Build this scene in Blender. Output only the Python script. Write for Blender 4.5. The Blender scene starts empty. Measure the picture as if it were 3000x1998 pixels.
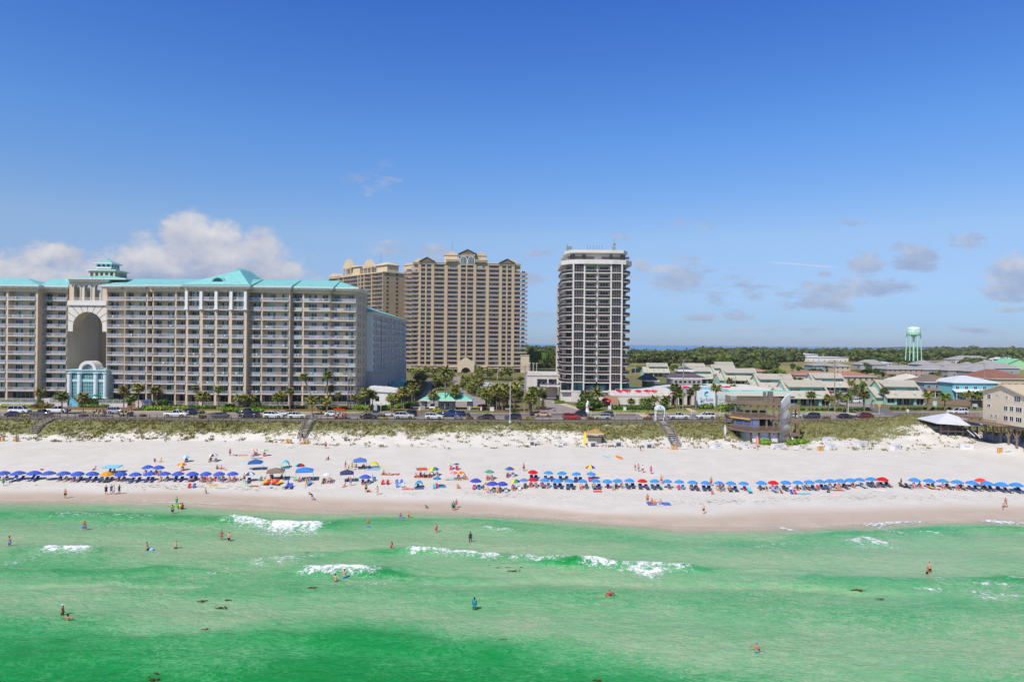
import bpy,bmesh,math,random
import numpy as np
from mathutils import Vector,Matrix,Euler
from bisect import bisect
random.seed(7);RNG=np.random.default_rng(7)
PI=math.pi;R=math.radians
SC=bpy.context.scene;COL=SC.collection
FPX=2000.0;CXP,CYP=1500.0,999.0
CAM=Vector((0,0,28.0))
CM=Matrix.Rotation(R(90)+math.atan(4/2000),3,'X')@Matrix.Rotation(0.0093,3,'Z')
cd=bpy.data.cameras.new('camera');cam=bpy.data.objects.new('camera',cd);COL.objects.link(cam)
cd.sensor_width=36;cd.lens=36*FPX/3000;cd.clip_start=0.5;cd.clip_end=60000
cam.matrix_world=Matrix.Translation(CAM)@CM.to_4x4()
SC.camera=cam
def ray(px,py):
 return CM@Vector(((px-CXP)/FPX,(CYP-py)/FPX,-1))
def G(px,py,z=0.0):
 d=ray(px,py);t=(z-CAM.z)/d.z
 return CAM+d*t
def DY(px,py,Y):
 d=ray(px,py);return CAM+d*(Y/d.y)
def to_px(p):
 v=CM.transposed()@(Vector(p)-CAM)
 return(CXP+FPX*v.x/-v.z,CYP-FPX*v.y/-v.z)
def fr(x0,y0,s):return lambda x,y:(x0+x/s,y0+y/s)
A_=fr(0,740,3.015);B_=fr(550,740,3.0154);C_=fr(940,700,2.8);D_=fr(1550,700,2.8)
E_=fr(2050,940,3.92);F_=fr(2500,920,3.92)
b1=fr(0,1160,3.925);b2=fr(580,1160,4.529);b3=fr(1060,1160,4.529);b4=fr(1540,1160,4.529)
b5=fr(2020,1160,4.612);b6=fr(2480,1160,3.919)
w1=fr(0,1440,2.355);w2=fr(1000,1440,2.355);w3=fr(2000,1440,2.355)
LABELS={}
def tag(o,label=None,cat=None,group=None,kind=None):
 if label:
  o['label']=label;LABELS.setdefault(label,[]).append(o.name)
 if cat:o['category']=cat
 if group:o['group']=group
 if kind:o['kind']=kind
 return o
def thing(name,label,cat,loc=(0,0,0),rz=0.0,group=None,scale=1.0):
 o=bpy.data.objects.new(name,None);COL.objects.link(o)
 o.empty_display_size=0.2
 o.location=loc;o.rotation_euler=(0,0,rz);o.scale=(scale,)*3 if not isinstance(scale,tuple)else scale
 return tag(o,label,cat,group)
def link(name,mesh,parent=None,mats=None,loc=None,rot=None,scale=None):
 o=bpy.data.objects.new(name,mesh);COL.objects.link(o)
 if parent:o.parent=parent
 if loc is not None:o.location=loc
 if rot is not None:o.rotation_euler=rot
 if scale is not None:o.scale=scale
 if mats is not None:
  mats=mats if isinstance(mats,(list,tuple))else[mats]
  for i,m in enumerate(mats):
   if i<len(o.material_slots):
    o.material_slots[i].link='OBJECT';o.material_slots[i].material=m
 return o
def copy_tree(o,parent=None):
 c=o.copy();COL.objects.link(c);c.parent=parent
 for k in('label',):
  if k in c:del c[k]
 for ch in list(o.children):copy_tree(ch,c)
 return c
ORD=['zeroth','first','second','third','fourth','fifth','sixth','seventh','eighth','ninth','tenth','eleventh','twelfth','thirteenth','fourteenth','fifteenth','sixteenth','seventeenth','eighteenth','nineteenth']
TENS={2:('twentieth','twenty'),3:('thirtieth','thirty'),4:('fortieth','forty'),5:('fiftieth','fifty'),6:('sixtieth','sixty'),7:('seventieth','seventy'),8:('eightieth','eighty'),9:('ninetieth','ninety')}
def ordw(n):
 if n<20:return ORD[n]
 a,b=TENS[n//10]
 return a if n%10==0 else b+'-'+ORD[n%10]
class MB:
 def __init__(s):s.v=[];s.f=[];s.m=[];s.cur=0;s.duo=True;s.sm=[];s.smooth=False
 def mat(s,i):s.cur=i;return s
 def face(s,idx):s.f.append(tuple(idx));s.m.append(s.cur);s.sm.append(s.smooth)
 def add(s,vs,fs):
  b=len(s.v);s.v.extend([tuple(p)for p in vs])
  for f in fs:s.face([b+i for i in f])
 def quad(s,a,b,c,d):s.add([a,b,c,d],[(0,1,2,3)])
 def poly(s,pts):s.add(pts,[tuple(range(len(pts)))])
 def box(s,x0,y0,z0,x1,y1,z1,caps=True):
  if x1<x0:x0,x1=x1,x0
  if y1<y0:y0,y1=y1,y0
  if z1<z0:z0,z1=z1,z0
  vs=[(x0,y0,z0),(x1,y0,z0),(x1,y1,z0),(x0,y1,z0),(x0,y0,z1),(x1,y0,z1),(x1,y1,z1),(x0,y1,z1)]
  fs=[(0,1,5,4),(1,2,6,5),(2,3,7,6),(3,0,4,7)]
  if caps:fs+=[(3,2,1,0),(4,5,6,7)]
  s.add(vs,fs);return s
 def prism(s,pts,z0,z1,axis='z'):
  n=len(pts)
  def P(p,h):
   return{'z':(p[0],p[1],h),'y':(p[0],h,p[1]),'x':(h,p[0],p[1])}[axis]
  vs=[P(p,z0)for p in pts]+[P(p,z1)for p in pts]
  fs=[(i,(i+1)%n,n+(i+1)%n,n+i)for i in range(n)]+[tuple(range(n-1,-1,-1)),tuple(range(n,2*n))]
  s.add(vs,fs);return s
 def tube(s,pts,rads,n=8,cap=True,squash=None):
  pts=[Vector(p)for p in pts];k=len(pts)
  if not isinstance(rads,(list,tuple)):rads=[rads]*k
  rings=[];up=None
  for i in range(k):
   d=(pts[min(i+1,k-1)]-pts[max(i-1,0)])
   d=d.normalized()if d.length>1e-9 else Vector((0,0,1))
   if up is None:
    a=Vector((1,0,0))if abs(d.x)<.9 else Vector((0,1,0))
   else:a=up
   u=(a-d*a.dot(d)).normalized();w=d.cross(u);up=u
   ra=rads[i]if isinstance(rads[i],(tuple,list))else(rads[i],rads[i])
   rings.append([pts[i]+u*ra[0]*math.cos(2*PI*j/n)+w*ra[1]*math.sin(2*PI*j/n)for j in range(n)])
  vs=[p for r in rings for p in r];fs=[]
  for i in range(k-1):
   for j in range(n):
    fs.append((i*n+j,i*n+(j+1)%n,(i+1)*n+(j+1)%n,(i+1)*n+j))
  if cap:fs+=[tuple(range(n-1,-1,-1)),tuple((k-1)*n+j for j in range(n))]
  s.add(vs,fs);return s
 def lathe(s,prof,n=16,c=(0,0,0)):
  vs=[];fs=[]
  for r,z in prof:
   for j in range(n):vs.append((c[0]+r*math.cos(2*PI*j/n),c[1]+r*math.sin(2*PI*j/n),c[2]+z))
  for i in range(len(prof)-1):
   for j in range(n):fs.append((i*n+j,i*n+(j+1)%n,(i+1)*n+(j+1)%n,(i+1)*n+j))
  fs+=[tuple(range(n-1,-1,-1)),tuple((len(prof)-1)*n+j for j in range(n))]
  s.add(vs,fs);return s
 def ball(s,c,r,n=8,m=6):
  r=r if isinstance(r,(tuple,list))else(r,r,r)
  vs=[(c[0],c[1],c[2]-r[2])]
  for i in range(1,m):
   a=-PI/2+PI*i/m
   for j in range(n):vs.append((c[0]+r[0]*math.cos(a)*math.cos(2*PI*j/n),c[1]+r[1]*math.cos(a)*math.sin(2*PI*j/n),c[2]+r[2]*math.sin(a)))
  vs.append((c[0],c[1],c[2]+r[2]));fs=[]
  for j in range(n):fs.append((0,1+(j+1)%n,1+j))
  for i in range(m-2):
   for j in range(n):fs.append((1+i*n+j,1+i*n+(j+1)%n,1+(i+1)*n+(j+1)%n,1+(i+1)*n+j))
  t=len(vs)-1
  for j in range(n):fs.append((1+(m-2)*n+j,1+(m-2)*n+(j+1)%n,t))
  s.add(vs,fs);return s
 def hip(s,x0,y0,x1,y1,z0,z1,over=0.0,ridge=None,thick=0.25):
  x0-=over;x1+=over;y0-=over;y1+=over
  w,d=x1-x0,y1-y0;h=min(w,d)/2 if ridge is None else ridge
  if w>=d:a,b=(x0+h,(y0+y1)/2,z1),(x1-h,(y0+y1)/2,z1)
  else:a,b=((x0+x1)/2,y0+h,z1),((x0+x1)/2,y1-h,z1)
  c=[(x0,y0,z0),(x1,y0,z0),(x1,y1,z0),(x0,y1,z0)]
  lo=[(p[0],p[1],z0-thick)for p in c]
  vs=c+[a,b]+lo
  if w>=d:fs=[(0,1,5,4),(1,2,5),(2,3,4,5),(3,0,4)]
  else:fs=[(0,1,4),(1,2,5,4),(2,3,5),(3,0,4,5)]
  fs+=[(6,7,1,0),(7,8,2,1),(8,9,3,2),(9,6,0,3),(9,8,7,6)]
  k0=len(s.m);s.add(vs,fs)
  if s.duo:s.m[k0+4:]=[s.cur+1]*(len(s.m)-k0-4)
  return s
 def mesh(s,name,mats):
  me=bpy.data.meshes.new(name);me.from_pydata(s.v,[],s.f)
  mats=mats if isinstance(mats,(list,tuple))else[mats]
  for m in mats:me.materials.append(m)
  if len(mats)==1 and max(s.m,default=0)>0:me.materials.append(M('white_trim',(228,226,222),.5,.05))
  if len(s.f):
   me.polygons.foreach_set('material_index',s.m);me.polygons.foreach_set('use_smooth',s.sm)
  me.update();return me
 def build(s,name,mats,parent=None,loc=None,rot=None):
  return link(name,s.mesh(name,mats),parent,None,loc,rot)
def np_mesh(name,V,Fc,mats,midx=None,smooth=False):
 me=bpy.data.meshes.new(name);n,m,k=len(V),len(Fc),Fc.shape[1]
 me.vertices.add(n);me.vertices.foreach_set('co',np.asarray(V,np.float32).ravel())
 me.loops.add(m*k);me.loops.foreach_set('vertex_index',np.asarray(Fc,np.int32).ravel())
 me.polygons.add(m);me.polygons.foreach_set('loop_start',np.arange(0,m*k,k,dtype=np.int32))
 me.polygons.foreach_set('loop_total',np.full(m,k,np.int32))
 for x in(mats if isinstance(mats,(list,tuple))else[mats]):me.materials.append(x)
 if midx is not None:me.polygons.foreach_set('material_index',np.asarray(midx,np.int32))
 if smooth:me.polygons.foreach_set('use_smooth',np.ones(m,bool))
 me.update();me.validate();return me
def grid_mesh(name,xs,ys,Z,mats,attrs=None,smooth=True):
 nx,ny=len(xs),len(ys);X,Y=np.meshgrid(xs,ys)
 V=np.stack([X.ravel(),Y.ravel(),Z.ravel()],1)
 i=np.arange(nx-1)[None,:]+nx*np.arange(ny-1)[:,None]
 Fc=np.stack([i,i+1,i+nx+1,i+nx],-1).reshape(-1,4)
 me=np_mesh(name,V,Fc,mats,smooth=smooth)
 for k,a in(attrs or{}).items():
  at=me.attributes.new(k,'FLOAT','POINT');at.data.foreach_set('value',np.asarray(a,np.float32).ravel())
 return me
def lin(c):
 out=[]
 for v in c:
  v=v/255.0;out.append(v/12.92 if v<=.04045 else((v+.055)/1.055)**2.4)
 return out
class NT:
 def __init__(s,name):
  s.m=bpy.data.materials.new(name);s.m.use_nodes=True;s.t=s.m.node_tree;s.t.nodes.clear()
  s.out=s.n('ShaderNodeOutputMaterial');s.p=s.n('ShaderNodeBsdfPrincipled');s.l(s.p.outputs[0],s.out.inputs[0])
 def n(s,t,**k):
  x=s.t.nodes.new(t)
  for a,b in k.items():setattr(x,a,b)
  return x
 def l(s,a,b):s.t.links.new(a,b)
 def coord(s,which='Object',scale=(1,1,1)):
  tc=s.n('ShaderNodeTexCoord');mp=s.n('ShaderNodeMapping');mp.inputs['Scale'].default_value=scale
  s.l(tc.outputs[which],mp.inputs[0]);return mp.outputs[0]
 def noise(s,vec,scale,detail=4,rough=.55,out=0,dist=0.0):
  x=s.n('ShaderNodeTexNoise');x.inputs['Scale'].default_value=scale;x.inputs['Detail'].default_value=detail
  x.inputs['Roughness'].default_value=rough;x.inputs['Distortion'].default_value=dist
  s.l(vec,x.inputs['Vector']);return x.outputs[out]
 def math(s,op,a,b=0.0,c=None,clamp=False):
  x=s.n('ShaderNodeMath',operation=op,use_clamp=clamp)
  for i,v in enumerate([a,b]+([c]if c is not None else[])):
   if isinstance(v,(int,float)):x.inputs[i].default_value=v
   else:s.l(v,x.inputs[i])
  return x.outputs[0]
 def ramp(s,fac,stops):
  x=s.n('ShaderNodeValToRGB');e=x.color_ramp.elements
  while len(e)<len(stops):e.new(.5)
  for k,(p,c)in zip(e,stops):
   k.position=p;k.color=(*c,1)if len(c)==3 else c
  s.l(fac,x.inputs[0]);return x.outputs[0]
 def rng(s,v,a,b,c=0.0,d=1.0):
  x=s.n('ShaderNodeMapRange');x.clamp=True;x.interpolation_type='SMOOTHSTEP'
  s.l(v,x.inputs[0])
  for i,k in enumerate((a,b,c,d)):x.inputs[i+1].default_value=k
  return x.outputs[0]
 def mix(s,f,a,b,mode='MIX'):
  x=s.n('ShaderNodeMix',data_type='RGBA',blend_type=mode)
  for i,v in((0,f),(6,a),(7,b)):
   if isinstance(v,(int,float)):x.inputs[i].default_value=v
   elif isinstance(v,(list,tuple)):x.inputs[i].default_value=(*v[:3],1)
   else:s.l(v,x.inputs[i])
  return x.outputs[2]
 def bump(s,h,strength=.3,dist=.05):
  x=s.n('ShaderNodeBump');x.inputs['Strength'].default_value=strength;x.inputs['Distance'].default_value=dist
  s.l(h,x.inputs['Height']);s.l(x.outputs[0],s.p.inputs['Normal']);return x
 def attr(s,name):
  x=s.n('ShaderNodeAttribute');x.attribute_name=name;return x.outputs['Fac']
_MC={}
def M(name,rgb,rough=.65,var=.14,scale=2.5,metal=0.0,bump=0.0,spec=.4,streak=False,coat=0.0):
 if name in _MC:return _MC[name]
 t=NT(name);c=lin(rgb);p=t.p
 v=t.coord('Object',(1,1,.25)if streak else(1,1,1))
 n=t.noise(v,scale,5)
 f=t.rng(n,.25,.75)
 col=t.mix(f,[x*(1-var)for x in c],[min(1,x*(1+var))for x in c])
 if streak:
  n2=t.noise(t.coord('Object',(.35,.35,.06)),1.0,4)
  col=t.mix(t.rng(n2,.5,.8,0,.35),col,[x*.72 for x in c])
 oi=t.n('ShaderNodeObjectInfo')
 col=t.mix(1.0,col,t.ramp(oi.outputs['Random'],[(0,(.93,.93,.93)),(1,(1,1,1))]),'MULTIPLY')
 t.l(col,p.inputs['Base Color'])
 t.l(t.rng(n,.2,.8,max(.02,rough-.08),min(1,rough+.08)),p.inputs['Roughness'])
 p.inputs['Metallic'].default_value=metal;p.inputs['Specular IOR Level'].default_value=spec
 p.inputs['Coat Weight'].default_value=coat;p.inputs['Coat Roughness'].default_value=.08
 if bump:t.bump(t.noise(t.coord('Object'),scale*4,4),bump,.04)
 _MC[name]=t.m;return t.m
def cloth(rgb):
 return M('cloth_%02x%02x%02x'%tuple(rgb),rgb,.85,.08,6,spec=.2)
def paint(rgb):
 return M('paint_%02x%02x%02x'%tuple(rgb),rgb,.28,.04,1.5,coat=.6,spec=.5)
def glassm(name,rgb,rough=.06,metal=0.0,var=.35):
 if name in _MC:return _MC[name]
 t=NT(name);c=lin(rgb);oi=t.n('ShaderNodeObjectInfo')
 n=t.n('ShaderNodeTexWhiteNoise');n.noise_dimensions='3D'
 v=t.coord('Object',(.45,.45,.33));fl=t.n('ShaderNodeVectorMath',operation='FLOOR');t.l(v,fl.inputs[0]);t.l(fl.outputs[0],n.inputs[0])
 col=t.ramp(n.outputs[0],[(0,[x*(1-var)for x in c]),(.6,c),(1,[min(1,x*(1+var*1.5)+.02)for x in c])])
 t.l(col,t.p.inputs['Base Color']);t.p.inputs['Roughness'].default_value=rough;t.p.inputs['Specular IOR Level'].default_value=.5
 t.p.inputs['Metallic'].default_value=metal
 _MC[name]=t.m;return t.m
def roofm(name,rgb,pitch=.6,axis=0,var=.08,rough=.45):
 if name in _MC:return _MC[name]
 t=NT(name);c=lin(rgb);n=t.noise(t.coord('Object'),.8,5)
 w=t.n('ShaderNodeTexWave');w.bands_direction='XYZ'[axis];w.inputs['Scale'].default_value=.314/pitch;w.wave_profile='SAW'
 t.l(t.coord('Object'),w.inputs['Vector'])
 seam=t.rng(w.outputs['Fac'],.82,.98)
 base=t.mix(t.rng(n,.3,.7),[x*(1-var)for x in c],[min(1,x*(1+var))for x in c])
 t.l(t.mix(t.math('MULTIPLY',seam,.45),base,[x*.6 for x in c]),t.p.inputs['Base Color'])
 t.p.inputs['Roughness'].default_value=rough;t.bump(seam,.5,.05)
 _MC[name]=t.m;return t.m
def leafm(name,rgb,var=.4,rgb2=None,sc=1.3):
 if name in _MC:return _MC[name]
 t=NT(name);c=lin(rgb);c2=lin(rgb2)if rgb2 else[x*1.5 for x in c]
 n=t.noise(t.coord('Object'),sc,5,.65);oi=t.n('ShaderNodeObjectInfo')
 col=t.mix(t.rng(n,.3,.7),[x*(1-var)for x in c],c2)
 hs=t.n('ShaderNodeHueSaturation');t.l(t.rng(oi.outputs['Random'],0,1,.48,.52),hs.inputs['Hue'])
 t.l(t.math('MULTIPLY_ADD',oi.outputs['Random'],.5,.75),hs.inputs['Value']);t.l(col,hs.inputs['Color'])
 t.l(hs.outputs[0],t.p.inputs['Base Color']);t.p.inputs['Roughness'].default_value=.6;t.p.inputs['Specular IOR Level'].default_value=.25
 _MC[name]=t.m;return t.m
_NT=RNG.random((256,256))
def vnoise(x,y):
 x=np.asarray(x,float);y=np.asarray(y,float)
 xi=np.floor(x).astype(int);yi=np.floor(y).astype(int);fx=x-xi;fy=y-yi
 fx=fx*fx*(3-2*fx);fy=fy*fy*(3-2*fy);g=lambda a,b:_NT[a%256,b%256]
 return(g(xi,yi)*(1-fx)+g(xi+1,yi)*fx)*(1-fy)+(g(xi,yi+1)*(1-fx)+g(xi+1,yi+1)*fx)*fy
def fbm(x,y,o=4):
 s=0;a=.5;f=1
 for i in range(o):s=s+a*vnoise(x*f+17*i,y*f+31*i);a*=.5;f*=2.03
 return s/(1-.5**o)
def sstep(a,b,x):
 t=np.clip((x-a)/(b-a),0,1);return t*t*(3-2*t)
EXPOSURE=0.0
SUNV=Vector((-.36,-.53,.77)).normalized()
def make_world():
 w=bpy.data.worlds.new('World');SC.world=w;w.use_nodes=True;t=w.node_tree;t.nodes.clear()
 N=lambda ty,**k:(lambda x:([setattr(x,a,b)for a,b in k.items()],x)[1])(t.nodes.new(ty))
 L=lambda a,b:t.links.new(a,b)
 def mth(op,a,b=0.0,c=None,clamp=False):
  x=N('ShaderNodeMath',operation=op,use_clamp=clamp)
  for i,v in enumerate([a,b]+([c]if c is not None else[])):
   if isinstance(v,(int,float)):x.inputs[i].default_value=v
   else:L(v,x.inputs[i])
  return x.outputs[0]
 out=N('ShaderNodeOutputWorld');bg=N('ShaderNodeBackground');L(bg.outputs[0],out.inputs[0])
 sky=N('ShaderNodeTexSky',sky_type='NISHITA',sun_disc=False)
 sky.sun_elevation=math.asin(SUNV.z);sky.sun_rotation=math.atan2(SUNV.x,SUNV.y)
 sky.altitude=30;sky.air_density=1.0;sky.dust_density=.35;sky.ozone_density=3.0
 hs=N('ShaderNodeHueSaturation');hs.inputs['Saturation'].default_value=SKY_SAT;hs.inputs['Value'].default_value=SKY_VAL
 hs.inputs['Hue'].default_value=SKY_HUE
 L(sky.outputs[0],hs.inputs['Color'])
 tc=N('ShaderNodeTexCoord');sep=N('ShaderNodeSeparateXYZ');L(tc.outputs['Generated'],sep.inputs[0])
 gr=N('ShaderNodeValToRGB');e=gr.color_ramp.elements
 while len(e)<len(SKY_TINT):e.new(.5)
 for k,(p,c_)in zip(e,SKY_TINT):k.position=p;k.color=(*[x/2 for x in c_],1)
 L(sep.outputs[2],gr.inputs[0])
 tm=N('ShaderNodeVectorMath',operation='MULTIPLY');L(hs.outputs[0],tm.inputs[0]);L(gr.outputs[0],tm.inputs[1])
 ts=N('ShaderNodeVectorMath',operation='SCALE');L(tm.outputs[0],ts.inputs[0]);ts.inputs[3].default_value=2.0;skyc=ts.outputs[0]
 y=mth('MAXIMUM',sep.outputs[1],.02)
 u=mth('DIVIDE',sep.outputs[0],y);v=mth('DIVIDE',sep.outputs[2],y)
 def cl(px,py,rx,ry,k=1.0,cs=1.12):
  d=ray(px,py);return(d.x/d.y,d.z/d.y,rx*cs/FPX,ry*cs/FPX,k)
 big=[cl(60,805,240,90,1.1),cl(185,752,70,42,1.2),cl(420,785,150,100,1.2),cl(545,700,88,84,1.5),cl(640,755,110,105,1.3),cl(760,735,75,72,1.2),cl(760,810,190,95,1.1),cl(520,790,330,70,1.2),cl(420,835,560,55,1.0)]
 mid=[cl(2000,815,95,55,.8),cl(1940,800,45,35,.7),cl(2540,775,60,38,.85),cl(2680,755,78,45,.95),cl(2980,800,90,62,.95),cl(2960,850,95,38,.9),cl(2390,865,100,38,.8),cl(2560,845,120,32,.8),cl(2440,893,80,20,.7),cl(2060,927,55,16,.65),cl(2160,925,50,15,.65),cl(2200,865,50,20,.55),cl(2110,865,50,28,.55),cl(2830,705,60,28,.5),cl(2980,903,95,12,.6),cl(1150,728,70,32,.5),cl(1275,728,52,32,.6),cl(1580,740,40,22,.4),cl(1570,815,40,18,.4),cl(1570,925,50,22,.4),cl(1880,780,45,28,.45),cl(1815,698,40,16,.35),cl(2480,650,50,12,.4),cl(2010,660,60,18,.22),cl(1080,530,50,40,.16),cl(2170,830,190,18,.3),cl(2300,968,260,9,.38),cl(2860,968,160,9,.38),cl(2420,805,20,10,.5),cl(2310,893,40,14,.5)]
 cmb=N('ShaderNodeCombineXYZ');L(u,cmb.inputs[0]);L(mth('MULTIPLY',v,1.45),cmb.inputs[1])
 def noise(scale,det,off=0.0,rough=.58,dist=0.0,vec=None):
  n=N('ShaderNodeTexNoise');n.inputs['Scale'].default_value=scale;n.inputs['Detail'].default_value=det;n.inputs['Roughness'].default_value=rough
  n.inputs['Distortion'].default_value=dist
  mp=N('ShaderNodeMapping');mp.inputs['Location'].default_value=(off,off*1.7,off*.3);L((vec or cmb).outputs[0],mp.inputs[0]);L(mp.outputs[0],n.inputs['Vector']);return n.outputs[0]
 n1=noise(22,7,3.1);n2=noise(60,5,1.2);n3=noise(9,4,8.0)
 def field(lst):
  acc=None;hacc=None
  for(u0,v0,ru,rv,k)in lst:
   du=mth('MULTIPLY',mth('SUBTRACT',u,u0),1/ru);dv=mth('MULTIPLY',mth('SUBTRACT',v,v0),1/rv)
   d=mth('ADD',mth('MULTIPLY',du,du),mth('MULTIPLY',dv,dv))
   g=mth('MULTIPLY',mth('SUBTRACT',1.0,mth('MINIMUM',d,4.0)),k)
   gg=mth('MAXIMUM',g,-1.0);h=mth('MULTIPLY',mth('MAXIMUM',g,0.0),dv)
   acc=gg if acc is None else mth('MAXIMUM',acc,gg);hacc=h if hacc is None else mth('ADD',hacc,h)
  return acc,hacc
 def smooth(x,a,b):
  m=N('ShaderNodeMapRange');m.interpolation_type='SMOOTHSTEP';L(x,m.inputs[0]);m.inputs[1].default_value=a;m.inputs[2].default_value=b;return m.outputs[0]
 def ramp(x,st):
  r=N('ShaderNodeValToRGB');e=r.color_ramp.elements
  while len(e)<len(st):e.new(.5)
  for k,(p,c)in zip(e,st):k.position=p;k.color=(*lin(c),1)
  L(x,r.inputs[0]);return r.outputs[0]
 def mix(f,a,b):
  m=N('ShaderNodeMix',data_type='RGBA');L(f,m.inputs[0]);L(a,m.inputs[6]);L(b,m.inputs[7]);return m.outputs[2]
 nn=mth('ADD',mth('MULTIPLY',mth('SUBTRACT',n1,.5),2.6),mth('MULTIPLY',mth('SUBTRACT',n2,.5),.8))
 cmb2=N('ShaderNodeCombineXYZ');L(u,cmb2.inputs[0]);L(mth('MULTIPLY',v,3.6),cmb2.inputs[1]);m1=noise(20,7,5.3,.62,0,cmb2);m2=noise(55,5,2.2,.6,0,cmb2)
 mm=mth('ADD',mth('MULTIPLY',mth('SUBTRACT',m1,.5),3.4),mth('MULTIPLY',mth('SUBTRACT',m2,.5),1.2))
 fb,hb=field(big);fm,hm=field(mid)
 db=mth('MULTIPLY',smooth(mth('ADD',fb,nn),-.1,.95),.88);dm=mth('MULTIPLY',smooth(mth('ADD',mth('MULTIPLY',fm,1.25),mm),-.1,1.0),.8)
 shade_b=mth('ADD',mth('MULTIPLY',hb,.55),mth('ADD',mth('MULTIPLY',mth('SUBTRACT',n1,.5),1.1),mth('MULTIPLY',mth('SUBTRACT',n3,.42),1.4)))
 shade_m=mth('ADD',mth('MULTIPLY',hm,.5),mth('MULTIPLY',mth('SUBTRACT',n1,.45),1.6))
 cb=ramp(mth('ADD',mth('MULTIPLY',shade_b,.8),.45,clamp=True),[(0,(140,158,194)),(.35,(172,181,204)),(.6,(200,201,212)),(1,(231,228,227))])
 cm=ramp(mth('ADD',mth('MULTIPLY',shade_m,.8),.4,clamp=True),[(0,(138,159,200)),(.5,(170,183,209)),(1,(220,218,222))])
 bgs=N('ShaderNodeVectorMath',operation='SCALE');L(skyc,bgs.inputs[0]);bgs.inputs[3].default_value=SKY_STR
 c=mix(db,bgs.outputs[0],cb);c=mix(dm,c,cm)
 q0=ray(2240,767);q1=ray(2465,785);a0=(q0.x/q0.y,q0.z/q0.y);a1=(q1.x/q1.y,q1.z/q1.y)
 sl=(a1[1]-a0[1])/(a1[0]-a0[0])
 dl=mth('ABSOLUTE',mth('SUBTRACT',v,mth('ADD',mth('MULTIPLY',mth('SUBTRACT',u,a0[0]),sl),a0[1])))
 tr=mth('MULTIPLY',mth('SUBTRACT',1.0,smooth(dl,.0004,.0016)),mth('MULTIPLY',smooth(u,a0[0],a0[0]+.02),mth('SUBTRACT',1.0,smooth(u,a1[0]-.02,a1[0]))))
 c=mix(mth('MULTIPLY',tr,.5),c,ramp(tr,[(0,(200,212,230)),(1,(214,220,230))]))
 L(c,bg.inputs[0]);bg.inputs[1].default_value=1.0
 clear=N('ShaderNodeBackground');L(bgs.outputs[0],clear.inputs[0])
 low=mth('MULTIPLY',mth('GREATER_THAN',sep.outputs[1],.5),mth('MULTIPLY',mth('LESS_THAN',v,.27),mth('GREATER_THAN',v,0.0)))
 ms=N('ShaderNodeMixShader');L(low,ms.inputs[0]);L(clear.outputs[0],ms.inputs[1]);L(bg.outputs[0],ms.inputs[2]);L(ms.outputs[0],out.inputs[0])
 w.cycles.sampling_method='MANUAL';w.cycles.sample_map_resolution=256
SKY_SAT,SKY_VAL,SKY_HUE,SKY_STR=1.25,1.0,.507,.10
SKY_TINT=[(0,(.56,.79,1.5)),(.03,(.56,.75,1.3)),(.05,(.64,.79,1.22)),(.10,(1.02,1.0,1.2)),(.15,(1.42,1.26,1.27)),(.28,(1.28,1.42,1.6)),(.46,(.9,1.17,1.72)),(.6,(1.0,.90,.80)),(1,(1.0,.86,.72))]
make_world()
sl=bpy.data.lights.new('sun','SUN');sl.energy=4.3;sl.angle=R(.53);sl.color=(1,.945,.86)
so=bpy.data.objects.new('sun',sl);COL.objects.link(so);so.rotation_euler=SUNV.to_track_quat('Z','Y').to_euler();so.location=(-60,-80,160)
def line(pts,z):
 P=[G(x,y,z)for x,y in pts]
 return np.array([p.x for p in P]),np.array([p.y for p in P])
WATERL=line([(-900,1466),(0,1466),(380,1465),(530,1468),(680,1475),(850,1488),(1000,1494),(1210,1494),(1420,1503),(1600,1513),(1760,1526),(1980,1541),(2250,1543),(2430,1539),(2640,1526),(2870,1523),(3000,1522),(3900,1516)],0)
WETL=line([(-900,1436),(0,1436),(200,1434),(310,1440),(460,1435),(580,1434),(690,1440),(850,1447),(980,1451),(1100,1456),(1190,1460),(1350,1462),(1500,1472),(1630,1487),(1740,1498),(2080,1500),(2200,1486),(2300,1481),(2480,1484),(2630,1477),(2780,1472),(3000,1474),(3900,1474)],.4)
UMBL=line([(-900,1405),(0,1405),(600,1408),(1100,1415),(1600,1427),(2100,1432),(2400,1427),(2600,1427),(3000,1437),(3900,1440)],1.0)
TOEL=line([(-900,1290),(0,1292),(150,1292),(400,1292),(600,1292),(700,1292),(830,1297),(1060,1306),(1200,1308),(1360,1312),(1540,1307),(1700,1307),(1990,1309),(2150,1313),(2350,1313),(2480,1313),(2600,1316),(2800,1313),(2900,1306),(3000,1314),(3900,1318)],2.5)
CRESTL=line([(-900,1222),(0,1227),(300,1229),(600,1232),(1060,1236),(1580,1238),(1900,1238),(2150,1236),(2450,1232),(2600,1230),(2760,1230),(2900,1236),(3000,1240),(3900,1240)],6.7)
ZG=6.8
def il(L,X):return np.interp(X,L[0],L[1])
def depth_profile(X,Y):
 """depth of the sea bed: shore trough, bar, trough, outer bar, deep"""
 d=il(WATERL,X)-Y
 w=fbm(X*.035+3,Y*.06+9,4)-.5;w2=fbm(X*.014+60,Y*.03+2,3)-.5
 e=d+w*13+w2*16
 z=np.interp(e,[-30,0,3.5,9,15,22,30,35,39,46,54,70,100],[-9,0,.62,.95,.7,.55,.9,.98,.8,.66,1.35,2.2,2.6])
 lim=np.interp(d,[-1,0,4,8],[0,0,.5,3.0])
 return np.clip(np.minimum(z,lim),0,3)
HUMP=G(2690,1228,7.2);HUMP2=G(2640,1255,5.5)
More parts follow.
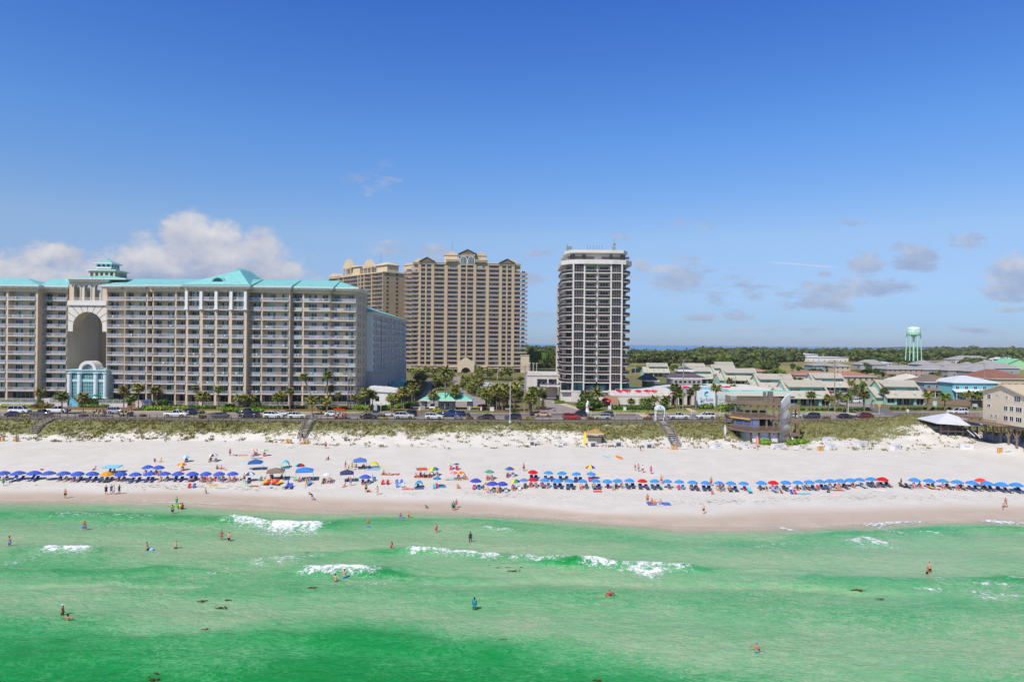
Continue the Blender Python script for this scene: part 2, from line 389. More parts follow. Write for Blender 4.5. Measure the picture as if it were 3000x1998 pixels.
def gz_np(X,Y):
 X=np.asarray(X,float);Y=np.asarray(Y,float)
 yw,ye,yu,yt,yc=(il(L,X)for L in(WATERL,WETL,UMBL,TOEL,CRESTL))
 ye=np.maximum(ye,yw+.5);yu=np.maximum(yu,ye+.5);yt=np.maximum(yt,yu+5);yc=np.maximum(yc,yt+4)
 z=np.where(Y<yw,-depth_profile(X,Y)-.02,0.0)
 def seg(a,b,za,zb,smooth=False):
  t=np.clip((Y-a)/(b-a),0,1);t=t*t*(3-2*t)*.55+t*.45 if smooth else t
  return za+(zb-za)*t
 z=np.where((Y>=yw)&(Y<ye),seg(yw,ye,0,.4),z)
 z=np.where((Y>=ye)&(Y<yu),seg(ye,yu,.4,1.0),z)
 z=np.where((Y>=yu)&(Y<yt),seg(yu,yt,1.0,2.5),z)
 z=np.where((Y>=yt)&(Y<yc),seg(yt,yc,2.5,6.7,True),z)
 z=np.where(Y>=yc,6.7,z)
 dune=sstep(-1.5,4,Y-yt)*(1-sstep(-3.5,-.5,Y-yc))
 z=z+dune*((fbm(X*.16,Y*.25,4)-.5)*1.7)
 z=z+sstep(0,6,Y-yw)*(1-dune)*(Y<yt+1)*((fbm(X*.5+40,Y*.7,3)-.5)*.12)
 g=np.exp(-(((X-HUMP.x)/9)**2+((Y-HUMP.y)/6)**2));g2=np.exp(-(((X-HUMP2.x)/12)**2+((Y-HUMP2.y)/6)**2))
 cv=sstep(57,61,X)*(1-sstep(75,79,X))*sstep(163,168,Y)*(1-sstep(184,189,Y));z=z*(1-cv)+np.minimum(z,2.75)*cv
 z=z+1.7*g+.7*g2+2.3*np.exp(-((X-113)/13)**2-((Y-182)/7)**2)+2.3*np.exp(-((X-128)/12)**2-((Y-168)/7)**2)
 return z
def gz(x,y):return float(gz_np(np.array([x]),np.array([y]))[0])
def GP(px,py):
 d=ray(px,py);t0=(9.5-28)/d.z;t1=(-1.5-28)/d.z
 ts=np.linspace(t0,t1,160);zz=28+d.z*ts-gz_np(d.x*ts,d.y*ts)
 k=int(np.argmax(zz<=0));k=max(k,1)
 f=zz[k-1]/(zz[k-1]-zz[k]+1e-9);t=ts[k-1]+(ts[k]-ts[k-1])*f
 return Vector((d.x*t,d.y*t,28+d.z*t))
def GS(px,py):
 p=G(px,py,0.0)
 return p if p.y<il(WATERL,p.x)else GP(px,py)
def ground_mat():
 t=NT('beach_and_land');p=t.p;g=t.n('ShaderNodeNewGeometry').outputs['Position']
 ve=t.attr('vegetation');we=t.attr('wet');la=t.attr('land');fi=t.attr('field')
 n1=t.noise(g,1.6,6);n2=t.noise(g,.25,4);n3=t.noise(g,7,3);n4=t.noise(g,.05,3)
 sand=t.mix(t.rng(n2,.3,.7),(.65,.605,.545),(.715,.675,.615))
 sand=t.mix(t.rng(n3,.35,.65,0,.25),sand,(.64,.58,.525))
 trk=t.n('ShaderNodeMapping');trk.inputs['Scale'].default_value=(.06,.9,1);t.l(g,trk.inputs[0]);tn=t.noise(trk.outputs[0],1.0,6,.7)
 sand=t.mix(t.rng(tn,.5,.68,0,.32),sand,(.62,.555,.50));ft=t.noise(g,2.6,5,.75);sand=t.mix(t.rng(ft,.56,.72,0,.3),sand,(.58,.52,.47))
 mp=t.n('ShaderNodeMapping');mp.inputs['Scale'].default_value=(.55,1.9,1);t.l(g,mp.inputs[0])
 wn=t.noise(mp.outputs[0],1.5,6,.62);wr=t.attr('wrack')
 sand=t.mix(t.math('MULTIPLY',t.rng(t.math('ADD',wn,t.math('MULTIPLY',wr,.16)),.69,.77),t.rng(wr,.05,.3)),sand,(.20,.13,.09))
 wet=t.mix(t.rng(n2,.3,.7),(.54,.425,.325),(.59,.475,.375))
 sand=t.mix(t.rng(t.math('ADD',we,t.math('MULTIPLY',t.math('SUBTRACT',n2,.5),.35)),.3,.75),sand,wet)
 veg=t.ramp(t.rng(n1,.3,.7),[(0,(.125,.15,.042)),(.5,(.19,.19,.07)),(1,(.30,.27,.135))])
 m=t.rng(t.math('ADD',ve,t.math('MULTIPLY',t.math('SUBTRACT',n1,.5),1.5)),.42,.66)
 c=t.mix(m,sand,veg)
 lawn=t.ramp(t.rng(n2,.25,.75),[(0,(.20,.18,.055)),(.5,(.15,.155,.042)),(1,(.27,.22,.09))])
 lawn=t.mix(t.rng(n4,.52,.62,0,.6),lawn,(.21,.14,.085))
 c=t.mix(la,c,lawn)
 fld=t.ramp(t.rng(t.noise(g,.012,4),.3,.7),[(0,(.16,.165,.045)),(.5,(.27,.235,.07)),(1,(.33,.25,.10))])
 c=t.mix(fi,c,fld)
 t.l(c,p.inputs['Base Color']);t.l(t.math('MULTIPLY_ADD',t.rng(we,.4,.8),-.45,.92),p.inputs['Roughness'])
 p.inputs['Specular IOR Level'].default_value=.3
 t.bump(t.math('ADD',t.math('MULTIPLY',ft,1.3),t.math('ADD',n3,t.math('MULTIPLY',tn,2.0))),.5,.12);return t.m
def axis(core0,core1,step,lo,hi,grow=1.12):
 a=list(np.arange(core0,core1+.01,step));s=step;x=a[-1]
 while x<hi:s*=grow;x+=s;a.append(x)
 s=step;x=a[0];b=[]
 while x>lo:s*=grow;x-=s;b.append(x)
 return np.array(b[::-1]+a)
xs=axis(-170,165,.8,-3200,3200);ys=axis(94,206,.55,30,2100,1.07)
X,Y=np.meshgrid(xs,ys);Z=gz_np(X,Y)
yw,ye,yt,yc=(il(L,X)for L in(WATERL,WETL,TOEL,CRESTL));yu=il(UMBL,X)
vd=np.clip((Y-yt)/(yc-yt),-1,2)
veg=sstep(-.02,.72,vd)*(.95+.3*sstep(30,60,X))*(1-sstep(1.25,1.5,vd))+(fbm(X*.09+5,Y*.2,3)-.5)*.9*sstep(-.1,.1,vd)+(fbm(X*.6+15,Y*.9,3)-.5)*.55*sstep(-.1,.1,vd)
bare=G(1480,1285,3.5);veg-=.35*np.exp(-(((X-bare.x)/26)**2+((Y-bare.y)/6)**2))
bare=G(2660,1280,3.5);veg-=.45*np.exp(-(((X-bare.x)/16)**2+((Y-bare.y)/5)**2))
veg=np.where(Y<yt-2.5,0,veg)
wet=np.clip(1-(Y-yw)/np.maximum(ye-yw,1)*.62,0,1)
wet=np.where(Y>ye+1.5,0,wet)
wr=np.exp(-((Y-(ye*.62+yu*.38))/3.2)**2)*np.clip(.35+1.5*fbm(X*.05+2,Y*.12,3)-.3,0,1.2)
land=sstep(.5,2.0,Y-yc);field=sstep(430,520,Y)
GROUND=link('ground',grid_mesh('ground',xs,ys,Z,ground_mat(),dict(vegetation=veg,wet=wet,wrack=wr,land=land,field=field)))
tag(GROUND,kind='structure')
FOAM=[]
def foam(pts,w=1.2,back=.8,k=1.0,z=0.0,ridge=0.0):
 P=np.array([(lambda q:(q.x,q.y))(G(x,y,z))for x,y in pts]);FOAM.append((P,w,back,k,ridge))
foam([w1(1625,184),w1(1720,200),w1(1850,218),w1(2000,228),w1(2195,234)],5.2,.5,1.15,ridge=.28)
foam([w1(1900,250),w1(2000,270),w1(2090,262)],4.6,1.5,.85)
foam([w1(370,392),w1(450,396),w1(530,394),w1(600,389)],2.1,.3,1.1,ridge=.3)
foam([w1(0,500),w1(120,470),w1(260,430)],2.0,1.5,.42)
foam([w1(430,148),w1(540,150),w1(660,160)],2.6,.5,.62);foam([w1(830,160),w1(900,168),w1(1050,172)],3.0,.8,.58)
foam([w1(710,235),w1(770,228)],1.6,1.0,.5)
foam([w1(1810,480),w1(1900,462),w1(2010,458)],2.6,.4,.8,ridge=.2);foam([w1(2060,455),w1(2200,436)],.9,.5,.8)
foam([w1(2165,535),w1(2260,528),w2(0,530),w2(100,535),w2(200,542)],2.2,.4,1.1,ridge=.35)
foam([w1(1470,565),w1(1590,518),w1(1740,555)],.8,.8,.42)
foam([w2(535,405),w2(640,408),w2(740,420),w2(880,424),w2(1030,436)],1.9,.35,1.05,ridge=.32)
foam([w2(1240,456),w2(1330,458),w2(1420,470),w2(1510,480)],1.7,.35,1.05,ridge=.32);foam([w2(1510,480),w2(1600,488),w2(1700,492)],.7,.3,.95,ridge=.3)
foam([w2(1700,492),w2(1850,497),w2(2000,505),w2(2200,510),w2(2340,524)],2.2,.35,1.1,ridge=.34);foam([w2(2040,535),w2(2120,560),w2(2180,545)],1.9,1,1.05)
foam([w2(210,640),w2(260,625),w2(340,600)],1.4,1.0,.55);foam([w2(1005,250),w2(1060,256),w2(1130,264)],1.3,.4,.75,ridge=.15)
foam([w2(0,116),w2(40,124),w2(110,126)],2.2,.8,.85);foam([w1(2310,120),w1(2355,130)],3.4,.8,.85);foam([w1(2290,240),w1(2355,235)],1.8,1,.5)
foam([w3(1085,205),w3(1200,215),w3(1330,222),w3(1440,205),w3(1590,200)],2.6,2.0,1.05);foam([w3(1350,240),w3(1420,262),w3(1510,292)],2.0,1,.66)
foam([w3(600,236),w3(700,215),w3(850,200),w3(1000,205)],2.2,2.5,.6);foam([w3(690,245),w3(760,262)],1.2,.6,.9);foam([w3(430,250),w3(540,262)],1.4,.8,.5)
foam([w3(1700,190),w3(1850,170),w3(2050,172)],1.4,2.0,.55);foam([w3(2070,195),w3(2200,205),w3(2355,212)],2.6,1.6,1.0)
foam([w3(1180,340),w3(1260,322),w3(1350,350)],2.1,1.1,.95,ridge=.12);foam([w3(1240,378),w3(1400,368),w3(1460,380)],1.4,1,.6)
foam([w3(1670,286),w3(1720,286),w3(1770,292)],.9,.4,.95,ridge=.2);foam([w3(550,372),w3(640,355),w3(735,345)],1.6,.6,.62)
foam([w3(2080,640),w3(2140,632),w3(2200,645)],.9,.5,.85);foam([w3(2070,690),w3(2110,720),w3(2230,712)],1.2,1,.7);foam([w3(2195,708),w3(2250,714)],.6,.4,1.1)
foam([w3(2310,598),w3(2355,596),w3(2400,600)],.9,.4,1.0,ridge=.15);foam([w3(1660,670),w3(1740,676)],.8,.8,.7);foam([w3(1700,596),w3(1740,602)],.4,.3,.9)
def near(P,Xf,Yf):
 """signed (+ shoreward) and absolute distance to a polyline"""
 best=np.full(Xf.shape,1e9);sg=np.zeros(Xf.shape)
 for a,b in zip(P[:-1],P[1:]):
  d=b-a;L2=(d**2).sum();t=np.clip(((Xf-a[0])*d[0]+(Yf-a[1])*d[1])/L2,0,1)
  qx,qy=a[0]+t*d[0],a[1]+t*d[1];ds=np.hypot(Xf-qx,Yf-qy);m=ds<best
  best=np.where(m,ds,best);sg=np.where(m,Yf-qy,sg)
 return best,sg
def sea():
 xs=np.arange(-150,150,.42);ys=np.arange(20,132,.36)
 xs=np.concatenate([[-3000,-1500,-700,-400,-250,-190,-165],xs,[165,190,250,400,700,1500,3000]]);ys=np.concatenate([[-2500,-900,-300,-80,-20,5],ys])
 X,Y=np.meshgrid(xs,ys);yw=il(WATERL,X);d=yw-Y
 dep=depth_profile(X,Y);dep=np.where(Y<18,2.5,dep)
 wob=fbm(X*.35+7,Y*.5+1,3)-.5
 fo=np.zeros_like(X);Z=np.zeros_like(X)
 for P,w,back,k,rg in FOAM:
  x0,y0=P.min(0)-13;x1,y1=P.max(0)+13
  m=(X>x0)&(X<x1)&(Y>y0)&(Y<y1)
  if not m.any():continue
  ds,sg=near(P,X[m],Y[m]+wob[m]*1.3)
  s=-sg+wob[m]*1.2
  lat=np.sqrt(np.maximum(ds**2-sg**2,0))
  f=k*np.where(s>0,(1-s/(w*1.6)),1+s/(back*1.2))*(1-sstep(0,3.0,lat))*(.50+.62*fbm(X[m]*.6,Y[m]*.3,3))
  fo[m]=np.maximum(fo[m],f)
  if rg:dep[m]+=1.0*rg*np.exp(-((sg+.7)/1.7)**2)*(1-sstep(2,8,lat));Z[m]+=1.5*rg*np.exp(-np.where(sg>0,(sg/.55),(sg/1.5))**2)*(1-sstep(0,3.5,lat))
 for pts,wd,am in SWELLS:
  P=np.array([(lambda q:(q.x,q.y))(G(x,y,0))for x,y in pts]);ds,sg=near(P,X,Y+wob*2.2);lat=np.sqrt(np.maximum(ds**2-sg**2,0));q=np.exp(-(np.where(sg>0,sg/(wd*.45),sg/wd))**2)*(1-sstep(0,9,lat))*(d>3);dep+=.6*am*q*(.6+.8*fbm(X*.12,Y*.2,2));Z+=.22*q*np.sign(am)
 edge=np.exp(-np.abs(d-.5-1.8*wob)/.85)*np.clip(.45+1.6*(fbm(X*.06+3,Y*0+.5,3)-.42),0,1)
 fo=np.clip(fo,0,1.3)
 amp=np.clip(d/8,0,1)
 sw=np.sin((Y*1.0+X*.10)*2*PI/9.5+6*fbm(X*.03,Y*.04,2))
 Z+=amp*(.085*sw+.13*(fbm(X*.45+2*wob,Y*.9,3)-.5)+.10*(fbm(X*1.3,Y*1.9+20,2)-.5))
 Z=np.where(d<-.2,-.25,Z*np.clip((d+.5)/1.5,0,1))
 t=NT('sea_water_surface');p=t.p;g=t.n('ShaderNodeNewGeometry').outputs['Position']
 de=t.attr('depth');fa=t.attr('foam')
 mp=t.n('ShaderNodeMapping');mp.inputs['Scale'].default_value=(.5,1.0,1);mp.inputs['Rotation'].default_value=(0,0,.18);t.l(g,mp.inputs[0])
 n1=t.noise(mp.outputs[0],.16,5,.6);n2=t.noise(mp.outputs[0],.9,6,.65,dist=1.2);n3=t.noise(mp.outputs[0],3.0,4,.6)
 mott=t.math('ADD',t.math('MULTIPLY',t.math('SUBTRACT',n1,.5),1.0),t.math('MULTIPLY',t.math('SUBTRACT',n2,.5),.95))
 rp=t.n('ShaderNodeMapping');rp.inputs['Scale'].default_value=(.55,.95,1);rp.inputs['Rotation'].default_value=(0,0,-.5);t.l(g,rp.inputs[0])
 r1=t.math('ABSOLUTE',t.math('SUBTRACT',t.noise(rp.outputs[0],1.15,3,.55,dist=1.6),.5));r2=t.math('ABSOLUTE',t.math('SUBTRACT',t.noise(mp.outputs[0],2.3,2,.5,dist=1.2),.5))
 net=t.math('ADD',t.rng(r1,0,.075,1,0),t.math('MULTIPLY',t.rng(r2,0,.07,1,0),.7));thin=t.noise(g,.07,3)  # net lines imitate bright caustic light, painted by making the colour shallower
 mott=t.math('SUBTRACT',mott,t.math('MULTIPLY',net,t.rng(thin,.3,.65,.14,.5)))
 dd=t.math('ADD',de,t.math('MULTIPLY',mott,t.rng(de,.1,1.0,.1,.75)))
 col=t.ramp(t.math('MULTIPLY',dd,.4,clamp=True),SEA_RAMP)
 fn=t.noise(g,1.5,7,.68,dist=.5);f2=t.noise(g,5.0,4,.6)
 fm=t.rng(t.math('ADD',fa,t.math('ADD',t.math('MULTIPLY',t.math('SUBTRACT',fn,.5),2.7),t.math('MULTIPLY',t.math('SUBTRACT',f2,.5),1.1))),.36,.92)
 fm=t.math('MULTIPLY',fm,t.rng(fa,.02,.12));sw_=t.math('MULTIPLY',t.rng(t.math('ADD',t.attr('swash'),t.math('MULTIPLY',t.math('SUBTRACT',fn,.5),.9)),.22,.85),.75);fm=t.math('MAXIMUM',fm,sw_)
 fcol=t.mix(t.rng(fn,.3,.65),(.80,.86,.84),(.92,.93,.93))
 t.l(t.mix(fm,col,fcol),p.inputs['Base Color'])
 t.l(t.math('MULTIPLY_ADD',fm,.6,.16),p.inputs['Roughness']);p.inputs['IOR'].default_value=1.33;p.inputs['Specular IOR Level'].default_value=.14
 al=t.math('MAXIMUM',t.rng(de,.0,.55,.12,1.0),fm);t.l(al,p.inputs['Alpha'])
 h=t.math('ADD',t.math('MULTIPLY',n2,.55),t.math('ADD',t.math('MULTIPLY',n3,.22),t.math('MULTIPLY',t.math('MULTIPLY',fm,fn),.25)))
 t.bump(h,.8,.6)
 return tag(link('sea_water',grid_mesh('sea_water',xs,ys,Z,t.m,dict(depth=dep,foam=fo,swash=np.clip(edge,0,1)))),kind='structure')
SWELLS=[([w1(-100,160),w1(500,150),w1(1100,180),w1(1650,190)],3.2,.45),([w1(2200,235),w2(100,190),w2(600,205),w2(1100,180)],2.6,.4),([w1(0,545),w1(600,560),w1(1100,520),w1(1500,560)],1.6,.4),([w2(-60,430),w2(250,410),w2(520,405)],1.5,.55),([w2(160,560),w2(420,575),w2(680,600)],1.3,.6),([w3(950,600),w3(1400,620),w3(1800,600),w3(2400,620)],2.0,.55),([w3(850,250),w3(1300,290),w3(1900,230),w3(2355,260)],2.2,.45),([w3(-50,540),w3(400,530),w3(800,560)],.8,.3),([w1(900,1020),w1(1500,1000),w2(200,1010),w2(800,1060)],2.2,.35),([w2(1400,500),w2(1700,505)],.8,.4),([w1(200,660),w1(700,640),w1(1200,660)],1.2,-.3),([w2(900,640),w2(1400,600),w2(1900,640)],1.5,-.25),([w3(100,640),w3(700,660),w3(1300,700)],1.4,-.25)]
SEA_RAMP=[(0,(.47,.45,.31)),(.14,(.35,.47,.28)),(.28,(.20,.44,.215)),(.42,(.07,.37,.13)),(.58,(.012,.28,.062)),(1,(.0,.17,.026))]
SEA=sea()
def bay():
 t=NT('bay_water_surface');t.p.inputs['Base Color'].default_value=(*lin((84,140,186)),1);t.p.inputs['Roughness'].default_value=.55
 mb=MB();mb.poly([(-12000,2050,2.0),(12000,2050,2.0),(12000,12500,2.0),(-12000,12500,2.0)])
 tag(mb.build('bay_water',t.m),kind='structure')
 xs=np.linspace(3300,9500,160);ys=np.linspace(6400,6900,6);X,Y=np.meshgrid(xs,ys)
 Z=(6+13*fbm(X*.004,Y*.01,4)+5*fbm(X*.03,Y*.02,3))*np.sin(np.clip((Y-6400)/500*PI,0,PI))**.5*sstep(3300,3900,X)*1.15+1.5
 tag(link('far_shore_hills',grid_mesh('far_shore_hills',xs,ys,Z,leafm('far_shore_woods',(44,66,52),.3))),kind='structure')
bay()
asph=M('asphalt',(152,142,138),.9,.10,.5,streak=False);asph_d=M('asphalt_dark',(112,108,110),.9,.12,.4)
conc=M('concrete_path',(196,180,160),.9,.10,.7);lawnm=leafm('lawn_grass',(108,116,42),.22,(150,142,62))
mulch=M('mulch_bed',(140,98,68),.95,.25,1.2);whitep=M('road_marking_white',(225,222,215),.8,.06)
def sheet(name,pts,z,m,px=True):
 P=[(lambda q:(q.x,q.y,z))(G(a,b,z))for a,b in pts]if px else[(a,b,z)for a,b in pts]
 ar=sum(P[i][0]*P[(i+1)%len(P)][1]-P[(i+1)%len(P)][0]*P[i][1]for i in range(len(P)))
 if ar<0:P.reverse()
 mb=MB();mb.poly(P);return tag(mb.build(name,m),kind='structure')
_rx=np.array([-330,-230,-170,-130,-90,-50,0,40,80,105,150,230,340.0])
_rf=np.array([183.2,183.2,183.3,183.6,184.4,185.6,187.0,190,195,199,206.5,222,243])
_rb=np.array([196.5,196.5,196.5,197,197.6,198.5,203,206,209.5,214.5,223,240,262])
def road_y(x,off=0.0):return float(np.interp(x,_rx,_rf))+off
def strip(name,f,b,z,m,x0=-330,x1=340,n=60):
 X_=np.linspace(x0,x1,n);mb=MB();vs=[];fs=[]
 for i,x in enumerate(X_):vs+=[(x,f(x),z),(x,b(x),z)]
 for i in range(n-1):fs.append((2*i,2*i+2,2*i+3,2*i+1))
 mb.add(vs,fs);return tag(mb.build(name,m),kind='structure')
F0=lambda x:float(np.interp(x,_rx,_rf));B0=lambda x:float(np.interp(x,_rx,_rb))
strip('road',F0,B0,ZG,asph)
strip('turn_lane',lambda x:B0(x)-6.0,lambda x:B0(x)-.25,ZG+.02,asph_d,-48,60,30)
mb=MB()
for x in np.arange(-230,240,7.0):
 y0=(F0(x)+B0(x))/2;mb.poly([(x,y0-.07,ZG+.045),(x+3,(F0(x+3)+B0(x+3))/2-.07,ZG+.045),(x+3,(F0(x+3)+B0(x+3))/2+.08,ZG+.045),(x,y0+.08,ZG+.045)])
tag(mb.build('road_marking',whitep),kind='structure')
mb=MB();kx=np.linspace(-330,340,90)
for a,b in zip(kx[:-1],kx[1:]):
 if-48<a<-20 or 4<a<16 or 104<a<116:continue
 mb.add([(a,B0(a),ZG),(b,B0(b),ZG),(b,B0(b)+.3,ZG),(a,B0(a)+.3,ZG),(a,B0(a),ZG+.13),(b,B0(b),ZG+.13),(b,B0(b)+.3,ZG+.13),(a,B0(a)+.3,ZG+.13)],[(0,1,5,4),(1,2,6,5),(2,3,7,6),(3,0,4,7),(4,5,6,7)])
tag(mb.build('kerb',conc),kind='structure')
strip('sidewalk',lambda x:B0(x)+2.6,lambda x:B0(x)+4.6,ZG+.03,conc,-330,-44,40)
strip('sidewalk',lambda x:B0(x)+2.2,lambda x:B0(x)+3.6,ZG+.03,conc,17,103,20)
strip('lawn',lambda x:B0(x)+.3,lambda x:B0(x)+11,ZG-.01,lawnm,-330,-46,50)
strip('lawn',lambda x:B0(x)+.3,lambda x:B0(x)+12,ZG-.01,lawnm,18,103,30)
sheet('driveway',[C_(790,1405),C_(1330,1405),C_(1420,1390),C_(1330,1310),C_(1200,1255),C_(1140,1180),C_(1165,1125),C_(1085,1125),C_(1080,1160),C_(1120,1240),C_(1090,1270),C_(930,1290),C_(900,1250),C_(960,1180),C_(930,1158),C_(855,1160),C_(880,1190),C_(840,1260),C_(800,1320)],ZG+.025,asph)
sheet('driveway',[D_(100,1432),D_(470,1432),D_(300,1370),D_(180,1335),D_(250,1290),D_(150,1265),D_(60,1290),D_(130,1340),D_(140,1380),D_(60,1410)],ZG+.025,asph)
sheet('footpath',[D_(470,1428),D_(520,1415),D_(300,1350),D_(190,1330),D_(180,1338),D_(300,1372)],ZG+.05,conc)
sheet('parking_lot',[C_(1240,1215),C_(1330,1175),C_(1560,1180),C_(1740,1190),C_(1745,1260),C_(1640,1250),C_(1600,1215),C_(1340,1222)],ZG+.02,asph)
sheet('parking_lot',[E_(1440,880),E_(1540,852),E_(1880,862),E_(1960,930),E_(1960,990),E_(1700,985),E_(1580,945)],ZG+.02,asph)
sheet('parking_lot',[E_(1330,860),E_(1350,800),E_(1700,815),E_(1960,830),E_(1960,860),E_(1540,850)],ZG+.03,asph_d)
sheet('footpath',[E_(1650,1052),E_(1740,1055),E_(1850,1085),E_(1790,1085)],ZG+.05,conc)
sheet('footpath',[D_(885,1432),D_(960,1432),D_(1000,1462),D_(930,1462)],ZG+.05,conc)
sheet('footpath',[D_(1270,1385),D_(1310,1385),D_(1390,1420),D_(1330,1420)],ZG+.05,conc)
sheet('side_street',[F_(180,1062),F_(330,1072),F_(420,1112),F_(870,1130),F_(870,1160),F_(380,1165),F_(340,1135),F_(130,1100)],ZG+.035,asph_d)
sheet('mulch_bed',[A_(420,1375),A_(1200,1392),A_(1210,1345),A_(420,1345)],ZG+.012,mulch)
sheet('mulch_bed',[B_(640,1385),B_(1400,1388),B_(1400,1362),B_(640,1362)],ZG+.012,mulch)
WHITE=M('white_paint_wall',(222,214,206),.6,.05,.6,streak=True);TRIM=M('white_trim',(228,226,222),.5,.05)
TAUPE=M('taupe_stucco',(214,192,168),.8,.06,.5,streak=True);TAUPE_D=M('taupe_stucco_pier',(212,194,176),.8,.06,.5,streak=True)
TAN=M('tan_stucco',(194,172,142),.8,.06,.5,streak=True);TAN_L=M('pale_tan_stucco',(212,194,166),.8,.05,.5)
TEAL=roofm('teal_metal_roof',(134,200,196),.7,0);TEALY=roofm('teal_metal_roof_side',(134,200,196),.7,1)
GL_T=glassm('teal_tinted_glass',(30,74,88),.08);GL_D=glassm('dark_glass',(34,42,54),.07);GL_B=glassm('brown_tinted_glass',(62,52,50),.07)
CURT=M('window_curtain',(150,178,178),.8,.15);RAILW=M('white_railing',(214,210,210),.45,.03)
DARKR=M('dark_bronze_railing',(62,48,46),.5,.12);SLABG=M('balcony_slab',(222,216,210),.6,.06)
GLRAIL=M('railing_glass_tint',(150,148,162),.25,.1);REFL_TINTS=[M('railing_tint_%d'%i,c,.25,.1)for i,c in enumerate([(176,160,206),(160,196,196),(200,200,160),(190,170,200)])]  # lilac, mint and yellow tones paint reflections onto the railing panels
def picket(mb,x0,x1,y,z,h=1.02,gap=.16,thick=.035,posts=2.4):
 """railing along x at depth y"""
 mb.box(x0,y-.03,z+h-.06,x1,y+.03,z+h);mb.box(x0,y-.02,z+.08,x1,y+.02,z+.14)
 n=max(2,int((x1-x0)/gap))
 for i in range(n+1):
  x=x0+(x1-x0)*i/n;t=thick/2
  mb.add([(x-t,y-.012,z+.12),(x+t,y-.012,z+.12),(x+t,y-.012,z+h-.05),(x-t,y-.012,z+h-.05)],[(0,1,2,3)])
 n=max(1,int((x1-x0)/posts+.5))
 for i in range(n+1):
  x=x0+(x1-x0)*i/n;mb.box(x-.035,y-.035,z,x+.035,y+.035,z+h)
def door_set(mb,x0,x1,y,z0,z1,lights=3,curtain=0.5,rnd=random):
 """sliding doors: frame (0), glass (1), curtain (2) on the wall at depth y"""
 mb.mat(0).box(x0-.06,y-.05,z0,x0,y,z1+.06);mb.box(x1,y-.05,z0,x1+.06,y,z1+.06);mb.box(x0,y-.05,z1,x1,y,z1+.06)
 w=(x1-x0)/lights
 for i in range(lights):
  a,b=x0+i*w+.03,x0+(i+1)*w-.03
  mb.mat(2 if rnd.random()<curtain else 1);mb.quad((a,y-.03,z0),(b,y-.03,z0),(b,y-.03,z1),(a,y-.03,z1))
  if i:mb.mat(0).box(x0+i*w-.03,y-.045,z0,x0+i*w+.03,y-.004,z1)
class Parts:
 """up to `most` pieces as parts of their own, the rest in one piece marked as stuff"""
 def __init__(s,name,parent,mats,most=96,stuff=None):s.n=name;s.p=parent;s.m=mats;s.most=most;s.k=0;s.rest=MB();s.sn=stuff or name
 def piece(s):return MB()if s.k<s.most else s.rest
 def put(s,mb,sub=None):
  if mb is s.rest:return None
  s.k+=1;return mb.build(s.n,s.m,s.p)
 def done(s):
  if s.rest.f:
   o=s.rest.build(s.sn,s.m,s.p);o['kind']='stuff';return o
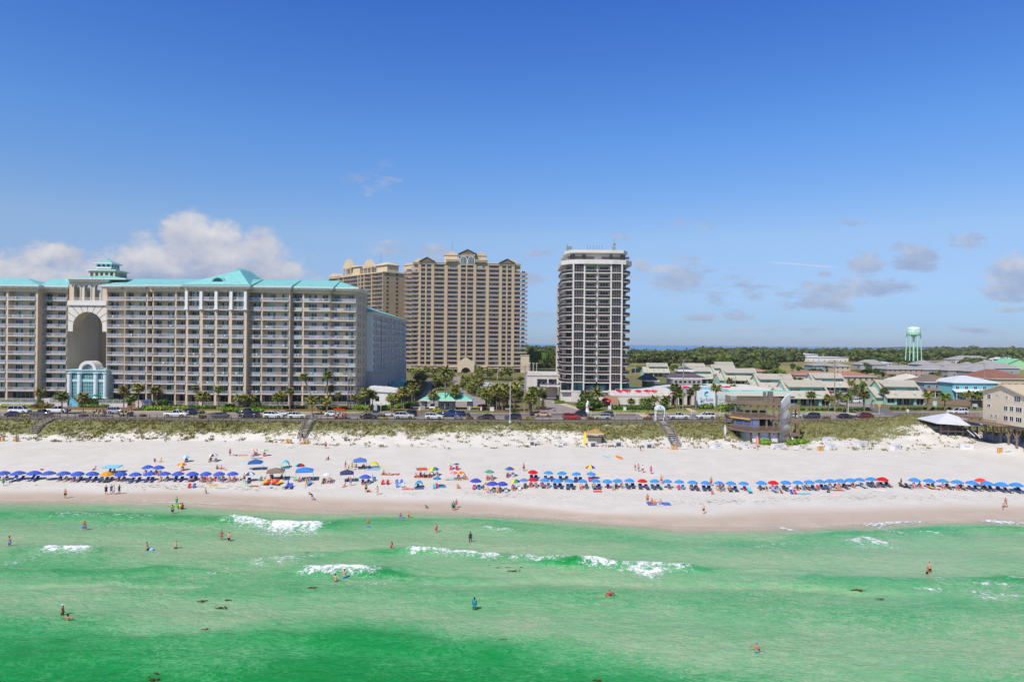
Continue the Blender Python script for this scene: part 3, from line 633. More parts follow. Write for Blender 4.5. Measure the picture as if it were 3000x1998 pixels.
def resort():
 Y0=218.5
 root=thing('resort_building','long taupe beachfront resort with turquoise metal roof and tall open archway','resort',(0,0,ZG))
 rnd=random.Random(3)
 X_=lambda px,y:(px-1500)/FPX*y
 zoff=-ZG
 lv=[10.65+3.0*k+zoff for k in range(11)];top=44.3+zoff;eav=45.3+zoff
 walls=MB();bal=Parts('balcony',root,[SLABG,RAILW,GLRAIL]+REFL_TINTS,98,'far_balconies');win=Parts('sliding_door',root,[TRIM,GL_T,CURT],98,'sliding_doors')
 gw=Parts('shopfront_window',root,[TRIM,GL_D,GL_T],60)
 def seg(p0,p1,y,bays,rec=2.1,deep=17.5,top_open=True):
  """a straight run of facade: bays = [(px0, px1, [(door px0, door px1)...])]"""
  x0,x1=X_(p0,y),X_(p1,y)
  walls.box(x0,y+rec,0,x1,y+deep,top)
  walls.box(x0,y,top-1.0,x1,y+rec-.002,top)
  prev=x0
  for b0,b1,doors in bays:
   a,b=X_(b0,y),X_(b1,y)
   if a-prev>.12:walls.box(prev,y,0,a,y+rec-.002,top-1.002)
   prev=b
   for k,z in enumerate(lv):
    mb=bal.piece();mb.mat(0).box(a+.003,y-.28,z-.22,b-.003,y+rec-.003,z);mb.mat(1)
    picket(mb,a+.05,b-.05,y-.2,z);npan=max(1,int((b-a)/1.7))
    for q in range(npan):
     if rnd.random()<.55:xa,xb=a+.1+(b-a-.2)*q/npan,a+.1+(b-a-.2)*(q+1)/npan;mb.mat(2 if p0<840 or rnd.random()<.3 else 3+rnd.randrange(4));mb.quad((xa,y-.17,z+.16),(xb,y-.17,z+.16),(xb,y-.17,z+.94),(xa,y-.17,z+.94))
    for q in range(rnd.randrange(3)):xq=a+.4+(b-a-.9)*rnd.random();yq=y+.3+rnd.random()*.9;mb.mat(rnd.randrange(2));mb.box(xq-.25,yq-.25,z+.4,xq+.25,yq+.25,z+.46);mb.box(xq-.2,yq+.2,z+.46,xq+.2,yq+.25,z+.95)
    bal.put(mb)
    for d0,d1 in doors:
     m=win.piece();door_set(m,X_(d0,y+rec),X_(d1,y+rec),y+rec,z,z+2.3,3 if d1-d0>17 else 2,.3,rnd);win.put(m)
   m=gw.piece();door_set(m,a+.25,b-.25,y+rec,.3,3.1,max(2,int((b-a)/1.5)),.25,rnd);gw.put(m)
   m=MB();picket(m,a+.1,b-.1,y-.1,.25);m.build('terrace_railing',RAILW,root)
  if x1-prev>.12:walls.box(prev,y,0,x1,y+rec-.002,top-1.002)
 a=lambda x:x/3.015;b=lambda x:550+x/3.0154
 seg(-420,110,226,[(-150+i*0,-150+1,[])for i in()]+[(-400,-330,[(-385,-365),(-350,-338)]),(-322,-245,[(-310,-290),(-268,-255)]),(-238,-160,[(-225,-205),(-180,-168)]),(-152,-82,[(-140,-120),(-102,-90)]),(-74,a(52),[(-60,-40),(-20,-6),(a(12),a(46))]),(a(70),a(312),[(a(140),a(205)),(a(258),a(302))])])
 seg(116,a(592),228.5,[(a(360),a(588),[(a(415),a(462)),(a(510),a(578))])])
 seg(a(940),a(1098),223.5,[(a(945),a(1096),[(a(980),a(1048))])])
 seg(a(1098),a(1350),222,[(a(1104),a(1289),[(a(1135),a(1180)),(a(1230),a(1286))]),(a(1300),a(1345),[(a(1306),a(1340))])])
 seg(a(1350),548,220.4,[(a(1354),a(1543),[(a(1385),a(1428)),(a(1478),a(1540))]),(a(1556),a(1640),[(a(1600),a(1640))])])
 seg(548,722,218.5,[(b(2),b(103),[(b(40),b(100))]),(b(130),b(236),[(b(172),b(232))]),(b(258),b(362),[(b(302),b(360))]),(b(388),b(494),[(b(432),b(492))])],rec=2.3)
 seg(722,849,220.4,[(b(522),b(646),[(b(580),b(644))]),(b(658),b(892),[(b(704),b(776)),(b(828),b(876))])])
 seg(849,966,222,[(b(900),b(1010),[(b(940),b(1008))]),(b(1024),b(1255),[(b(1066),b(1138)),(b(1188),b(1236))])])
 seg(966,1042,223.5,[(b(1262),b(1484),[(b(1296),b(1342)),(b(1394),b(1464))])])
 bal.done();win.done();gw.done()
 walls.build('wall',TAUPE,root)
 for p in(b(-12),b(117),b(250),b(382),b(508)):
  m=MB();x=X_(p,218.3);m.box(x-.45,217.9,lv[9]+.0,x+.45,218.49,top-.9);m.box(x-.6,217.75,lv[9]-.1,x+.6,218.48,lv[9]+.5);m.build('white_column',TRIM,root)
 for p0,p1 in((b(36),b(110)),(b(428),b(500))):
  m=MB();door_set(m,X_(p0,219),X_(p1,219),219.2,lv[9]+1.3,lv[10]+2.6,4,.2,rnd)
  for z in(lv[9]+2.4,lv[10]+.2,lv[10]+1.5):m.mat(0).box(X_(p0,219),219.12,z,X_(p1,219),219.16,z+.12)
  m.build('tall_window',[TRIM,GL_T,CURT],root)
 co=MB();br=MB()
 runs=[(-420,112,226),(116,198,228.5),(a(870),a(1060),223.5),(a(1060),a(1278),222),(a(1278),a(1590),220.4),(a(1590),b(545),218.5),(b(545),b(908),220.4),(b(908),b(1280),222),(b(1280),b(1505),223.5)]
 rf=MB();fa=MB();e=1.5
 for i,(p0,p1,y)in enumerate(runs):
  x0,x1=X_(p0,y-e),X_(p1,y-e)
  co.box(x0,y-e,eav-.55-.01*i,x1,y+17.5,eav+.02-.01*i);co.box(x0+.5,y-.7,eav-1.0-.01*i,x1-.5,y+17,eav-.552-.01*i)
  n=int((x1-x0)/2.4)
  for k in range(n):
   x=x0+.8+(x1-x0-1.6)*(k+.5)/n;br.box(x-.16,y-1.1,eav-1.0,x+.16,y-.72,eav-.56)
  h=2.9;yr=229.5;z0_,z1_=eav+.03-.01*i,eav+h-.01*i
  hl=8.0 if i in(2,)else 0.0;hr=9.0 if i in(0,1,8)else 0.0
  if i==1:hr=3.0
  A,B,C,D=(x0-.1,y-e-.12,z0_),(x1+.1,y-e-.12,z0_),(x1+.1,241,z0_),(x0-.1,241,z0_);P,Q=(x0-.1+hl,yr+(y-222)*.5,z1_),(x1+.1-hr,yr+(y-222)*.5,z1_)
  rf.add([A,B,C,D,P,Q],[(0,1,5,4),(1,2,5),(2,3,4,5),(3,0,4),(3,2,1,0)])
  fa.box(x0-.12,y-e-.16,eav-.28-.01*i,x1+.12,y-e-.125,eav+.06-.01*i)
 co.build('cornice',TRIM,root);br.build('cornice_bracket',TRIM,root)
 roof=rf.build('roof',TEAL,root);fa.build('gutter',TRIM,roof)
 m=MB();x0,x1=X_(a(1600),216.9),X_(b(545),216.9);xm=X_(b(368),217);zt=eav+5.6
 vs=[(x0,216.7,eav+.06),(x1,216.7,eav+.06),(x1,238,eav+.06),(x0,238,eav+.06),(xm,224.5,zt),(xm,233,zt)]
 m.add(vs,[(0,1,4),(1,2,5,4),(2,3,5),(3,0,4,5),(3,2,1,0)]);m.build('pyramid_roof',TEAL,root)
 m=MB();xd=X_(b(250),217.5);n=12;zb=eav+1.0
 arc=[(xd+2.3*math.cos(PI*i/n),zb+1.75*math.sin(PI*i/n))for i in range(n+1)]
 m.prism(arc,218.4,224,'y');d=m.build('round_dormer',TEALY,root)
 m=MB();arc=[(xd+1.7*math.cos(PI*i/n),zb+.1+1.3*math.sin(PI*i/n))for i in range(n+1)];m.prism(arc,218.3,218.37,'y');m.build('dormer_vent',GL_T,d)
 m=MB();xg=X_(b(475),232);z=28+(997-740-158/3.0154)*(232/2000)+zoff
 xr=X_(b(690),238);m.add([(xg-9,229,z-4.5),(xg,229,z+.3),(xg,240,z+.3),(xg-9,240,z-4.5),(xr,229,z-4.1),(xr,240,z-4.1)],[(0,1,2,3),(1,4,5,2),(0,4,1),(3,2,5)]);m.build('rear_gable_roof',TEALY,root)
 xe=X_(1042,223.5)
 for k in range(12):
  ew=MB()
  z=(lv[k-1]if k else 1.0)+.7
  for yy in(227.2,230.2,235.4):
   ew.mat(0).box(xe-.001,yy-.55,z-.1,xe+.07,yy+.55,z+1.7);ew.mat(1).box(xe+.072,yy-.42,z,xe+.09,yy+.42,z+1.6)
  ew.build('end_window',[TAUPE_D,GL_T],root)
 y=226.0;x0,x1=X_(a(598),y),X_(a(940),y)
 zp=lambda yy,d=y:28+((989.5+2.2)-(740+yy/3.015))*(d/2000)+zoff
 xc=X_(a(772),y);ra=X_(a(905),y)-xc;zs=zp(655)
 t=1.1;n=20
 def archwall(mb,xa,xb,za,zb,xcen,r,zspring,ya,yb):
  """wall with a round-headed opening, built as strips each side of the arch"""
  pts=[(xcen-r*math.cos(PI*i/n),zspring+r*math.sin(PI*i/n))for i in range(n+1)]
  for i in range(n):
   (p,q),(p2,q2)=pts[i],pts[i+1]
   mb.add([(p,ya,q),(p2,ya,q2),(p2,ya,zb),(p,ya,zb),(p,yb,q),(p2,yb,q2),(p2,yb,zb),(p,yb,zb)],[(0,1,2,3),(5,4,7,6),(4,5,1,0),(3,2,6,7)])
  mb.box(xa,ya,za,xcen-r,yb,zb);mb.box(xcen+r,ya,za,xb,yb,zb)
 m=MB();archwall(m,x0,x1,zp(655),zp(468),xc,ra,zs,y+.4,y+5);m.build('arch_wall',TAUPE,root)
 m=MB();archwall(m,x0+.05,x1-.05,zs-1.6,zp(468),xc,ra*.985,zs,y,y+.39);m.build('arch_stones',WHITE,root)
 j=MB()
 for k in range(1,10):
  an=PI*k/10;p0=(xc-ra*1.0*math.cos(an),zs+ra*math.sin(an));L=min(3.4/max(.25,abs(math.sin(an))),ra*1.0)
  p1=(xc-(ra+L)*math.cos(an),min(zs+(ra+L)*math.sin(an),zp(470)))
  dx,dz=p1[0]-p0[0],p1[1]-p0[1];l=math.hypot(dx,dz);ux,uz=-dz/l*.09,dx/l*.09
  if abs(p1[0]-xc)>(x1-x0)/2:s_=((x1-x0)/2-abs(p0[0]-xc))/abs(dx);p1=(p0[0]+dx*s_,p0[1]+dz*s_)
  j.prism([(p0[0]-ux,p0[1]-uz),(p0[0]+ux,p0[1]+uz),(p1[0]+ux,p1[1]+uz),(p1[0]-ux,p1[1]-uz)],y-.03,y-.002,'y')
 j.build('stone_joint',M('stone_joint_brown',(128,112,98),.9),root)  # joint strips in a darker brown than the arch stones
 m=MB();m.box(x0,y-.5,zp(468)+.01,x1,y+9,zp(455));m.box(x0,y-.3,zp(455)+.002,x1,y+.5,zp(425));m.build('arch_cornice',WHITE,root)
 m=MB();yl=y+.6;zt2=zp(258)
 cs=[X_(a(678),yl),X_(a(772),yl),X_(a(862),yl)];rr=(X_(a(706),yl)-X_(a(650),yl))/2
 ed=[x0]+[(cs[i]+cs[i+1])/2 for i in(0,1)]+[x1]
 for i in range(3):archwall(m,ed[i],ed[i+1],zp(425)+.01,zt2,cs[i],rr,zp(310),yl,yl+1.2)
 m.build('loggia_wall',TAUPE,root)
 for i in range(3):
  m=MB();pts=[(rr*1.18,zp(425)+.02)]+[(rr*1.18*math.cos(PI*q/10),zp(310)+rr*1.18*math.sin(PI*q/10))for q in range(11)]+[(-rr*1.18,zp(425)+.02)]
  inn=[(rr*.98,zp(425)+.02)]+[(rr*.98*math.cos(PI*q/10),zp(310)+rr*.98*math.sin(PI*q/10))for q in range(11)]+[(-rr*.98,zp(425)+.02)]
  for q in range(len(pts)-1):
   A,B,C,D=pts[q],pts[q+1],inn[q+1],inn[q]
   m.prism([(cs[i]+A[0],A[1]),(cs[i]+B[0],B[1]),(cs[i]+C[0],C[1]),(cs[i]+D[0],D[1])],yl-.25,yl-.004,'y')
  picket(m,cs[i]-rr*.95,cs[i]+rr*.95,yl-.1,zp(425)+.05,1.0);f=m.build('arched_window',TRIM,root)
  m=MB();m.mat(1).box(cs[i]-rr*.2,yl+3,zp(425)+.1,cs[i]+rr,yl+3.08,zp(285));m.mat(0)
  for q in range(6):zz=zp(425)+.4+q*.9;m.box(cs[i]-rr*.2,yl+2.95,zz,cs[i]+rr,yl+3.0,zz+.07)
  m.build('pane',[TRIM,GL_D],f)
 m=MB();m.box(x0-.6,yl-.6,zt2+.01,x1+.6,y+17,zt2+1.0);m.build('loggia_cornice',TRIM,root)
 m=MB();m.hip(X_(a(575),y-1),y-1.2,X_(a(950),y-1)+6,y+19,zt2+1.02,zt2+2.7,0,7,.3);m.build('loggia_roof',TEAL,root)
 yk=y+11;kx=X_(a(948),yk);zk=lambda yy:28+(992-(740+yy/3.015))*(yk/2000)+zoff
 m=MB();w=(X_(a(1052),yk)-X_(a(838),yk))/2
 for sx in range(6):
  for sy in range(6):
   if sx in(0,5)or sy in(0,5):
    px_=kx-w+sx*2*w/5;py_=yk-w*.8+sy*1.6*w/5;m.box(px_-.32,py_-.32,zk(240),px_+.32,py_+.32,zk(180))
 m.box(kx-w-.3,yk-w*.8-.3,zk(182),kx+w+.3,yk+w*.8+.3,zk(168));m.box(kx-w*.55,yk-w*.5,zk(240),kx+w*.55,yk+w*.5,zk(183));c=m.build('cupola',TAUPE,root)
 m=MB();m.hip(kx-w-.9,yk-w*.8-.9,kx+w+.9,yk+w*.8+.9,zk(163),zk(143),0,None,.3);m.build('roof',TEAL,c)
 w2=(X_(a(1012),yk)-X_(a(882),yk))/2;m=MB();m.box(kx-w2,yk-w2,zk(150),kx+w2,yk+w2,zk(108));m.build('lantern',TRIM,c)
 m=MB()
 for s_ in(-1,0,1):
  pts=[(kx+s_*w2*.62+.55*math.cos(PI*q/8),zk(140)+.3+.9*math.sin(PI*q/8))for q in range(9)];m.prism(pts,yk-w2-.04,yk-w2-.002,'y')
  m.prism([(yk+s_*w2*.62+.55*math.cos(PI*q/8),zk(140)+.3+.9*math.sin(PI*q/8))for q in range(9)],kx+w2+.002,kx+w2+.04,'x')
 m.build('louvre',GL_T,c)
 m=MB();m.hip(kx-w2-.7,yk-w2-.7,kx+w2+.7,yk+w2+.7,zk(101),zk(62),0,None,.3);m.build('lantern_roof',TEAL,c)
 m=MB();m.tube([(kx,yk,zk(64)),(kx,yk,zk(48))],[.12,.04],6);m.ball((kx,yk,zk(56)),.22);m.build('finial',TEALY,c)
 yt_=247;xt=X_(a(735),yt_);rt=(X_(a(893),yt_)-X_(a(600),yt_))/2
 m=MB();m.lathe([(rt,0),(rt,zp(470))],28,(xt-.2,yt_+rt,0));m.build('rear_tower',M('warm_tower_stucco',(226,196,160),.8,.06,.5,streak=True),root)
 m=MB()
 for k in range(9):
  for an,ww in((-.62,.75),(-.28,.75),(.12,.45)):
   zz=lv[k+1]+.7-1.0;ct,st=math.sin(an),-math.cos(an);ox,oy=xt-.2+rt*ct,yt_+rt+rt*st
   tx,ty=math.cos(an),math.sin(an)
   m.mat(0);P=lambda u,v,o:(ox+tx*u+ct*o,oy+ty*u+st*o,zz+v)
   m.add([P(-ww,-.1,.04),P(ww,-.1,.04),P(ww,1.7,.04),P(-ww,1.7,.04)],[(0,1,2,3)]);m.mat(1)
   m.add([P(-ww+.15,0,.07),P(ww-.15,0,.07),P(ww-.15,1.55,.07),P(-ww+.15,1.55,.07)],[(0,1,2,3)])
 m.build('tower_window',[TAUPE_D,GL_T],root)
 yb=221.5;zl=lambda yy:28+(991-(740+yy/3.015))*(yb/2000)+zoff;p=lambda x:X_(a(x),yb)
 LB=M('lobby_blue_frame',(186,220,224),.5,.05)
 m=MB();m.box(p(603),yb,zl(1062),p(940),yb+13,zl(1035));m.box(p(595),yb-.4,zl(1040),p(945),yb+13,zl(1032));lob=m.build('lobby_entablature',LB,root)
 m=MB();g=MB()
 for x0_,x1_ in((628,690),(720,835),(862,925)):
  n=int((x1_-x0_)/14)
  for r0,r1 in((1068,1118),(1142,1285)):
   g.quad((p(x0_),yb+.6,zl(r1)),(p(x1_),yb+.6,zl(r1)),(p(x1_),yb+.6,zl(r0)),(p(x0_),yb+.6,zl(r0)))
   for i in range(n+1):x=p(x0_)+(p(x1_)-p(x0_))*i/n;m.box(x-.06,yb+.5,zl(r1),x+.06,yb+.59,zl(r0))
   for i in range(1,max(2,int((r1-r0)/26))):z=zl(r1)+(zl(r0)-zl(r1))*i/max(2,int((r1-r0)/26));m.box(p(x0_),yb+.5,z-.06,p(x1_),yb+.585,z+.06)
  m.box(p(x0_),yb+.3,zl(1141),p(x1_),yb+.7,zl(1119))
 m.build('lobby_mullions',LB,root);g.build('lobby_glass',glassm('lobby_teal_glass',(28,128,128),.06),root)
 for x in(615,705,848,932):
  m=MB();m.lathe([(.9,zl(1290)),(.9,zl(1280)),(.7,zl(1275)),(.66,zl(1075)),(.9,zl(1066)),(.9,zl(1063))],14,(p(x),yb+.2,0));m.build('lobby_column',M('lobby_white_column',(222,232,234),.6,.05),root)
 m=MB();n=16;xq=p(775);ro,ri=p(852)-xq,p(825)-xq;zb=zl(1032)
 for i in range(n):
  A=[(xq+r_*math.cos(PI*q/n),zb+r_*1.0*math.sin(PI*q/n))for q in(i,i+1)for r_ in(ro,ri)]
  m.prism([A[0],A[2],A[3],A[1]],yb-.1,yb+4,'y')
 m.box(xq-ri,yb+1.2,zb,xq+ri,yb+1.35,zb+.25);m.build('lobby_arch',TRIM,root)
 m=MB()
 for i in range(1,6):an=PI*i/6;m.tube([(xq,yb+1.3,zb),(xq+ri*math.cos(an),yb+1.3,zb+ri*math.sin(an))],.07,5)
 m.build('fan_light',TRIM,root)
 m=MB();m.box(p(590),yb+.7,0,p(627),yb+13,zl(1062));m.box(p(926),yb+.7,0,p(945),yb+13,zl(1062));m.box(p(627),yb+6,0,p(926),yb+13,zl(1064));m.build('lobby_wall',LB,root)
 wx0,wy0,wx1,wy1=-49.2,240.5,-53.6,345.0;L=wy1-wy0
 wing=MB();W2=M('pale_grey_wing_wall',(230,228,224),.75,.05,.5,streak=True);LW=M('grey_parking_podium',(190,188,186),.8,.06,.4,streak=True)
 fx=lambda y:wx0+(wx1-wx0)*(y-wy0)/L
 zt_=37.5+zoff;zpod=13.4+zoff+4
 def slab(mb,y0,y1,z0,z1,out,dep=14):mb.add([(fx(y0)+out,y0,z0),(fx(y1)+out,y1,z0),(fx(y1)-dep,y1,z0),(fx(y0)-dep,y0,z0),(fx(y0)+out,y0,z1),(fx(y1)+out,y1,z1),(fx(y1)-dep,y1,z1),(fx(y0)-dep,y0,z1)],[(0,1,5,4),(1,2,6,5),(2,3,7,6),(3,0,4,7),(4,5,6,7),(3,2,1,0)])
 slab(wing,wy0,wy1,zpod,zt_,0);slab(wing,wy0-.2,wy1,zt_+.002,zt_+.9,.8);wing.build('wing_wall',W2,root)
 m=MB();slab(m,wy0,wy1,0,zpod-.6,.3);slab(m,wy0,wy1,zpod-.598,zpod-.01,.9);m.build('podium',LW,root)
 m=MB()
 for y0_ in np.arange(wy0+6,wy1-4,8.5):
  slab(m,y0_,y0_+.12,.5,zpod-.8,.33,-.25)
 m.build('podium_joint',M('podium_joint_grey',(110,118,132),.9),root)
 m=MB();x_=1.4;z=zt_+.92
 m.add([(fx(wy0)+x_,wy0-1.2,z),(fx(wy1)+x_,wy1+1,z),(fx(wy1)-14-x_,wy1+1,z),(fx(wy0)-14-x_,wy0-1.2,z),(fx(wy0)-7,wy0+6,z+3),(fx(wy1)-7,wy1-6,z+3)],[(0,1,5,4),(1,2,5),(2,3,4,5),(3,0,4),(3,2,1,0)]);m.build('wing_roof',TEALY,root)
 gl=MB();bl=MB();pt=MB();nfl=8;fh=(zt_-zpod)/nfl
 RED=M('rust_red_door',(120,62,52),.7)
 for k in range(nfl):
  z=zpod+fh*k+.25;i=0
  for y_ in np.arange(wy0+2.0,wy1-3,3.1):
   wdt=1.1 if i%3 else 1.6;mt=gl.mat(0 if rnd.random()<.82 else 1)
   slab(gl,y_,y_+wdt,z+.4,z+2.0,.03,-.01)
   if i%4 in(1,2)and k<nfl:slab(bl,y_-.5,y_+2.6,z-.2,z-.05,1.0,-.01);slab(bl,y_-.5,y_+2.6,z+.75,z+.82,1.0,-.93)
   if i%4 in(1,2):
    for q in np.arange(y_-.5,y_+2.61,.31):bl.box(fx(q)+.94,q-.02,z-.05,fx(q)+.99,q+.02,z+.75)
   i+=1
 gl.build('wing_window',[M('wing_window_dark',(60,64,76),.4),RED],root);bl.build('wing_balcony',RAILW,root)
 for y_ in(262,290,318,336):m=MB();slab(m,y_,y_+1.6,zpod,zt_,.25,-.003);m.build('wing_pilaster',W2,root)
 q=G(1170,1150,ZG);cy=292
 cx0,cx1=(1146-1500)/2000*cy,(1207-1500)/2000*cy;zc=28-(1131-1000)*(cy/2000)+zoff
 m=MB();m.hip(cx0,cy-5,cx1,cy+8,zc,zc+3.2,0,None,.4);m.build('porch_roof',TEAL,root)
 for px_ in(cx0+.8,cx1-.8):
  for py_ in(cy-4.2,cy+7):m=MB();m.box(px_-.35,py_-.35,0,px_+.35,py_+.35,zc-.41);m.build('porch_column',WHITE,root)
 ax=(1108-1500)/2000*225;m=MB();m.box(ax-2.5,226,0,ax+4.6,236,4.6);m.prism([(ax-2.9,4.6),(ax+6.6,1.9+2.2),(ax+5.0,5.0),(ax-2.9,6.2)],225.6,236.4,'y');m.build('annexe',W2,root)
 m=MB();m.box(ax-1.0,225.9,1.4,ax+.3,225.99,3.0);m.build('annexe_window',GL_D,root)
resort()
TANROOF=M('weathered_brown_roof',(120,106,92),.85,.12);TANB=M('tan_penthouse',(214,196,166),.8,.06,.5)
def tan_tower(px_l,px_r,Yl,Yr,label,main):
 root=thing('condominium_tower',label,'tower',(0,0,ZG),group='tan condominium towers');rnd=random.Random(11 if main else 12)
 PL=Vector(((px_l-1500)/2000*Yl,Yl));PR=Vector(((px_r-1500)/2000*Yr,Yr));U=(PR-PL);W=U.length;U.normalize();N=Vector((-U.y,U.x))
 root.location=(PL.x,PL.y,ZG);root.rotation_euler=(0,0,math.atan2(U.y,U.x))
 def u_of(px):
  k=(px-1500)/2000;return(k*PL.y-PL.x)/(U.x-k*U.y)
 def z_of(py,u):
  d=PL+U*u;hor=1003+.0093*(1500+d.x/d.y*2000-1500);return 28+(hor-py)*(d.y/2000)-ZG
 walls=MB();bal=Parts('balcony',root,[SLABT,RAILT,M('tan_rail_panel',(150,138,136),.3,.1)],96,'far_balconies');win=Parts('balcony_door',root,[TRIM,GL_D,CURT],96,'balcony_doors')
 return root,u_of,z_of,W,rnd,walls,bal,win
SLABT=M('tan_balcony_slab',(204,186,158),.75,.06);RAILT=M('grey_mauve_railing',(182,172,174),.5,.05)
def tan_main():
 c=lambda x:940+x/2.8
 root,u,zf,W,rnd,walls,bal,win=tan_tower(1187,1546,474,481,'wide tan condominium tower with stepped gables and round arched entrance at its foot',True)
 FH=3.075;z1=zf(1071,W/2);nfl=23;dep=19.0;rec=1.9
 uc=[c(x)for x in(690,805,858,913,1022,1132,1190,1258,1362,1470,1522,1572,1680)]
 us=[u(p)for p in uc]
 zt_side=zf(779,0);zt_main=zf(766,W/2);zt_c=zf(765,W/2)+.8
 walls.box(us[0]+4,rec,0,us[-1]-4,dep,z1+FH*nfl-.3)
 pier={805:1.0,858:.5,913:1.0,1022:1.1,1132:1.0,1190:.5,1258:1.0,1362:1.1,1470:1.0,1522:.5,1572:1.0}
 tops={}
 for i,(x,hw)in enumerate(pier.items()):
  uu=us[i+1];h=z1+FH*(nfl-1)+(3.0 if 1100<x<1300 else 2.2 if x in(1022,1362)else 2.4)
  if 0<i<10:walls.box(uu-hw,-.25,0,uu+hw,rec-.002,h)
  else:walls.box(uu-hw,-.25,0,uu+hw,rec-.002,z1+FH*(nfl-1)+2.4)
 for i in range(12):
  a,b=us[i],us[i+1]
  if i:a+=list(pier.values())[i-1]
  if i<11:b-=list(pier.values())[i]
  nl=nfl-1 if i in(0,11)else nfl
  for k in range(nl):
   z=z1+FH*k
   mb=bal.piece();mb.mat(0).box(a+.003,-.1-(.9 if i in(0,11)else 0),z-.24,b-.003,rec-.003,z);mb.mat(1);picket(mb,a+.04,b-.04,-.05-(.9 if i in(0,11)else 0),z,gap=.28,thick=.06,posts=3);mb.mat(2);q=-.03-(.9 if i in(0,11)else 0);mb.quad((a+.1,q,z+.14),(b-.1,q,z+.14),(b-.1,q,z+.92),(a+.1,q,z+.92));bal.put(mb)
   w=b-a;m=win.piece();n=2 if w>8 else 1
   if n==1:door_set(m,a+w*.18,b-w*.12,rec,z,z+2.25,3,.12,rnd)
   else:door_set(m,a+w*.08,a+w*.46,rec,z,z+2.25,4,.12,rnd);door_set(m,b-w*.36,b-w*.08,rec,z,z+2.25,2,.12,rnd)
   win.put(m)
   if i in(0,11):
    mb=bal.piece();e=a-.9 if i==0 else b+.9;s_=-1 if i==0 else 1
    mb.mat(0).box(min(e,e-s_*.9),-.98,z-.2,max(e,e-s_*.9),7,z-.03);mb.mat(1)
    for q in np.arange(-.9,7,.4):mb.box(e-.03,q-.03,z-.02,e+.03,q+.03,z+1)
    mb.box(e-.04,-.9,z+.95,e+.04,7,z+1.03);bal.put(mb)
 bal.done();win.done()
 walls.build('wall',TAN,root)
 zt=z1+FH*(nfl-1)
 m=MB()
 for a,b,h,y0 in((us[0]+5,us[4],3.9,.4),(us[4],us[5],6.0,.1),(us[5],us[7],9.6,-.2),(us[7],us[8],6.0,.1),(us[8],us[-1]-4,3.9,.4)):
  m.box(a,y0,zt+h-1.0,b,dep+y0,zt+h)
  m.box(a-.3,y0-.35,zt+h+.002,b+.3,dep+y0+.3,zt+h+.5)
 m.box(us[5]+1,-.1,zt+2.6,us[7]-1,rec,zt+3.4);m.build('parapet',TAN_L,root)
 m=MB();m.box(us[4]+.2,rec,zt+2,us[8]-.2,dep,zt+5.6);m.box(us[5]+.2,rec-.3,zt+3,us[7]-.2,dep-.5,zt+8.6);m.build('penthouse_wall',TAN,root)
 def gable(p0,p1,zb,h,y0,y1,fm=TAN_L):
  a,b=u(c(p0)),u(c(p1));mid=(a+b)/2
  g=MB();g.prism([(a,zb),(b,zb),(mid,zb+h)],y0,y1,'y');o=g.build('gable',fm,root)
  r=MB();t_=.45
  r.add([(a-.7,y0-.5,zb-.1),(mid,y0-.5,zb+h),(mid,y1+.3,zb+h),(a-.7,y1+.3,zb-.1),(a-.7,y0-.5,zb-.1+t_),(mid,y0-.5,zb+h+t_),(mid,y1+.3,zb+h+t_),(a-.7,y1+.3,zb-.1+t_)],[(0,1,5,4),(4,5,6,7),(3,0,4,7),(2,1,0,3),(7,6,2,3)])
  r.add([(mid,y0-.5,zb+h),(b+.7,y0-.5,zb-.1),(b+.7,y1+.3,zb-.1),(mid,y1+.3,zb+h),(mid,y0-.5,zb+h+t_),(b+.7,y0-.5,zb-.1+t_),(b+.7,y1+.3,zb-.1+t_),(mid,y1+.3,zb+h+t_)],[(0,1,5,4),(4,5,6,7),(1,2,6,5),(2,1,0,3),(7,6,2,3)])
  r.build('gable_roof',TANROOF if fm is TANROOF else TAN_L,o);return o
 gable(806,925,zt+4.4,3.0,-.4,6,TANROOF);gable(1462,1580,zt+4.4,2.8,-.4,6,TANROOF);gable(1128,1268,zt+10.1,3.2,-.6,7,TANROOF)
 for p0,p1,h in((1003,1118,9.0),(1258,1352,9.0),(748,828,4.0),(1530,1598,4.2)):
  a,b=u(c(p0)),u(c(p1));g=MB();g.box(a,8,zt+1,b,17,zt+h+1.2)
  g.prism([(a-.5,zt+h+1.22),(b+.5,zt+h+1.22),((a+b)/2+1,zt+h+4.2)],7.5,17.5,'y');g.build('roof_house',TANB,root)
 for p in(1164,1227):
  uu=u(c(p));m=MB();n=10;m.mat(0)
  out=[(uu+2.6,zt+3.5)]+[(uu+2.6*math.cos(PI*q/n),zt+6.2+2.6*math.sin(PI*q/n))for q in range(n+1)]+[(uu-2.6,zt+3.5)]
  m.prism(out,-.36,-.22,'y');m.mat(1);out=[(uu+(x-uu)*.82,zt+3.7+(z-zt-3.5)*.9)for x,z in out];m.prism(out,-.40,-.365,'y');m.mat(0)
  for q in(-1,0,1):m.box(uu+q*1.05-.07,-.43,zt+3.7,uu+q*1.05+.07,-.402,zt+8)
  for q in range(4):m.box(uu-2.1,-.426,zt+4.2+q*1.05,uu+2.1,-.403,zt+4.3+q*1.05)
  m.build('arched_window',[TRIM,GL_T],root)
 m=MB();m.tube([(u(c(1070)),12,zt+12),(u(c(1070)),12,zt+20)],[.12,.05],5);m.build('mast',DARKR,root)
 m=MB();zb=zf(1071,W/2)
 m.mat(0).box(us[0]-.5,-1.2,zb-.35,us[-1]+.5,rec,zb-.25)
 m.build('foot_band',TAN_L,root);m=MB();m.box(us[-1]-3.5,-1.6,0,us[-1]+2.5,12,zf(1042,W));m.box(us[-1]-3.8,-1.9,zf(1042,W)+.002,us[-1]+2.8,12.2,zf(1042,W)+.5);m.build('podium',TAN_L,root)
 m=MB()
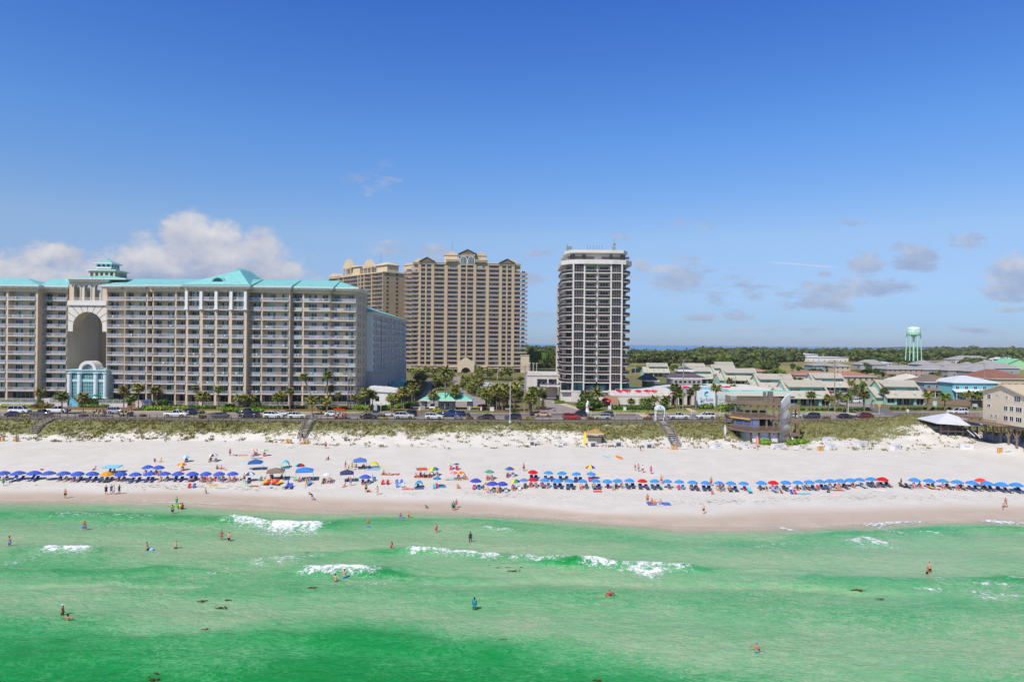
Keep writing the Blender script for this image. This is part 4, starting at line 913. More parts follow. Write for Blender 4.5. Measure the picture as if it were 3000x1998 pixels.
 for i in range(12):
  if i in(5,6):continue
  door_set(m,us[i]+1.3,us[i+1]-1.3,1.6,.4,zb-2.2,4,.05,rnd)
  m.mat(0).box(us[i]+.9,-.6,zb-1.9,us[i+1]-.9,1.4,zb-1.2)
 m.build('lobby_windows',[TAN_L,GL_T,GL_D],root)
 ua,ub=u(c(1128)),u(c(1252));um=(ua+ub)/2;r=(u(c(1226))-u(c(1152)))/2;zs=zf(1080,W/2)-2;n=16;yf,yk=-9,-2
 m=MB();ztp=zf(700+1000/2.8,W/2)
 pts=[(um-r*math.cos(PI*i/n),zs+r*math.sin(PI*i/n))for i in range(n+1)]
 for i in range(n):
  (p,q),(p2,q2)=pts[i],pts[i+1];top=lambda x:ztp+2.2*max(0,1-((x-um)/(r*1.1))**2)
  m.add([(p,yf,q),(p2,yf,q2),(p2,yf,top(p2)),(p,yf,top(p)),(p,yk,q),(p2,yk,q2),(p2,yk,top(p2)),(p,yk,top(p))],[(0,1,2,3),(5,4,7,6),(4,5,1,0),(3,2,6,7)])
 m.box(ua-.5,yf,zs-.3,um-r,yk,ztp);m.box(um+r,yf,zs-.3,ub+.5,yk,ztp);m.build('porch_arch',TAN_L,root)
 for uu in(ua+.4,ua+3.0,ub-3.0,ub-.4):
  m=MB();m.lathe([(.75,0),(.6,.3),(.55,zs-.8),(.8,zs-.32)],10,(uu,yf+1.4,0));m.build('porch_column',TRIM,root)
 m=MB();m.box(us[4],-2,3.6,ua-.6,1.5,4.3);m.box(ub+.6,-2,3.6,us[8],1.5,4.3);m.box(us[4],-2.1,zb-2.4,ua-.6,.2,zb-1.92);m.box(ub+.6,-2.1,zb-2.4,us[8],.2,zb-1.92);m.build('porch_wing',TAN_L,root)
tan_main()
def tan_rear():
 c=lambda x:940+x/2.8
 root,u,zf,W,rnd,walls,bal,win=tan_tower(c(60),c(505),560,500,'taller looking tan condominium tower half hidden behind the turquoise resort roof',False)
 FH=3.075;dep=24;rec=1.8
 us=[u(c(x))for x in(60,140,178,300,320,350,412,505)]
 zt=[zf(700+v/2.8,uu)for v,uu in((290,us[0]),(280,us[1]),(275,us[2]),(275,us[3]),(280,us[4]),(275,us[5]),(280,us[6]),(275,us[7]))]
 ztop=zf(798,W)
 nf=int(ztop/FH)
 walls.box(.2,rec,0,W,dep,ztop)
 for i,uu in enumerate(us):walls.box(max(.2,uu-.5),-.2,0,min(W,uu+.5),rec-.002,ztop-.01)
 for i in range(7):
  a,b=us[i]+.5,us[i+1]-.5
  if b-a<1:continue
  for k in range(nf,5,-1):
   z=ztop-FH*(nf-k)-2.6;mb=bal.piece();mb.mat(0).box(a,-.2,z-.25,b,rec-.003,z);mb.mat(1);picket(mb,a,b,-.12,z,gap=.3,thick=.06,posts=3.5);bal.put(mb)
   m=win.piece();door_set(m,a+(b-a)*.15,b-(b-a)*.15,rec,z,z+2.2,max(2,int((b-a)/2.2)),.1,rnd);win.put(m)
 bal.done();win.done()
 walls.build('wall',TAN,root)
 m=MB();ys=[dep*.16,dep*.5]
 for k in range(nf,5,-1):
  z=ztop-FH*(nf-k)-1.6
  for y in ys:
   m.mat(0).box(W+.002,y-1.0,z-.15,W+.08,y+1.0,z+1.6);m.mat(1).box(W+.082,y-.88,z,W+.1,y-.06,z+1.45);m.box(W+.082,y+.06,z,W+.1,y+.88,z+1.45)
 m.build('side_window',[TAN_L,GL_D],root)
 m=MB();m.box(W-14,dep+.01,0,W+5.5,dep+16,ztop-4);m.build('rear_wing',TAN,root)
 m=MB()
 for k in range(nf,5,-1):
  z=ztop-FH*(nf-k)-4.6;m.mat(0).box(W+5.502,dep+11,z-.1,W+5.58,dep+12.6,z+1.6);m.mat(1).box(W+5.582,dep+11.2,z,W+5.6,dep+12.4,z+1.5)
 m.build('rear_window',[TAN_L,GL_D],root)
 m=MB();m.box(-.3,-.5,ztop+.01,W+.5,dep+.4,ztop+.7);m.box(W-14.2,dep+.41,ztop-3.99,W+5.8,dep+16.2,ztop-3.3);m.build('parapet',TAN_L,root)
 def gab(p0,p1,h0,hg,d0,d1,open_=True):
  a,b=u(c(p0)),u(c(p1));mid=(a+b)/2;m=MB()
  if open_:
   for x in(a+.5,mid,b-.5):m.box(x-.4,-.4,ztop+.7,x+.4,.4,ztop+h0)
   m.box(a+.2,2.2,ztop+.7,b-.2,d1,ztop+h0)
  else:m.box(a,d0,ztop+.7,b,d1,ztop+h0)
  m.box(a-.5,d0-.6,ztop+h0+.002,b+.5,d1,ztop+h0+.6);m.prism([(a-.8,ztop+h0+.6),(b+.8,ztop+h0+.6),(mid,ztop+h0+hg)],d0-.7,d1,'y');m.build('gable',TANB,root)
 gab(62,135,1.0,3.2,0,7);gab(180,242,6.0,8.2,0,4);gab(345,412,4.6,6.6,0,4)
 m=MB();a,b=u(c(240)),u(c(300));m.box(a,1.5,ztop+.7,b,9,ztop+7.0);m.duo=False;m.hip(a-5,1,b,9.5,ztop+7.2,ztop+8.8,.5);m.build('roof_house',TANB,root)
 m=MB();a,b=u(c(420)),u(c(500));m.box(a,4,ztop+.7,b,14,ztop+6.0);m.duo=False;m.hip(a-6,3.5,b,14.5,ztop+6.2,ztop+8.8,.6)
 m.box(W-6,dep-2,ztop-3.2,W+5,dep+13,ztop+7);m.prism([(W-6.5,ztop+7.002),(W+5.5,ztop+7.002),(W-.5,ztop+9)],dep-2.5,dep+13.5,'y');m.build('roof_house',TANB,root)
 m=MB();a=u(c(412));m.tube([(a,8,ztop+9),(a,8,ztop+17)],[.12,.05],5);m.build('mast',DARKR,root)
tan_rear()
def white_tower():
 d=lambda x:1550+x/2.8
 Y0=245.0;k=Y0/2000
 Xd=lambda x,y=Y0:(d(x)-1500)/2000*y
 zd=lambda y,x=560:28+(1003+.0093*(d(x)-1500)-(700+y/2.8))*k-ZG
 root=thing('glass_tower','white sixteen storey tower with dark glass bays and black balcony bands','tower',(0,0,ZG));rnd=random.Random(5)
 FH=(zd(207)-zd(1176))/14.0;zb=zd(1176)
 x={n:Xd(v)for n,v in dict(l0=272,l1=355,g0=366,g1=446,c0=455,cm=557,c1=664,h0=674,h1=752,r1=764,r2=848).items()}
 NF=14
 core=MB();pts=[(x['l1'],2.4),(x['r1'],2.4),(x['r2']-1.4,10),(x['r2']-1.4,24),(x['r1'],31),(x['l1'],31),(x['l0']+1.4,24),(x['l0']+1.4,10)]
 core.prism([(a,b+Y0)for a,b in pts],zd(1245),zb+FH*NF);core.build('core_wall',WHITE,root)
 m=MB()
 for p in(360,450,669,758):
  m.box(Xd(p)-.26,Y0-.15,zd(1255)if p in(360,758)else zd(1255),Xd(p)+.26,Y0+2.39,zb+FH*NF+.4)
 m.box(x['cm']-.28,Y0+.5,zb,x['cm']+.28,Y0+2.39,zb+FH*NF);m.build('pillar',WHITE,root)
 gp=Parts('glazed_bay',root,[WHITE,GL_B,GL_D,M('bronze_mullion',(138,124,116),.5)],60);bp=Parts('balcony',root,[WHITE,DARKR],98);dp=Parts('balcony_door',root,[TRIM,GL_B,GL_D],98)
 for f in range(NF):
  z=zb+FH*f;ztp=z+FH
  for a,b in((x['g0'],x['g1']),(x['h0'],x['h1'])):
   m=gp.piece();w=b-a;m.mat(0).box(a-.35,Y0+.02,z-.16,b+.35,Y0+2.38,z+.14)
   mat=1 if rnd.random()<.6 else 2
   for i in range(4):
    p,q=a+w*i/4+.07,a+w*(i+1)/4-.07
    m.mat(mat if rnd.random()<.8 else 3-mat);m.quad((p,Y0+.30,z+.15),(q,Y0+.30,z+.15),(q,Y0+.30,ztp-.23),(p,Y0+.30,ztp-.23))
   m.mat(3);m.box(a,Y0+.2,z+1.0,b,Y0+.29,z+1.14)
   for i in range(5):xx=a+w*i/4;m.box(max(a,xx-.07),Y0+.2,z+.15,min(b,xx+.07),Y0+.295,ztp-.23)
   gp.put(m)
  for a,b in((x['c0'],x['cm']-.3),(x['cm']+.3,x['c1'])):
   m=bp.piece();m.mat(0).box(a-.02,Y0-.2,z-.3,b+.02,Y0+2.38,z+.02);m.mat(1).box(a,Y0-.12,z+.03,b,Y0-.02,z+.92);m.mat(0).box(a,Y0-.16,z+.921,b,Y0+.02,z+1.03);bp.put(m)
   m=dp.piece();w=b-a;door_set(m,a+w*.22,b-w*.12,Y0+2.38,z+.05,z+2.35,3,.3,rnd);dp.put(m)
  for s_,e0,e1,far in((-1,x['l1'],x['l0'],None),(1,x['r1'],x['r2'],None)):
   out=[(e0,Y0+.4),(e0+(e1-e0)*.55,Y0+1.6),(e1-s_*.1,Y0+5.2),(e1,Y0+10),(e1,Y0+22)]
   inn=[(e0,Y0+2.6),(e0+(e1-e0)*.5,Y0+4.2),(e1-s_*1.5,Y0+9.5),(e1-s_*1.5,Y0+11),(e1-s_*1.5,Y0+22)]
   m=bp.piece()
   for i in range(4):
    A,B,C,D=out[i],out[i+1],inn[i+1],inn[i];qd=[A,B,C,D]
    if s_>0:pass
    m.mat(0).prism(qd if s_>0 else qd[::-1],z-.3,z+.02)
    dx,dy=B[0]-A[0],B[1]-A[1];l=math.hypot(dx,dy);nx,ny=-dy/l*.09,dx/l*.09
    rl=[A,B,(B[0]+nx,B[1]+ny),(A[0]+nx,A[1]+ny)];m.mat(1).prism(rl,z+.03,z+.92);m.mat(0).prism(rl,z+.921,z+1.02)
   bp.put(m);m=dp.piece()
   for i in range(3):
    A,B=inn[i],inn[i+1];dx,dy=B[0]-A[0],B[1]-A[1]
    P=lambda t,h:(A[0]+dx*t-.0,A[1]+dy*t-.35+(0 if i else 0),h)
    if i==2:continue
    m.mat(1 if rnd.random()<.7 else 2);o=.34
    n0=Vector((dy,-dx)).normalized()*(1 if s_>0 else 1);n0=n0 if n0.y<0 else-n0
    Q=lambda t,h:(A[0]+dx*t+n0.x*.05,A[1]+dy*t+n0.y*.05,h)
    m.quad(Q(.12,z+.05),Q(.88,z+.05),Q(.88,z+2.4),Q(.12,z+2.4))
    m.mat(0);m.quad(Q(.47,z+.05),Q(.53,z+.05),Q(.53,z+2.4),Q(.47,z+2.4))
   m.mat(0);dp.put(m)
 gp.done();bp.done();dp.done()
 m=MB();pts=[(x['l1'],2.55),(x['l1']-(x['l1']-x['l0'])*.5,4.2),(x['l0']+1.5,9.5),(x['l0']+1.5,12),(x['l1'],12)]
 for f in range(NF):pass
 z=zb+FH*NF
 def ring(o,y0,c0,c1):return[(c0-o,Y0+y0+4.2),(c0+2.6-o*.4,Y0+y0),(x['c0']-.6,Y0+y0-.9-o*.3),(x['c1']+.6,Y0+y0-.9-o*.3),(c1-2.6+o*.4,Y0+y0),(c1+o,Y0+y0+4.2),(c1+o,Y0+26),(x['r1'],Y0+33),(x['l1'],Y0+33),(c0-o,Y0+26)]
 m=MB();m.prism(ring(.3,.3,x['l0'],x['r2']),z+.01,z+FH*.52);m.prism(ring(-1.0,2.4,x['l0'],x['r2']),z+FH*1.42,z+FH*1.78);m.prism(ring(-2.2,4.4,x['l0'],x['r2']),z+FH*.521,z+FH*1.419);m.build('crown',WHITE,root)
 m=MB();zz=z+FH*.53
 for a,b in((Xd(332),Xd(378)),(Xd(436),Xd(466)),(Xd(666),Xd(690)),(Xd(752),Xd(796))):door_set(m,a,b,Y0+3.2,zz,zz+2.2,2,.1,rnd)
 m.build('penthouse_window',[TRIM,GL_D,CURT],root)
 m=MB()
 for a,b in((Xd(310),Xd(530)),(Xd(590),Xd(818))):m.box(a,Y0+.5,zz+.62,b,Y0+.6,zz+.95);m.box(a,Y0+.48,zz+.96,b,Y0+.62,zz+1.1);m.box(a,Y0+.5,zz+.2,b,Y0+.6,zz+.5)
 m.build('penthouse_railing',DARKR,root)
 m=MB();zr=z+FH*1.78;m.box(Xd(490),Y0+8,zr,Xd(616),Y0+18,zr+.8)
 for i in range(6):xx=Xd(492)+(Xd(616)-Xd(492))*i/5;m.tube([(xx,Y0+8,zr),(xx,Y0+8,zr+2.4)],.06,5)
 m.build('roof_cooler',M('roof_gear_rust',(122,92,84),.8,.2),root)
 m=MB();xx=Xd(708);m.box(xx-.6,Y0+5,zr,xx+.5,Y0+6,zr+1.6);m.tube([(xx,Y0+5.5,zr),(xx,Y0+5.5,zr+4.6)],.1,6);m.ball((xx+.1,Y0+5.2,zr+2.6),(.5,.3,.5));m.build('dish_mast',M('roof_gear_grey',(140,140,146),.7),root)
 m=MB();xx=Xd(316);m.tube([(xx,Y0+6,zr-.5),(xx,Y0+6,zr+2.6)],.1,6);m.box(xx-.2,Y0+5.6,zr,xx+1.8,Y0+6.6,zr+1.7);m.build('antenna_group',M('roof_gear_green',(126,142,140),.7),root)
 yb=Y0+22;m=MB();xa,xb=(d(240)-1500)/2000*yb,x['l0']+.4;zt=z-FH*2.4
 m.box(xa,yb,0,xb+6,yb+14,zt+2.4);rb=m.build('rear_block',WHITE,root)
 q=MB();g=MB()
 for f in range(16):
  zz=zt-FH*f-.9
  if zz<2:break
  q.box(xa-.5,yb-1.4,zz-.25,xb+1,yb-.01,zz);g.mat(1).box(xa-.5,yb-1.45,zz+.01,xb+1,yb-1.35,zz+.9);g.mat(0).box(xa+.2,yb-.09,zz+.05,xb,yb-.012,zz+2.3)
 q.build('rear_slab',WHITE,root);g.build('rear_balcony',[GL_D,DARKR],root)
 m=MB();m.tube([(xa+.9,yb+2,zt+2.4),(xa+.9,yb+2,zt+6.5)],.28,6);m.build('rear_mast',M('roof_gear_grey',(140,140,146),.7),root)
 m=MB();zg0,zg1=zd(1246),zd(1182)
 m=None
 for a,b,n in((Xd(268),x['l1'],5),(x['g0'],x['g1'],4),(x['c0'],x['c1'],8),(x['h0'],x['h1'],4),(x['r1'],Xd(836),3)):
  yy=Y0+.5 if a>=x['g0']-.1 and b<x['r1']else Y0+2.2
  m=MB();door_set(m,a+.08,b-.08,yy,zg0+.05,zg1-.05,n,.45,rnd);m.build('lobby_window',[DARKR,GL_D,GL_T],root)
 m=MB();m.box(Xd(266),Y0+.9,0,Xd(838),Y0+30,zg0-.01);m.box(Xd(268),Y0+2.5,zg0,Xd(836),Y0+30,zg1);m.box(Xd(264),Y0-.3,zg0-.5,Xd(666),Y0+.89,zg0+.03);m.box(Xd(350),Y0-.2,0,Xd(448),Y0+.88,zg0-.51)
 m.build('base_wall',WHITE,root)
white_tower()
SHINGLE=roofm('grey_shingle_roof',(158,154,154),.35,2,.1,.85);BEIGE=roofm('beige_metal_roof',(190,182,166),.45,0,.05,.5)
BROWNR=roofm('brown_shingle_roof',(128,112,100),.35,2,.12,.85);REDR=roofm('brick_red_roof',(172,120,104),.4,0,.1,.8);RUSTR=roofm('rust_brown_roof',(140,96,80),.35,2,.12,.85)
WHITER=roofm('white_metal_roof',(214,218,224),.5,0,.03,.45);CREAMR=roofm('cream_roof',(212,206,192),.5,0,.03,.6);SLATE=roofm('dark_slate_roof',(92,84,92),.35,2,.1,.8)
MINT=M('mint_siding',(166,206,194),.7,.06,.8,streak=True);MINT_D=M('deep_mint_siding',(138,196,182),.7,.06,.8)
GREYW=M('grey_house_wall',(160,158,162),.75,.06,.8);BEIGEW=M('beige_house_wall',(198,180,152),.75,.06,.8);BLUEW=M('sky_blue_siding',(118,196,208),.65,.05,.8);SLBLUE=M('slate_blue_siding',(140,160,178),.7,.06,.8)
PINKW=M('pinkish_beige_wall',(182,156,144),.8,.07,.8)
WOOD=M('weathered_deck_wood',(134,114,96),.85,.22,3.0,bump=.2);WOOD_G=M('grey_boardwalk_wood',(124,116,112),.85,.2,3.0,bump=.2);WOOD_D=M('dark_rail_wood',(92,80,74),.85,.2,3)
def window(mb,x0,x1,z0,z1,y,bars=1,t=.1):
 mb.mat(0).box(x0-t,y-.06,z0-t,x1+t,y-.005,z1+t);mb.mat(1).box(x0,y-.09,z0,x1,y-.062,z1);mb.mat(0)
 for i in range(1,bars+1):x=x0+(x1-x0)*i/(bars+1);mb.box(x-.04,y-.115,z0,x+.04,y-.092,z1)
def deck():
 c=lambda x:1550+x/2.8;Y=262.0
 X_=lambda px,y=Y:(px-1500)/2000*y;z=lambda py,y=Y:28+(1003.6-py)*(y/2000)-ZG
 root=thing('parking_deck','low white parking deck between the tan tower and the white tower','parking deck',(0,0,ZG))
 x0,x1=X_(1545),X_(1642);zt,zb=z(1098),z(1134)
 m=MB();m.box(x0,Y,zb,x1,Y+32,zt);m.box(x0-.2,Y-.25,zt-.35,x1,Y+32.1,zt+.05);m.box(x0,Y+4,0,x1,Y+32,zb-.01);m.build('deck_wall',WHITE,root)
 m=MB();a,b=X_(1575),X_(1604);m.box(a,Y-.03,z(1133),b,Y-.003,z(1110));m.box(X_(1608),Y-.03,z(1133),X_(1632),Y-.003,z(1110));m.build('deck_opening',GL_D,root)
 for px in(1553,1563,1573):
  m=MB();xx=X_(px,Y+6);m.tube([(xx,Y+6,zt),(xx,Y+6,zt+4.2)],.09,6);m.box(xx-.35,Y+5.7,zt+4.1,xx+.35,Y+6.3,zt+4.35);m.build('deck_lamp',TRIM,root)
 m=MB();picket(m,x0,x1,Y+.4,zt,1.0,.5,.05);m.build('deck_railing',M('green_net_fence',(64,110,92),.8),root)
 for i in range(4):
  m=MB();xx=x0+.4+i*(x1-x0-1)/9;m.box(xx-.25,Y+.2,0,xx+.25,Y+.7,zb);m.build('deck_column',WHITE,root)
 p=thing('entrance_canopy','flat grey canopy on white columns over the tower driveway','canopy',(0,0,ZG))
 Yc=250;cx0,cx1=X_(1584,Yc),X_(1650,Yc);zc=28+(1004-1128)*(Yc/2000)-ZG
 m=MB();m.box(cx0,Yc,zc-.5,cx1,Yc+6,zc);m.build('canopy_slab',WHITE,p)
 m=MB()
 for i in range(5):a=cx0+(cx1-cx0)*i/5;b=cx0+(cx1-cx0)*(i+1)/5-.1;m.prism([(a,zc+.01),(b,zc+.01),((a+b)/2,zc+.7)],Yc+.2,Yc+5.8,'y')
 m.build('skylight',SLATE,p)
 for xx in(cx0+.9,):m=MB();m.lathe([(.7,0),(.7,zc-.51)],12,(xx,Yc+2,0));m.build('canopy_column',WHITE,p)
deck()
def text_mesh(name,txt,size,mat,parent,loc,rot,font_shear=0.0,extr=.02,align='CENTER',sx=1.0):
 cu=bpy.data.curves.new(name,'FONT');cu.body=txt;cu.size=size;cu.extrude=extr;cu.align_x=align;cu.shear=font_shear;cu.fill_mode='BOTH'
 ob=bpy.data.objects.new('tmp_text',cu);COL.objects.link(ob);dg=bpy.context.evaluated_depsgraph_get();dg.update()
 me=bpy.data.meshes.new_from_object(ob.evaluated_get(dg));bpy.data.objects.remove(ob);bpy.data.curves.remove(cu)
 me.materials.clear();me.materials.append(mat);me.name=name
 o=link(name,me,parent,None,loc,rot,(sx,1,1));return o
def marks(parent,x,y,z,w,h,n,mat):
 m=MB();rnd=random.Random(n)
 for i in range(n):a=x-w/2+w*(i+.1)/n;k=rnd.uniform(.5,1);m.box(a,y-.02,z,a+w/n*.62,y,z+h*k)
 m.build('sign_marks',mat,parent)
NAVY=M('navy_lettering',(40,58,104),.6,.05);CRIM=M('crimson_lettering',(176,44,62),.6,.05);AQUA=M('aqua_logo',(70,196,206),.6,.05);GREYT=M('grey_lettering',(120,134,150),.6,.05)
def wave_logo(parent,x,y,z,r):
 m=MB();n=14
 a=[(x+r*math.cos(t),z+r*math.sin(t))for t in np.linspace(PI*.35,PI*1.75,n)];b=[(x+r*.2+r*.62*math.cos(t),z-r*.05+r*.62*math.sin(t))for t in np.linspace(PI*.55,PI*1.75,n)]
 for i in range(n-1):m.prism([a[i],a[i+1],b[i+1],b[i]],y-.05,y,'y')
 m.build('wave_emblem',AQUA,parent);m=MB()
 a=[(x+r*.15+r*.72*math.cos(t),z+.1*r+r*.72*math.sin(t))for t in np.linspace(PI*.30,PI*.95,n)];b=[(x+r*.15+r*.42*math.cos(t),z+.0*r+r*.42*math.sin(t))for t in np.linspace(PI*.30,PI*1.25,n)]
 for i in range(n-1):m.prism([a[i],a[i+1],b[i+1],b[i]],y-.07,y-.052,'y')
 m.build('wave_crest',NAVY,parent)
def terrace():
 Y=236.0;X_=lambda px,y=Y:(px-1500)/2000*y;z=lambda py,px=2000,y=Y:28+(1003+.0093*(px-1500)-py)*(y/2000)-ZG
 root=thing('pool_terrace','raised white pool terrace with plain front wall beside the tower','terrace',(0,0,ZG))
 d=lambda x:1550+x/2.8;e=lambda x:2050+x/3.92
 xa,xb,xc,xd,xe=X_(d(690)),X_(d(1170)),X_(d(1390)),X_(e(445)),X_(e(1040))
 zt=z(1161);zl=z(1149)
 m=MB();m.box(xa,Y,0,xb,Y+30,z(1161));m.box(xa-.1,Y-.12,z(1163),xb+.1,Y-.003,z(1160));m.build('front_wall',WHITE,root)
 m=MB();m.box(xb,Y+1.5,zl-1.2,xd+20,Y+52,zl-.02);m.box(xb,Y+6,0,xd+20,Y+50,zl-1.21);m.build('pool_deck_slab',M('pool_deck_concrete',(224,218,210),.7,.06),root)
 m=MB();m.box(xb+.1,Y+5.9,.6,xc-.1,Y+5.995,zl-1.4);m.build('garage_opening',GL_D,root)
 for i in range(4):m=MB();xx=xb+(xc-xb)*(i+.1)/3.6;m.box(xx-.5,Y+1.6,0,xx+.5,Y+5.8,zl-1.21);m.build('garage_pillar',WHITE,root)
 m=MB();zr=zt+.02;picket(m,xa+.3,xb-.2,Y+.25,zr,1.1,.22,.05);m.build('terrace_railing',M('terrace_rail_greige',(178,170,172),.5),root)
 m=MB()
 for i in range(9):xx=xa+1+(xb-xa-2)*i/8;m.tube([(xx,Y+.3,zr),(xx,Y+.3,zr+2.4)],.05,5)
 m.box(xa+1,Y+.27,zr+2.3,xb-1,Y+.33,zr+2.4);m.build('pergola_frame',TRIM,root)
 m=MB();m.box(xa-.4,Y+5,zt-.3,xb,Y+30,zt+1.2);m.build('upper_deck_wall',WHITE,root)
 m=MB();xp=xb+3;m.box(xp,Y+16,zl-.019,xp+22,Y+30,zl+.06);m.build('pool_water',glassm('pool_turquoise',(72,196,204),.05),root)
 m=MB();m.box(xb+.2,Y+1.3,zl+.35,xd+19,Y+1.38,zl+.85);m.build('glass_balustrade',glassm('aqua_balustrade',(150,214,204),.1,0,.1),root)
 m=MB();xs_=X_(d(672));ns=12
 for i in range(ns):m.box(xs_-2.2,Y-6+i*.42,0,xs_+2.2,Y-6+(i+1)*.42-.002,zt*(i+1)/ns)
 m.build('entrance_steps',M('brick_tan_steps',(178,142,116),.85,.12),root)
 aw=thing('red_awning','domed red entrance awning on two white posts at the terrace steps','awning',(0,0,ZG))
 ya=Y-7;xm=(d(646)-1500)/2000*ya;zb=z(1179,1780,ya);n=12;m=MB()
 zb=28+(1005.6-(700+1338/2.8))*(ya/2000)-ZG;w=13.0*ya/2000*1.0
 m.prism([(xm+w*math.cos(PI*i/n),zb+1.15*math.sin(PI*i/n))for i in range(n+1)],ya,ya+4,'y');m.build('awning_cover',cloth((204,34,42)),aw)
 marks(aw,xm,ya-.005,zb+.25,1.15,.36,7,TRIM)
 for s_ in(-1,1):m=MB();m.box(xm+s_*(w-.25)-.12,ya+.1,0,xm+s_*(w-.25)+.12,ya+.3,zb);m.build('awning_post',TRIM,aw)
 sg=thing('sign_wall','white wall sign with blue resort lettering, wave emblem and red script','sign',(0,0,ZG))
 ys=233.0;X2=lambda px:(px-1500)/2000*ys;zz=lambda py:28+(1008.5-py)*(ys/2000)-ZG
 pan=M('pale_blue_sign_panel',(222,232,240),.7,.04,.5)
 m=MB();m.box(X2(2042),ys,0,X2(2101),ys+.8,zz(1142));m.build('sign_panel',pan,sg)
 text_mesh('sign_lettering','Surfside',1.75,NAVY,sg,(X2(2072),ys-.005,zz(1176)),(PI/2,0,0),sx=.8)
 text_mesh('sign_script','Royal Palm',.95,CRIM,sg,(X2(2076),ys-.005,zz(1184)),(PI/2,0,0),.35,sx=.9)
 m=MB();xx=X2(2057);m.box(xx-.05,ys-.05,zz(1186),xx+.05,ys-.002,zz(1178));m.prism([(xx-.55,zz(1178)),(xx,zz(1178.6)),(xx+.55,zz(1178)),(xx+.3,zz(1175.6)),(xx-.3,zz(1175.6))],ys-.05,ys-.002,'y');m.build('palm_emblem',NAVY,sg)
 wave_logo(sg,X2(2072),ys,zz(1154.5),.95)
 s2=thing('sign_board','cream sign board lettered RESORT between the two blue and white signs','sign',(0,0,ZG))
 m=MB();m.box(X2(2105),ys+.3,0,X2(2135),ys+1,zz(1157));m.build('sign_panel',M('greenish_sign_panel',(200,212,206),.7),s2)
 text_mesh('sign_lettering','RESORT',.95,GREYT,s2,(X2(2120),ys+.295,zz(1174)),(PI/2,0,0),sx=.85);text_mesh('sign_script','Royal Palm',.8,CRIM,s2,(X2(2121),ys+.295,zz(1182)),(PI/2,0,0),.35,sx=.8)
 m=MB();m.box(X2(2108),ys+.22,zz(1187),X2(2132),ys+.295,zz(1184.6));m.build('sign_band',CRIM,s2)
 s3=thing('sign_wall','narrow angled sign with blue resort lettering and red script behind a palm','sign',(X2(2137),ys+.3,ZG),.35)
 w=3.3;m=MB();m.box(0,0,0,w,.6,zz(1160));m.build('sign_panel',pan,s3)
 text_mesh('sign_lettering','Surfside',1.5,NAVY,s3,(w/2,-.005,zz(1175)),(PI/2,0,0),sx=.62);text_mesh('sign_script','Royal',1.0,CRIM,s3,(w/2+.3,-.005,zz(1185)),(PI/2,0,0),.35,sx=.8)
 for lab,px0,px1,y,pe,pt,hw,mat in(('pavilion with dark slate hip roof and vent on the pool terrace',d(1150),d(1455),Y+40,700+1138/2.8,700+1085/2.8,4.2,WHITE),('small slate roofed hut beside the white tower',d(940),d(1065),Y+36,700+1160/2.8,700+1117/2.8,3.6,WOOD)):
  p=thing('pavilion',lab,'pavilion',(0,0,ZG));xx0,xx1=X_(px0,y),X_(px1,y);ze=28+(1007.5-pe)*(y/2000)-ZG;zr=28+(1007.5-pt)*((y+6)/2000)-ZG
  m=MB();m.hip(xx0,y-2,xx1,y+13,ze,zr+.6,0,None,.35);r=m.build('roof',SLATE,p)
  if hw>4:m=MB();xm=(xx0+xx1)/2;m.hip(xm-3.4,y+2,xm+3.4,y+8.5,zr+.9,zr+1.9,0,None,.9);m.build('roof_vent',SLATE,r)
  m=MB();m.box(xx0+1.6,y,0,xx1-1.6,y+11,ze-.36);m.build('wall',mat,p)
  m=MB();n=6
  for i in range(n):a=xx0+2+(xx1-xx0-4)*(i+.2)/n;m.box(a,y-.06,zl+.9,a+1.0,y-.005,ze-1.2)
  m.build('window',GL_D,p)
terrace()
